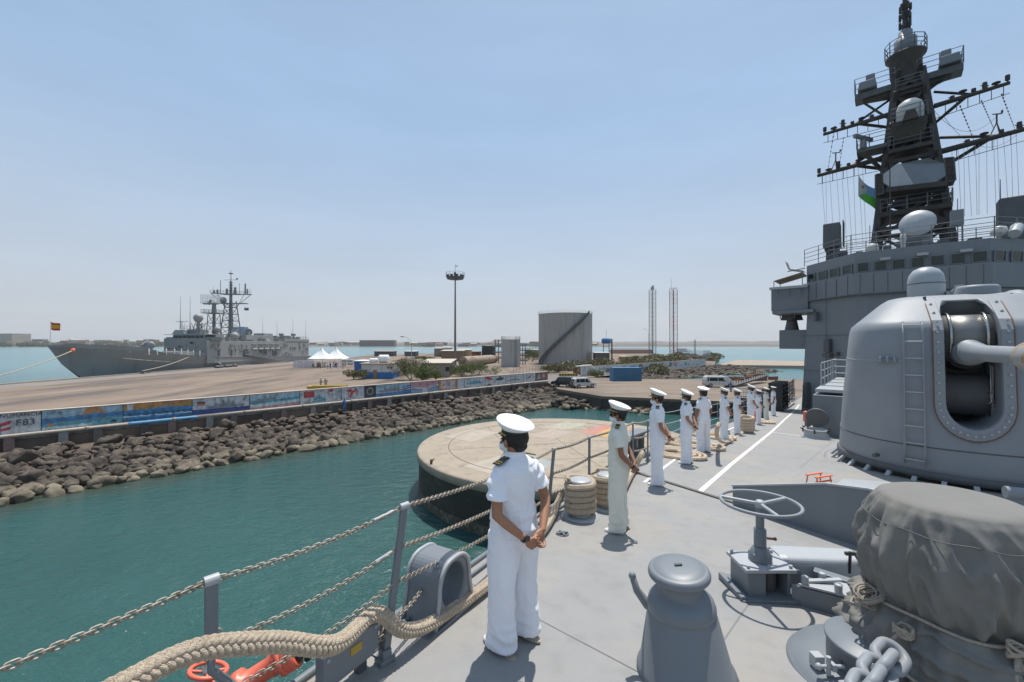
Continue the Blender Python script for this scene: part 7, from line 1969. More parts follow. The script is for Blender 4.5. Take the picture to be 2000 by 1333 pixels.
# sloping plate behind it
b = MB(); s0 = [dk(1608, 965, .35), dk(1645, 934, .12), dk(1745, 942, .12), dk(1730, 985, .5)]
b.slab([p - V((0, 0, .3)) for p in s0], (0, 0, .3)); tag(b.build('deck_hatch', M['navy_light'], bevel=.01), 'pale flat raised hatch cover between the breakwater and the turret', 'hatch')
t = thing('stand', 'small bright orange folding stand on the deck behind the breakwater', 'stand', dk(1598, 948), .35)
for y in (-.12, .12):
    for x in (-.22, .22): b = MB(); b.cyl((x, y, 0), (x * .9, y * .8, .22), .014, n=6); b.build('leg', M['orange'], t)
b = MB(); b.bar((-.24, -.1, .22), (.24, -.1, .22), .05, .02); b.bar((-.24, .1, .22), (.24, .1, .22), .05, .02); b.bar((-.24, -.1, .12), (.24, -.1, .12), .03, .03); b.build('top_rail', M['orange'], t)
# ------------------------------------------------------------------ grey warping head near the camera
cp = dk(1338, 1318); t = thing('warping_drum', 'grey conical warping drum with a mushroom cap and a side horn in the near foreground', 'bollard', cp)
t.rotation_euler = (R(2.0), R(-4.5), 0)
b = MB(); b.lathe([(.345, -.02), (.352, .012), (.338, .03), (.333, .04), (.338, .06), (.318, .08), (.232, .495), (.228, .50), (.228, .508), (.232, .512), (.232, .535), (.22, .575), (.19, .61), (.158, .628), (.150, .64), (.148, .70), (.158, .722), (.195, .732), (.210, .75), (.212, .768), (.205, .788), (.185, .802), (.178, .799), (.174, .803), (.10, .812), (.001, .815)], 56); b.build('drum', M['navy'], t)
b = MB(); hd = V((-.80, .45, 0)).normalized(); b.tube([hd * .14 + V((0, 0, .44)), hd * .24 + V((0, 0, .47)), hd * .31 + V((0, 0, .56)), hd * .335 + V((0, 0, .66))], [.045, .036, .028, .024], 12); b.ell(hd * .337 + V((0, 0, .665)), .028, 10, 8); b.build('horn', M['navy'], t)
b = MB(); b.box((.0, 0, .82), (.05, .02, .014)); b.build('grease_cap', M['navy_dark'], t)
# ------------------------------------------------------------------ handwheel and gearbox
wp = V((2.55, 4.40, 0)); u_, v_ = su(wp.x, wp.y); wp = sw(u_, v_); t = thing('anchor_brake', 'grey brake stand with a large three spoked handwheel and gearbox', 'brake stand', wp)
b = MB(); b.tube([(.365 * math.cos(2 * PI * i / 48), .365 * math.sin(2 * PI * i / 48), .905) for i in range(48)], .017, 10, closed=True); hw = b.build('handwheel', M['gunpaint'], t)
for a in (150, 20, 265):
    b = MB(); a = R(a); b.cyl((0, 0, .895), (.36 * math.cos(a), .36 * math.sin(a), .905), .017, n=8); b.build('spoke', M['navy_light'], hw)
b = MB(); b.lathe([(.045, .86), (.048, .91), (.03, .93), (.001, .93)], 16); b.build('hub', M['navy_light'], hw)
b = MB(); b.cyl((0, 0, .62), (0, 0, .88), .040, n=18); b.lathe([(.058, .47), (.058, .64), (.045, .65)], 20); b.build('column', M['navy'], t)
b = MB(); b.lathe([(.11, .32), (.105, .38), (.07, .45), (.048, .465)], 20); b.box((0, 0, .36), (.19, .12, .08)); b.build('bearing', M['navy'], t, bevel=.01)
b = MB(); b.cyl((.06, -.02, .55), (.13, -.04, .55), .014, n=8); b.ell((.13, -.04, .55), .018, 8, 6); b.build('brass_fitting', M['rust'], t)
b = MB(); b.box((0, .0, .30), (.50, .40, .035)); 
b.build('top_plate', M['navy_light'], t, bevel=.006)
b = MB(); b.box((-.13, 0, .145), (.18, .34, .28)); b.box((0, .15, .145), (.42, .03, .28)); b.box((.19, 0, .145), (.03, .34, .28)); b.build('gearbox', M['navy'], t, bevel=.006)
b = MB(); b.cyl((.06, -.02, .03), (.06, -.02, .28), .08, .08, 16); b.build('shaft_housing', M['navy_dark'], t)
b = MB(); b.box((0, 0, .02), (.62, .50, .05)); b.box((-.29, 0, .05), (.06, .46, .05)); b.build('foot', M['navy'], t, bevel=.006)
for x in (-.21, .0, .21):
    for y in (-.16, .16): b = MB(); b.cyl((x, y, .315), (x, y, .345), .018, n=6); b.build('bolt', M['navy_light'], t)
# motor cover and roller frame to the right of it
mc = dk(1590, 1112, .16); t = thing('winch_motor', 'grey rounded motor housing beside the brake stand', 'winch', (mc.x, mc.y, mc.z - .16), -.06)
b = MB(); b.loft([((-.42, 0, .19), .16, .15, .45, Matrix.Rotation(PI / 2, 3, 'Y')), ((-.36, 0, .19), .17, .17, .4, Matrix.Rotation(PI / 2, 3, 'Y')), ((.42, 0, .2), .15, .16, .4, Matrix.Rotation(PI / 2, 3, 'Y'))], 28, smooth=False); b.build('cover', M['navy_light'], t, bevel=.012)
b = MB(); b.box((-.38, -.03, .10), (.28, .34, .34)); b.build('gear_case', M['navy'], t, bevel=.05, seg=3)
b = MB(); b.box((.12, -.06, .01), (1.3, .62, .03)); b.build('base_frame', M['navy_dark'], t)
b = MB(); b.cyl((.24, -.16, .22), (.25, -.16, .44), .014, n=6); b.tube([(.30, -.15, .42), (.34, -.17, .33), (.38, -.16, .26)], .014, 5); b.bar((.20, -.16, .42), (.30, -.16, .42), .03, .03); b.build('lever', M['blackpaint'], t)
b = MB(); b.bar((-.14, -.20, .25), (.42, -.62, .22), .11, .05); b.bar((-.14, -.20, .2), (.42, -.62, .17), .03, .10); b.build('arm', M['navy'], t, bevel=.006)
rf = dk(1620, 1175, .10); t = thing('chain_stopper', 'grey steel chain stopper block with bolts and jaws in front of the winch', 'chain stopper', (rf.x, rf.y, rf.z - .10), -.55)
b = MB(); b.box((-.02, 0, .08), (.58, .045, .20)); b.box((.25, .05, .12), (.05, .30, .28)); b.box((.10, .20, .10), (.52, .045, .18)); b.build('frame', M['navy'], t, bevel=.006)
b = MB(); b.slab([(-.26, -.02, .19), (.24, -.02, .19), (.26, .24, .19), (-.05, .22, .19)], (0, 0, .022)); b.bar((-.2, .05, .22), (.1, .2, .25), .05, .02); b.build('jaw_plate', M['navy_light'], t, bevel=.004)
b = MB(); b.slab([(.27, -.10, .20), (.62, -.10, .20), (.62, .28, .20), (.27, .22, .20)], (0, 0, .03)); b.lathe([(.12, .23), (.12, .26), (.06, .27), (.06, .29)], 20, (.46, .1, 0)); b.build('guide_plate', M['navy_light'], t, bevel=.004)
for x, y in ((-.20, .02), (.06, .01), (-.05, .18)): b = MB(); b.cyl((x, y, .19), (x, y, .275), .032, n=14); b.ell((x, y, .275), (.034, .034, .012), 12, 5); b.build('bolt', M['navy_light'], t)
# chain pipe with lid, and flange
cpz = dk(1708, 1262, .24); t = thing('chain_pipe', 'round grey lidded chain pipe on a wide flange at the lower right', 'chain pipe', (cpz.x, cpz.y, cpz.z - .24))
b = MB(); b.lathe([(.30, 0), (.30, .25), (.312, .255), (.312, .272), (.305, .28), (.001, .284)], 56); b.build('lid', M['navy'], t)
b = MB(); b.lathe([(.56, -.02), (.56, .02), (.54, .04), (.53, .045), (.51, .08), (.29, .10)], 64); b.build('flange', M['navy'], t)
b = MB(); q0 = V((-.43, -.02, .10)); b.box(q0 + V((0, .03, .04)), (.07, .07, .09)); b.cyl(q0 + V((-.05, -.06, .06)), q0 + V((.13, -.06, .06)), .014, n=8); b.cyl(q0 + V((.02, -.06, 0)), q0 + V((.02, -.06, .13)), .016, n=8); b.ell(q0 + V((-.05, -.06, .06)), .024, 8, 6); b.box(q0 + V((.05, -.06, .06)), (.03, .05, .05)); b.build('toggle_screw', M['navy_light'], t, bevel=.004)
for i in range(9): a = R(190 + i * 14); b = MB(); b.cyl((.30 * math.cos(a), .30 * math.sin(a), .17), (.310 * math.cos(a), .310 * math.sin(a), .17), .011, n=6); b.build('rivet', M['navy_dark'], t)
# anchor chain: large links
def link_pts(L_, w_, n=28):
    P = []
    for i in range(n):
        a = 2 * PI * i / n; x, y = math.cos(a), math.sin(a); P.append((x * w_ / 2 + 0, math.copysign(max(0, L_ / 2 - w_ / 2), y) * (1 if abs(y) > .02 else 0) + y * w_ / 2, 0))
    return P
def links_chain(b, pts, L_, w_, r, n=24, seg=8, roll0=0.0, k0=0):
    """interlocking links along a polyline"""
    pts = [V(p) for p in pts]; d = [0]
    for a, c in zip(pts[:-1], pts[1:]): d.append(d[-1] + (c - a).length)
    pitch = L_ - 2 * r * 1.9; cnt = max(1, int(d[-1] / pitch)); pitch = d[-1] / cnt
    def P(s):
        for i in range(len(d) - 1):
            if s <= d[i + 1] + 1e-9: return pts[i].lerp(pts[i + 1], (s - d[i]) / max(1e-9, d[i + 1] - d[i]))
        return pts[-1]
    base = link_pts(L_, w_, n)
    for i in range(cnt):
        a, c = P(i * pitch), P((i + 1) * pitch); m_ = (a + c) / 2; y = (c - a).normalized()
        up = V((0, 0, 1)) if abs(y.z) < .95 else V((1, 0, 0)); x = y.cross(up).normalized(); z = x.cross(y)
        an = roll0 + (PI / 2 if (i + k0) % 2 else 0); x, z = x * math.cos(an) + z * math.sin(an), z * math.cos(an) - x * math.sin(an)
        b.tube([m_ + x * q[0] + y * q[1] + z * q[2] for q in base], r, seg, closed=True)
    return b
cb = V((cpz.x, cpz.y, cpz.z - .24))
cpts = [dk(1742, 1272, .42), dk(1714, 1304, .38), dk(1690, 1338, .35), dk(1668, 1384, .32), dk(1640, 1470, .28)]
b = MB(); links_chain(b, cpts, .215, .14, .031, 32, 14, .5)
tag(b.build('anchor_chain', M['gunpaint']), 'heavy grey painted anchor chain links lying over the chain pipe', 'chain')
# ------------------------------------------------------------------ canvas covered windlass
wc = V((3.22, 3.13, 0)); wu, wv_ = su(wc.x, wc.y); wc = sw(wu, wv_)
t = thing('covered_windlass', 'bulky windlass wrapped in a creased grey canvas cover tied with cord', 'windlass', wc)
prof = [(1.375, .001, 0), (1.375, .30, .0), (1.37, .37, .001), (1.355, .405, .004), (1.31, .435, .016), (1.22, .47, .026), (1.12, .50, .034), (1.02, .525, .038), (.92, .53, .038), (.82, .51, .036), (.72, .48, .034), (.655, .455, .034), (.62, .445, .03), (.585, .455, .034), (.53, .50, .04), (.44, .545, .045), (.34, .575, .045), (.24, .59, .04), (.16, .58, .04), (.145, .55, .03)]
b = MB(); NN = 220; vs = []
# resample the profile for creases
PR_ = []
for (z0, r0, a0), (z1, r1, a1) in zip(prof[:-1], prof[1:]):
    k = 5 if abs(z0 - z1) > .03 or abs(r0 - r1) > .1 else 2
    for i in range(k): f = i / k; PR_.append((z0 + (z1 - z0) * f, r0 + (r1 - r0) * f, a0 + (a1 - a0) * f))
PR_.append(prof[-1])
for z, r, am in PR_:
    for j in range(NN):
        a = 2 * PI * j / NN; ca, sa = math.cos(a), math.sin(a)
        k1 = noise.noise(V((ca * 4.2, sa * 4.2, z * .9 + 3))); k1 = 1 - abs(k1) * 3.0
        k2 = noise.noise(V((ca * 9 + z * 2, sa * 9, z * 2.2 + 9))); k3 = noise.noise(V((ca * 3.0 + 20, sa * 3.0, z * 7)))
        k4 = 1 - abs(noise.noise(V((ca * 5 + z * 3, sa * 5 - z * 2, z * 4)))) * 4
        tie = max(0, 1 - abs(z - .62) / .20); g = math.sin(a * 23 + 3 * noise.noise(V((ca * 2, sa * 2, 1)))) * tie
        low = 1 if z < .6 else 0
        k5 = noise.noise(V((a * 3.3, z * .35, 2.0))); k5 = (1 - min(1, abs(k5) * 5)) ** 2
        ph = a * 7.5 + 1.6 * noise.noise(V((ca * 1.5, sa * 1.5, z * 1.5))) + (z - .62) * 1.8 * math.sin(a * 2 + 1); rd = (1 - abs(math.sin(ph))) ** 1.6; hz_2 = 1 - min(1, abs(noise.noise(V((ca * 1.3 + 7, sa * 1.3, z * 9)))) * 5)
        up = 1 if z >= .62 else 0
        rr = r + am * (k1 * .35 + k2 * .45 + k5 * 1.0 + up * rd * 1.35 + (1 - up) * hz_2 * 1.3) + am * .35 * g + am * k4 * .55 + low * am * 1.1 * k3 + (.06 * max(0, sa * -1) * low) + (.0)
        zz_ = z + (low * .05 * noise.noise(V((ca * 3, sa * 3, 5))) if z < .3 else 0)
        vs.append((rr * ca, rr * sa, zz_))
b.put(vs, [(i * NN + j, (i + 1) * NN + j, (i + 1) * NN + (j + 1) % NN, i * NN + (j + 1) % NN) for i in range(len(PR_) - 1) for j in range(NN)], True)
cv = b.build('canvas_cover', M['canvas'], t, weld=True)
def rad_at(z):
    for (z0, r0, a0), (z1, r1, a1) in zip(prof[:-1], prof[1:]):
        if z1 <= z <= z0: return r0 + (r1 - r0) * (z0 - z) / max(1e-6, z0 - z1)
    return .6
b = MB(); b.tube([((rad_at(1.2) + .035) * math.cos(2 * PI * i / 60), (rad_at(1.2) + .035) * math.sin(2 * PI * i / 60), 1.20 + .008 * math.sin(i)) for i in range(60)], .004, 5, closed=True); b.build('hem_seam', M['navy_dark'], cv)
b = MB(); b.tube([(.505 * math.cos(2 * PI * i / 60), .505 * math.sin(2 * PI * i / 60), .62 + .012 * math.sin(i * .6)) for i in range(60)], .011, 8, closed=True)
b.build('tie_cord', M['cord'], t)
kd = V((-.28, -.96, 0)).normalized(); kp = kd * .54 + V((0, 0, .63)); b = MB()
sd_ = V((-kd.y, kd.x, 0))
for i in range(5): c = kp + V((0, 0, .015 * (i - 2))) + kd * .01; b.tube([c + sd_ * (.045 * math.cos(2 * PI * k / 14)) + kd * (.02 * math.sin(2 * PI * k / 14)) + V((0, 0, .025 * math.sin(2 * PI * k / 14 + i))) for k in range(14)], .010, 6, closed=True)
b.tube([kp + kd * .01, kp + sd_ * .10 + V((0, 0, .05)) + kd * .03, kp + sd_ * .20 + V((0, 0, .02)) + kd * .02, kp + sd_ * .19 + V((0, 0, -.05)) + kd * .03, kp + sd_ * .08 + V((0, 0, -.05)) + kd * .03, kp], .011, 7)
b.tube([kp, kp + V((0, 0, -.12)) + kd * .05 - sd_ * .03, kp + V((0, 0, -.34)) + kd * .16 - sd_ * .10, kp + V((0, 0, -.62)) + kd * .22 - sd_ * .16], .011, 7)
b.tube([kp, kp + V((0, 0, -.12)) + kd * .05 - sd_ * .015, kp + V((0, 0, -.34)) + kd * .165 - sd_ * .075, kp + V((0, 0, -.62)) + kd * .22 - sd_ * .12], .011, 7)
b.tube([kp, kp + V((0, 0, -.1)) + kd * .04 + sd_ * .01, kp + V((0, 0, -.2)) + kd * .12 + sd_ * .005], .010, 7)
b.build('knot', M['cord'], t)
# left hand coil and lashing
ld = V((-.93, -.36, 0)).normalized(); b = MB(); r_ = random.Random(3); c0 = V((-.97, .15, 0)).normalized() * .57 + V((0, 0, .60))
for i in range(11):
    c = c0 + V((r_.uniform(-.05, .05), r_.uniform(-.05, .05), r_.uniform(-.05, .05))); a0 = r_.uniform(0, 3)
    b.tube([c + V((.075 * math.cos(2 * PI * k / 16 + a0) * r_.uniform(.9, 1.1), .05 * math.sin(2 * PI * k / 16 + a0), .035 * math.sin(2 * PI * k / 16 + a0 * 2))) for k in range(16)], .008, 6, closed=True)
b.build('cord_coil', M['cord'], t)
b = MB(); e0 = ld * .58 + V((0, 0, .56)); b.tube([e0, ld * .70 + V((0, .02, .50)), ld * .66 + V((0, 0, .42)), ld * .72 + V((.02, -.05, .34)), V((-.52, -.50, .26)), V((-.25, -.70, .16)), V((.1, -.78, .10))], .010, 7)
for i in range(4): c = ld * .60 + V((0, 0, .55)); b.tube([c + V((.05 * math.cos(2 * PI * k / 12), .05 * math.sin(2 * PI * k / 12), .03 * math.sin(4 * PI * k / 12 + i))) for k in range(12)], .010, 6, closed=True)
b.build('lashing', M['cord'], t)
b = MB(); b.lathe([(.42, 0), (.42, .16), (.36, .2), (.36, .5)], 30); b.box((.0, -.62, .08), (.5, .3, .16)); b.build('windlass_base', M['navy'], t)
# dark pipes in front of the turret at the right edge
bp = sw(12.2, -2.1, .25); b = MB(); b.M = Matrix.Translation(bp); b.cyl((-.5, .2, .1), (.1, -.1, .1), .11, n=14); b.cyl((.1, -.1, .1), (.16, -.13, .1), .15, n=14); b.box((.3, -.2, 0), (.5, .3, .3), rz=.5); b.lathe([(.14, -.05), (.2, 0), (.14, .05)], 14, (.6, -.4, .1), rot=Matrix.Rotation(PI / 2, 3, 'X')); tag(b.build('deck_valve', M['gunpaint'], bevel=.01), 'short grey pipe and valve on the deck between the canvas cover and the turret', 'valve')
# ------------------------------------------------------------------ small scuttle hatch with open lid
hp = dk(1593, 856); t = thing('deck_scuttle', 'round deck hatch standing open with its lid raised, near the turret', 'hatch', hp, HEAD)
b = MB(); b.lathe([(.50, 0), (.50, .06), (.42, .08), (.40, .30), (.43, .32), (.43, .36), (.34, .36), (.34, .10)], 32); b.build('coaming', M['navy_light'], t)
b = MB(); q = Matrix.Rotation(R(78), 3, 'Y'); b.lathe([(.38, -.03), (.40, 0), (.38, .05), (.2, .08), (.01, .08)], 30, (.30, 0, .78), rot=q); b.build('lid', M['navy_dark'], t)
for i in range(6):
    a = i * PI / 3; b = MB(); c = V((.47 * math.cos(a), .47 * math.sin(a), .25)); b.cyl(c, c + V((0, 0, .16)), .03, n=6); b.bar(c + V((0, 0, .1)), c * 1.2 + V((0, 0, .1)), .04); b.build('dog', M['soot'], t)
b = MB(); q = sw(21.8, 2.6, .0); b.cyl(q, q + V((0, 0, .55)), .05, n=8); b.box(q + V((0, 0, .5)), (.16, .16, .25)); tag(b.build('deck_socket', M['navy_dark']), 'small dark post standing by the corner of the launcher house', 'post')
q = dk(1573, 823); b = MB(); b.cyl(q, q + V((0, 0, .5)), .13, n=12); b.ell(q + V((0, 0, .5)), (.13, .13, .1), 12, 6); tag(b.build('fire_extinguisher', M['red']), 'red cylinder partly hidden behind the open hatch lid', 'extinguisher')
# star shaped tie-down on deck
q = dk(1098, 1043); t = thing('tie_down', 'small star shaped metal tie down fitting set in the deck', 'deck fitting', q)
b = MB(); b.lathe([(.085, 0), (.085, .012), (.06, .016), (.055, .004)], 20); b.build('ring', M['navy_dark'], t)
b = MB()
for a in (0.3, 1.87): b.bar((-.075 * math.cos(a), -.075 * math.sin(a), .02), (.075 * math.cos(a), .075 * math.sin(a), .02), .022, .02)
b.ell((0, 0, .025), (.025, .025, .02), 8, 6); b.build('cross', M['navy'], t)
# ------------------------------------------------------------------ ropes
def plait(b, path, Rr, step=None, strand=.4, seg=6, cols=6):
    """plaited hawser: a core with a herringbone of overlapping strand lobes"""
    path = [V(p) for p in path]
    for _ in range(2):
        q = [path[0]]
        for a, c in zip(path[:-1], path[1:]): q += [a.lerp(c, .25), a.lerp(c, .75)]
        q.append(path[-1]); path = q
    d = [0]
    for a, c in zip(path[:-1], path[1:]): d.append(d[-1] + (c - a).length)
    L = d[-1]; step = Rr * .62; n = max(4, int(L / step)); P = []; i = 0
    for j in range(n + 1):
        s = L * j / n
        while i < len(d) - 2 and d[i + 1] < s: i += 1
        P.append(path[i].lerp(path[i + 1], (s - d[i]) / max(1e-9, d[i + 1] - d[i])))
    b.tube(P, Rr * .74, 8); ny = None; rr = random.Random(int(L * 1000))
    for j in range(n + 1):
        t = (P[min(j + 1, n)] - P[max(j - 1, 0)]).normalized()
        if ny is None: ny = (V((0, 0, 1)) if abs(t.z) < .9 else V((1, 0, 0))).cross(t).normalized()
        ny = (ny - t * ny.dot(t)).normalized(); nz = t.cross(ny)
        for q in range(cols):
            a = 2 * PI * q / cols + .10; e = ny * math.cos(a) + nz * math.sin(a); f = t.cross(e)
            sg = 1 if q % 2 else -1; tl = .72 + rr.uniform(-.08, .08)
            ax = (t * math.cos(tl) + f * (sg * math.sin(tl))).normalized(); w_ = e.cross(ax)
            Rm = Matrix((ax, w_, e)).transposed()
            b.ell(P[j] + t * (step * .5 * (q % 2)) + e * Rr * .62, (Rr * .66, Rr * .33, Rr * .40), 8, 5, rot=Rm)
    return b
def laid(b, path, Rr, k=3, seg=6):
    return plait(b, path, Rr, Rr * 7, k, .52, .50, seg) if False else b.tube(path, Rr, 8)
# ------------------------------------------------------------------ stanchions and chains
def stanchion(base, top, label, w_=.045, hooks=(.68, .40), wide=False):
    base, top = V(base), V(top); t = thing('stanchion', label, 'stanchion', base)
    d = top - base; b = MB()
    b.bar((0, 0, 0), d, w_, w_ * .55, up=(UB, -UA, 0)) if not wide else b.bar((0, 0, 0), d, w_, w_ * .4, up=(UB, -UA, 0))
    b.build('post', M['navy'], t, bevel=.004)
    b = MB(); b.cyl(d - V((UA, UB, 0)) * (.035), d + V((UA, UB, 0)) * .035, w_ * .48, n=10); b.build('head', M['navy_light'], t)
    for h in hooks:
        q = d * h; b = MB(); b.tube([q + V((UA, UB, 0)) * (.03 + .016 * math.cos(a)) + V((0, 0, .02 * math.sin(a))) for a in [2 * PI * i / 10 for i in range(10)]], .006, 5, closed=True); b.build('eye', M['chain'], t)
    if not wide: b = MB(); b.box((0, 0, .02), (.12, .09, .04), rz=HEAD); b.box((0, 0, .06), (.07, .07, .08), rz=HEAD); b.build('foot', M['navy'], t, bevel=.006)
    return t
def chain_run(p, q, sag, label, L_=.050, w_=.028, r=.0048, seg=5, n=14):
    p, q = V(p), V(q); K = 24
    pts = [p.lerp(q, i / K) - V((0, 0, sag * 4 * (i / K) * (1 - i / K))) for i in range(K + 1)]
    b = MB(); links_chain(b, pts, L_, w_, r, n, seg, .6); return tag(b.build('guard_chain', M['chain']), label, 'chain')
s1b = V((-.70 * 2.36, 2.36, 0)); u_, v_ = su(s1b.x, s1b.y); s1b = sw(u_, v_); s1t = V((-.702 * 2.36, 2.36, 10 - (1132 - HZ) / F * 2.36))
s2b = dk(753, 1290); s2t = dk(790, 988, 1.10); s3b = dk(1069, 1012); s3t = dk(1082, 877, 1.02)
s0t = sw(-1.7, 1.95, 1.0); s0b = sw(-1.7, 1.95)
s1m = s1b.lerp(s1t, .52); st1 = stanchion(s1m, s1t, 'wide grey rail post nearest the camera, rising from behind the hawser', .062, (.3,), wide=True)
b = MB(); b.tube([V((0, 0, .02)), V((0, 0, -.06)), (sw(.9, 2.75, .12) - s1m), (sw(.9, 2.6, .0) - s1m)], .022, 8); b.build('arm', M['navy'], st1)
stanchion(s2b, s2t, 'grey leaning rail post beside the oval fairlead', .052, (.73, .50, .25))
stanchion(s3b, s3t, 'grey rail post right behind the nearest officer', .05, (.62, .33))
def T(b_, t_, f): return b_.lerp(t_, f)
chain_run(s0t, s1t, .03, 'top guard chain leaving the frame at the lower left'); chain_run(s1t, s2t, .04, 'top guard chain between the wide near post and the leaning post')
chain_run(s1b.lerp(s1t, .60), s2b.lerp(s2t, .73), .05, 'middle guard chain above the thick hawser')
chain_run(s1b.lerp(s1t, .28), s2b.lerp(s2t, .50), .05, 'lower guard chain running behind the thick hawser')
chain_run(s1b.lerp(s1t, .0) - V((0, 0, .0)), s2b.lerp(s2t, .18), .03, 'lowest guard chain by the red valve')
chain_run(s2t, s3t, .06, 'top guard chain passing behind the nearest officer'); chain_run(s2b.lerp(s2t, .73), s3b.lerp(s3t, .62), .07, 'middle guard chain behind the nearest officer')
ch = dk(868, 1062, .0)
chain_run(s2b.lerp(s2t, .50), s3b.lerp(s3t, .33), .06, 'lower guard chain above the oval fairlead'); chain_run(s2b.lerp(s2t, .25), dk(838, 1130, .30), .04, 'short chain from the leaning post to the oval fairlead')
for a, c, f0, f1, lb in ((s1t, s2t, .80, .93, 'silver turnbuckle in the top chain by the leaning post'), (s1b.lerp(s1t, .60), s2b.lerp(s2t, .73), .84, .95, 'open turnbuckle in the middle chain by the leaning post')):
    b = MB(); b.cyl(a.lerp(c, f0) - V((0, 0, .03 * 4 * f0 * (1 - f0))), a.lerp(c, f1) - V((0, 0, .03 * 4 * f1 * (1 - f1))), .012, n=8); tag(b.build('turnbuckle', M['navy_light']), lb, 'turnbuckle')
# further posts along the edge, with thin wires
tops = [(s3b, s3t)]
for px, py in ((1151, 854), (1236, 826), (1265, 822)):
    t_ = dk(px, py, 1.02); tops.append((t_ - V((.01, .02, 1.02)), t_))
us_ = [13.2, 15.2, 17.2, 19.2, 21.2, 23.3, 25.4, 27.5, 29.6, 31.7, 33.8, 35.9]
for u in us_: tops.append((sw(u, edge_v(u) - .12), sw(u, edge_v(u) - .12, 1.02)))
lbs = ['grey rail post between the nearest and the cream clad officer', 'grey rail post to the right of the cream clad officer', 'grey rail post just left of the third officer']
for i, (b_, t_) in enumerate(tops[1:]):
    st_ = stanchion(b_, t_, lbs[i] if i < 3 else 'grey rail post in the long row behind the standing officers', .048, (.65, .35) if i < 5 else ())
    if i >= 3: st_['group'] = 'rail posts along the starboard deck edge'
for i in range(len(tops) - 1):
    for f, nm in ((1.0, 'top'), (.65, 'middle'), (.35, 'lower')):
        a, c = tops[i][0].lerp(tops[i][1], f), tops[i + 1][0].lerp(tops[i + 1][1], f)
        if i < 3:
            chain_run(a, c, .03, '%s guard chain %s' % (nm, ('left of the cream clad officer', 'behind the cream clad officer', 'between the cream clad and the third officer')[i]), .075, .04, .0075, 4, 8)
        else:
            b = MB(); b.tube([a.lerp(c, k / 6) - V((0, 0, .02 * 4 * (k / 6) * (1 - k / 6))) for k in range(7)], .012, 5); o = b.build('guard_wire', M['navy_light']); tag(o, nm + ' guard wire of the rail behind the row of officers', 'wire', nm + ' guard wires behind the officers')
# ------------------------------------------------------------------ thick hawser along the edge
hp_ = [(120, 1400, .70), (255, 1330, .74), (330, 1288, .74), (400, 1262, .74), (480, 1254, .70), (560, 1251, .62), (625, 1262, .54), (665, 1256, .46), (700, 1222, .42), (728, 1196, .40), (750, 1198, .36), (768, 1218, .28), (792, 1232, .18), (835, 1222, .10), (885, 1188, .07), (930, 1158, .07), (985, 1113, .07), (1040, 1058, .07), (1068, 1028, .07), (1088, 985, .12), (1100, 958, .30), (1122, 938, .42), (1150, 932, .46), (1190, 940, .40)]
b = MB(); plait(b, [dk(x, y, h) for x, y, h in hp_], .054)
tag(b.build('hawser', M['rope']), 'thick plaited tan hawser lying along the deck edge from the lower left to the bollards', 'hawser')
q0 = dk(1215, 950, .2); b = MB(); plait(b, [dk(1200, 985, .12), dk(1222, 945, .08), dk(1238, 915, .08), dk(1250, 893, .35), dk(1254, 885, .42)], .060); tag(b.build('hawser', M['rope']), 'short length of hawser between the cream clad officer and the roller fairlead', 'hawser')
# ------------------------------------------------------------------ bollards wrapped in rope
def bollard(loc, label, turns=6, r=.15, Rr=.046, h=.52, ball=True):
    t = thing('bollard', label, 'bollard', loc)
    b = MB(); b.lathe([(r, -.02), (r, h - .02), (r + .015, h), (r + .015, h + .02), (r, h + .035), (.001, h + .035)], 36); b.lathe([(r + .14, -.02), (r + .13, .02), (r, .03)], 30); b.build('drum', M['navy_light'], t)
    return t
def wrap(loc, label, turns, r, Rr, z0=.07, seed=0):
    b = MB(); P = []; rr = random.Random(seed)
    for i in range(int(turns * 26)):
        a = 2 * PI * i / 26; P.append(V(loc) + V(((r + Rr) * math.cos(a), (r + Rr) * math.sin(a), z0 + i / 26 * Rr * 1.9 + .006 * math.sin(a * 3 + seed))))
    plait(b, P, Rr); o = b.build('rope_turns', M['rope']); tag(o, label, 'rope'); return o
b1 = dk(1133, 1008); b2 = b1 + V((.52, .50, -.05))
bollard(b1, 'near steel bollard beside the cream clad officer, flat grey top above its rope'); wrap(b1, 'rope wound six times round the bollard nearest the cream clad officer', 5.6, .15, .046)
bollard(b2, 'second steel bollard hidden behind the cream clad officer', h=.5); wrap(b2, 'rope wound round the bollard behind the cream clad officer', 5.4, .15, .046, seed=2)
b3 = dk(1459, 846); bollard(b3, 'distant bollard between the sixth and seventh officers'); wrap(b3, 'rope wound round the distant bollard behind the officers', 5.6, .17, .06, seed=3)
b = MB(); plait(b, [b3 + V((-.3, -.2, .08)), b3 + V((-.9, -1.0, .07)), dk(1418, 866, .07), dk(1400, 858, .30), dk(1399, 838, .9), dk(1404, 828, 1.0)], .055); tag(b.build('hawser', M['rope']), 'slack hawser hanging in a loop behind the fifth officer', 'hawser')
# coils of rope flat on the deck
def coil(px, py, R0, turns, label, sx=1.0, Rr=.05, layers=1):
    c = dk(px, py); b = MB(); P = []
    for k in range(int(turns * 22)):
        a = 2 * PI * k / 22; r = R0 - (R0 - .16) * (k / (turns * 22)); P.append(c + V((r * math.cos(a) * UA - r * sx * math.sin(a) * UB, r * math.cos(a) * UB + r * sx * math.sin(a) * UA, Rr + .02 + .03 * noise.noise(V((k * .12, px, 0))))))
    plait(b, P, Rr); tag(b.build('rope_coil', M['rope']), label, 'rope')
coil(1316, 889, .62, 5, 'pale rope coil on the deck between the third and fourth officers', 1.5); coil(1356, 872, .60, 4, 'pale rope coil beside the fourth officer', 1.7); coil(1394, 855, .55, 4, 'pale rope coil beside the fifth officer', 1.5); coil(1488, 826, .5, 3, 'small rope heap among the farthest officers', 1.4)
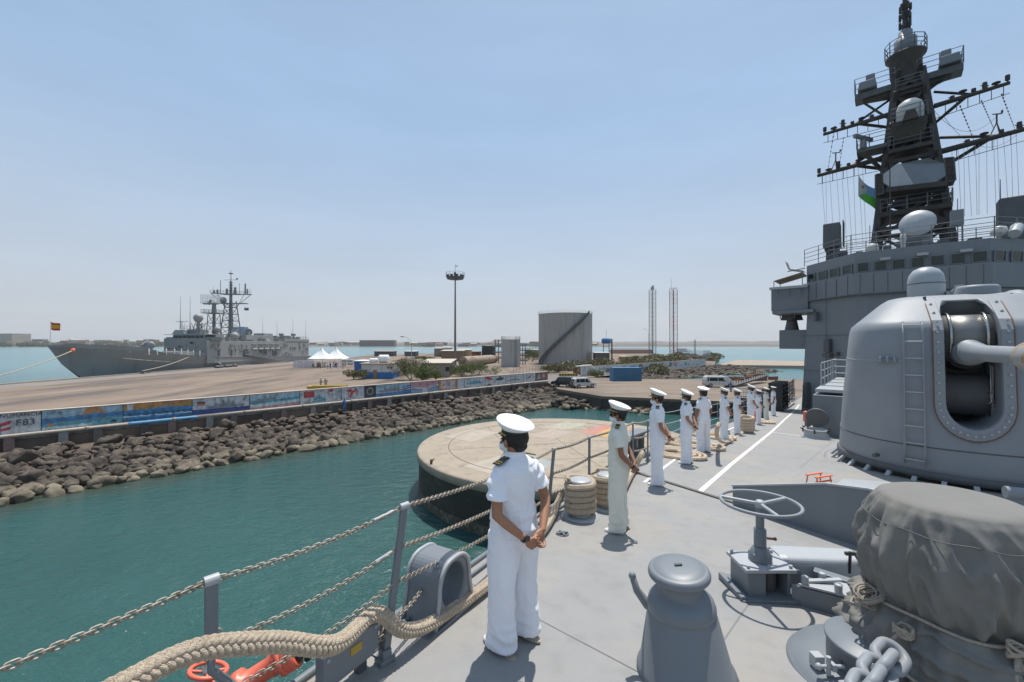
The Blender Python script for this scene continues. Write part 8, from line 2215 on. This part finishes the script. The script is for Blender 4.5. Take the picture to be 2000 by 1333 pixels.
# ------------------------------------------------------------------ oval fairlead
c0 = dk(858, 1192); eu0, eu1 = su(c0.x, c0.y)
ang = HEAD - math.atan(.20) * -1 if False else HEAD + math.atan(.22)
t = thing('fairlead', 'grey fairlead with a big oval opening at the deck edge beside the nearest officer', 'fairlead', c0, ang)
def arch(w_, h_, top, n=20):
    P = [(-w_ / 2 * 1.25, 0)]
    for i in range(n + 1):
        a = PI - PI * i / n; P.append((w_ / 2 * (math.copysign(abs(math.cos(a)) ** .7, math.cos(a))) * (1.0), top - h_ + h_ * abs(math.sin(a)) ** .75))
    P.append((w_ / 2 * 1.25, 0)); return P
b = MB(); P = arch(.42, .26, .52); b.slab([(x, -.17, z) for x, z in P], (0, .34, 0))
cu = MB(); cu.slab([(.155 * math.cos(2 * PI * i / 28), -.6, .28 + .18 * math.sin(2 * PI * i / 28)) for i in range(28)], (0, 1.2, 0))
me = carve(b, cu); o = link_mesh('casting', me, M['navy'], t)
for p_ in o.data.polygons: p_.use_smooth = False
bv = o.modifiers.new('bevel', 'BEVEL'); bv.width = .045; bv.segments = 5; bv.limit_method = 'ANGLE'; bv.angle_limit = R(50)
b = MB(); b.box((0, 0, .015), (.72, .40, .03)); b.build('base_plate', M['navy'], t, bevel=.006)
for y in (-.175, .175):
    b = MB(); b.tube([(x, y, z) for x, z in arch(.42, .26, .515)], .018, 6); b.build('rim', M['navy_light'], t)
# ------------------------------------------------------------------ cable junction box on the edge
jc = dk(683, 1272, .20); t = thing('junction_box', 'flat grey steel box with a brass plate at the deck edge under the hawser', 'box', jc, ang - .02)
b = MB(); b.box((0, 0, 0), (.44, .09, .21)); b.build('case', M['navy'], t, bevel=.008)
b = MB(); b.box((.02, -.048, .03), (.09, .006, .055)); b.build('name_plate', M['yellow'], t)
for x, z in ((-.19, .08), (.19, .08), (-.19, -.08), (.19, -.08)): b = MB(); b.cyl((x, -.05, z), (x, -.035, z), .012, n=8); b.build('screw', M['navy_light'], t)
b = MB(); b.box((.12, .03, -.16), (.07, .05, .22)); b.box((-.12, .03, -.16), (.07, .05, .22)); b.build('bracket', M['navy_dark'], t)
q = sw(1.5, 2.55); 
t = thing('cable_bracket', 'small grey post with looped cable between the box and the leaning post', 'bracket', dk(748, 1285), ang)
b = MB(); b.box((0, 0, .12), (.03, .03, .30)); b.cyl((0, 0, 0), (0, 0, .03), .05, n=10); b.build('post', M['navy'], t)
b = MB(); b.tube([(0, 0, .27), (-.06, -.02, .36), (-.14, 0, .38), (-.18, .03, .3), (-.15, .04, .15), (-.05, .0, .04)], .006, 6); b.tube([(.02, 0, .1), (.05, 0, .2), (.0, -.02, .24), (-.04, 0, .16), (.0, .02, .08)], .012, 6); b.build('cable', M['chain'], t)
# ------------------------------------------------------------------ red valve
hc = dk(410, 1306, .22); t = thing('valve', 'bright red fire main valve with a handwheel and flanged pipe at the lower left', 'valve', hc)
qt = Matrix.Rotation(R(-14), 3, 'X') @ Matrix.Rotation(R(10), 3, 'Y')
b = MB(); b.tube([qt @ V((.098 * math.cos(2 * PI * i / 36), .098 * math.sin(2 * PI * i / 36), 0)) for i in range(36)], .013, 9, closed=True); hw = b.build('handwheel', M['red'], t)
for a in (30, 120, 210, 300): b = MB(); b.cyl(V((0, 0, -.012)), qt @ V((.096 * math.cos(R(a)), .096 * math.sin(R(a)), 0)), .009, n=7); b.build('spoke', M['red'], hw)
b = MB(); b.lathe([(.036, -.006), (.036, .006), (.014, .008), (.014, .02), (.001, .02)], 18, rot=qt); b.build('nut', M['steel'], hw)
b = MB(); b.cyl((0, 0, -.20), (0, 0, -.01), .022, n=12); b.lathe([(.05, -.22), (.06, -.14), (.035, -.09)], 18); b.build('bonnet', M['red'], t)
a0 = V((.05, .02, -.20)); a1 = V((.40, .14, -.02)); q = (a1 - a0).to_track_quat('Z', 'Y').to_matrix(); L_ = (a1 - a0).length
b = MB(); b.lathe([(.07, -.06), (.075, 0), (.062, .02), (.062, .10), (.092, .105), (.092, .13), (.092, .133), (.092, .158), (.060, .165), (.060, L_ - .1), (.068, L_ - .09), (.068, L_ - .04), (.098, L_ - .035), (.098, L_ - .005), (.070, L_)], 32, a0, rot=q); b.build('pipe', M['red'], t)
b = MB(); b.lathe([(.098, L_), (.098, L_ + .03), (.10, L_ + .033), (.10, L_ + .06), (.06, L_ + .062), (.055, L_ + .02)], 30, a0, rot=q); b.build('hose_cap', M['red'], t)
for i in range(8):
    a = 2 * PI * i / 8; b = MB(); c = V((.083 * math.cos(a), .083 * math.sin(a), 0)); b.cyl(a0 + q @ (c + V((0, 0, L_ - .05))), a0 + q @ (c + V((0, 0, L_ + .04))), .009, n=6); b.build('bolt', M['red'], t)
b = MB(); r_ = random.Random(2); c = a0 + q @ V((0, 0, L_ + .08)); 
b.ell(c, (.05, .06, .085), 12, 10); [b.ell(c + V((r_.uniform(-.03, .05), r_.uniform(-.03, .03), r_.uniform(-.09, .07))), r_.uniform(.02, .045), 8, 6) for _ in range(8)]; b.build('rag_wrap', M['soot'], t)
b = MB(); b.cyl(a0 + V((-.02, .0, -.35)), a0 + V((0, 0, 0)), .06, n=16); b.build('stem_pipe', M['red'], t)
# ------------------------------------------------------------------ roller fairlead and gear near the third officer
rp = dk(1246, 893); t = thing('roller_fairlead', 'dark fairlead with upright rollers at the deck edge beside the third officer', 'fairlead', rp, HEAD)
b = MB(); b.box((0, .1, .04), (1.2, .5, .08)); b.box((0, .1, .62), (1.1, .36, .06)); b.build('frame', M['navy'], t, bevel=.01)
for x in (-.42, -.05, .38): b = MB(); b.lathe([(.12, .08), (.12, .14), (.09, .18), (.09, .5), (.12, .55), (.12, .59)], 18, (x, .1, 0)); b.build('roller', M['navy_dark'], t)
b = MB(); r_ = random.Random(9)
for i in range(12): c = V((-.5 + r_.uniform(-.3, .3), .3, .35 + r_.uniform(-.25, .2))); b.tube([c + V((.12 * math.cos(2 * PI * k / 10), .03 * math.sin(4 * PI * k / 10), .14 * math.sin(2 * PI * k / 10))) for k in range(10)], .012, 5, closed=True)
b.build('net', M['black'], t)
for px, py, lb in ((1420, 851, 'small dark cleat at the deck edge behind the fifth officer'), (1337, 868, 'small dark cleat beside the rope coils')):
    q = dk(px, py); b = MB(); b.box(q + V((0, 0, .05)), (.3, .12, .1), rz=HEAD); b.cyl(q + V((-.15, -.17, .14)), q + V((.15, .17, .14)), .035, n=8); b.cyl(q, q + V((0, 0, .14)), .04, n=8); tag(b.build('cleat', M['navy_dark']), lb, 'cleat')
q = dk(1478, 826); b = MB(); b.lathe([(.14, 0), (.15, .05), (.15, .55), (.08, .68), (.03, .7), (.03, .78)], 16, q); tag(b.build('fire_bottle', M['red']), 'red extinguisher bottle behind the seventh and eighth officers', 'extinguisher')
# ------------------------------------------------------------------ gangway, its black rolled net and the quay ladder
t = thing('gangway', 'long aluminium gangway sloping from the ship down to the landing', 'gangway', (0, 0, 0))
g0, g1 = sw(49, 7.4, .25), V((33.5, 62.5, 2.35)); b = MB(); b.bar(g0, g1, 1.1, .22); b.build('walkway', M['navy_light'], t)
dg = (g1 - g0).normalized(); sg_ = V((dg.y, -dg.x, 0)).normalized() * .55
for s_ in (-1, 1):
    b = MB(); 
    for h in (.55, 1.05): b.bar(g0 + sg_ * s_ + V((0, 0, h)), g1 + sg_ * s_ + V((0, 0, h)), .07)
    for k in range(15): q = g0.lerp(g1, k / 14) + sg_ * s_; b.cyl(q, q + V((0, 0, 1.05)), .03, n=4)
    b.build('handrail', M['navy_light'], t)
t = thing('accommodation_ladder', 'dark folded ladder and netting stacked at the deck edge beyond the last officer', 'ladder', sw(37.0, 6.4), HEAD)
b = MB(); r_ = random.Random(13)
for i in range(4): b.box((.8 * i, 0, 1.05), (.12, .9, 2.1))
for k in range(7): b.box((1.2, -.42, .2 + .3 * k), (2.8, .07, .08)); b.box((1.2, .42, .2 + .3 * k), (2.8, .07, .08))
b.build('rack', M['blackpaint'], t)
b = MB()
for i in range(26): c = V((r_.uniform(-.2, 2.6), r_.uniform(-.5, .5), r_.uniform(.2, 2.0))); b.tube([c + V((.22 * math.cos(2 * PI * k / 9), .1 * math.sin(4 * PI * k / 9), .2 * math.sin(2 * PI * k / 9))) for k in range(9)], .03, 5, closed=True)
b.build('net', M['black'], t)
b = MB()
for k in range(4): b.bar((3, -.1, .5 + .35 * k), (11, .5, .45 + .35 * k), .08)
for k in range(7): b.bar((3 + 1.3 * k, -.1 + .08 * k, 0), (3 + 1.3 * k, -.1 + .08 * k, 1.7), .07)
b.build('side_rail', M['navy_dark'], t)
t = thing('jetty_ladder', 'rusty railed ramp lying on the landing beyond the minibus', 'ramp', (0, 0, 0))
a0, a1 = V((40, 78, 2.3)), V((52, 88, 3.4)); b = MB(); b.bar(a0, a1, 1.4, .3); b.build('ramp', M['navy_dark'], t)
b = MB(); b.rails([a0 + V((-.6, .6, .1)), a1 + V((-.6, .6, .1))], 1.0, 2, .04, 1.1); b.rails([a0 + V((.6, -.6, .1)), a1 + V((.6, -.6, .1))], 1.0, 2, .04, 1.1); b.build('railing', M['rust'], t)
b = MB(); r_ = random.Random(31)
for i in range(16): c = V((r_.uniform(40, 58), 0, 2.3)); c.y = 86 + (c.x - 40) * .55 + r_.uniform(-2, 3); b.box(c + V((0, 0, r_.uniform(0, .6))), (r_.uniform(1, 5), r_.uniform(.3, 1.2), r_.uniform(.3, .9)), rz=r_.uniform(.2, .9))
tag(b.build('scrap', M['rust']), 'low heap of rusty beams and scrap at the back of the landing', 'scrap', kind='stuff')
# ------------------------------------------------------------------ the officers
def place(root, px, py, topy, rz, label, first=False, wd=1.06):
    p = dk(px, py); h = (py - topy) / F * p.y; sc = h / 1.775
    if first: root.location = p; root.rotation_euler = (0, 0, HEAD + rz); root.scale = (sc * wd, sc * wd, sc); root['label'] = label; return root
    return dup(root, p, HEAD + rz, label, (sc * wd, sc * wd, sc))
grp = 'officers lined up along the deck edge'
def mk(*a, **k):
    o = make_person(*a, **k); o['group'] = grp; return o
o1 = mk('nearest officer in white with black shoulder boards, hands clasped behind his back', fine=.92, hatpitch=7)
place(o1, 1003, 1252, 820, -.06, o1['label'], True, 1.18)
for ch_ in o1.children:
    if ch_.name.split('.')[0] == 'cap': ch_.scale = (.90, .90, 1)
o2 = mk('officer in cream uniform, second in the row, standing beside the rope wound bollard', uniform='cream', fine=1.1, glasses=True, skin='skin2', hatpitch=9)
place(o2, 1207, 1035, 788, .30, o2['label'], True)
o3 = mk('third officer in white in the row, gold braid on the visor of his cap', fine=1.25, officer=True, hatpitch=12, skin='skin')
place(o3, 1283, 946, 763, .34, o3['label'], True)
o4 = mk('fourth officer in white, leaning slightly with his hands held out behind', fine=1.5, hatpitch=14)
place(o4, 1340, 905, 764, .12, o4['label'], True)
o5 = mk('fifth officer in white, back turned to us, arms at his sides', fine=1.5, pose='side', mask=False, skin='skin2', hatpitch=2)
place(o5, 1373, 883, 757, -.42, o5['label'], True)
place(o4, 1414, 861, 759, .45, 'sixth officer in white, pale mask seen in profile')
o7 = mk('seventh officer in white, shorter, standing left of a taller man', fine=1.7, skin='skin2', mask=False, hatpitch=12)
place(o7, 1439, 848, 761, .3, o7['label'], True)
place(o4, 1466, 838, 753, .30, 'eighth and tallest of the far officers in white')
place(o7, 1481, 829, 762, .3, 'short ninth officer in white just right of the tallest far one')
place(o2, 1496, 821, 758, .3, 'distant officer in cream uniform, last but one in the row')
place(o5, 1510, 812, 755.5, .3, 'last officer of the row, in white with dark shoes, beside the dark netting')
q = dk(1489, 816); figure(fm_d, q + V((0, 0, 0)), 1.0, 'sailor in dark clothes half hidden behind the last officers')
# ------------------------------------------------------------------ dusty air
b = MB(); b.box((0, 4600, 66.5), (18200, 9840, 147)); 
hz_o = b.build('haze', bpy.data.materials.new('haze')); hm_ = hz_o.data.materials[0]; hm_.use_nodes = True
t_ = hm_.node_tree; t_.nodes.clear(); ou = t_.nodes.new('ShaderNodeOutputMaterial'); pv = t_.nodes.new('ShaderNodeVolumePrincipled')
pv.inputs['Color'].default_value = (.86, .88, .90, 1); pv.inputs['Density'].default_value = .00009; pv.inputs['Anisotropy'].default_value = .3
t_.links.new(pv.outputs[0], ou.inputs['Volume']); hz_o['kind'] = 'stuff'
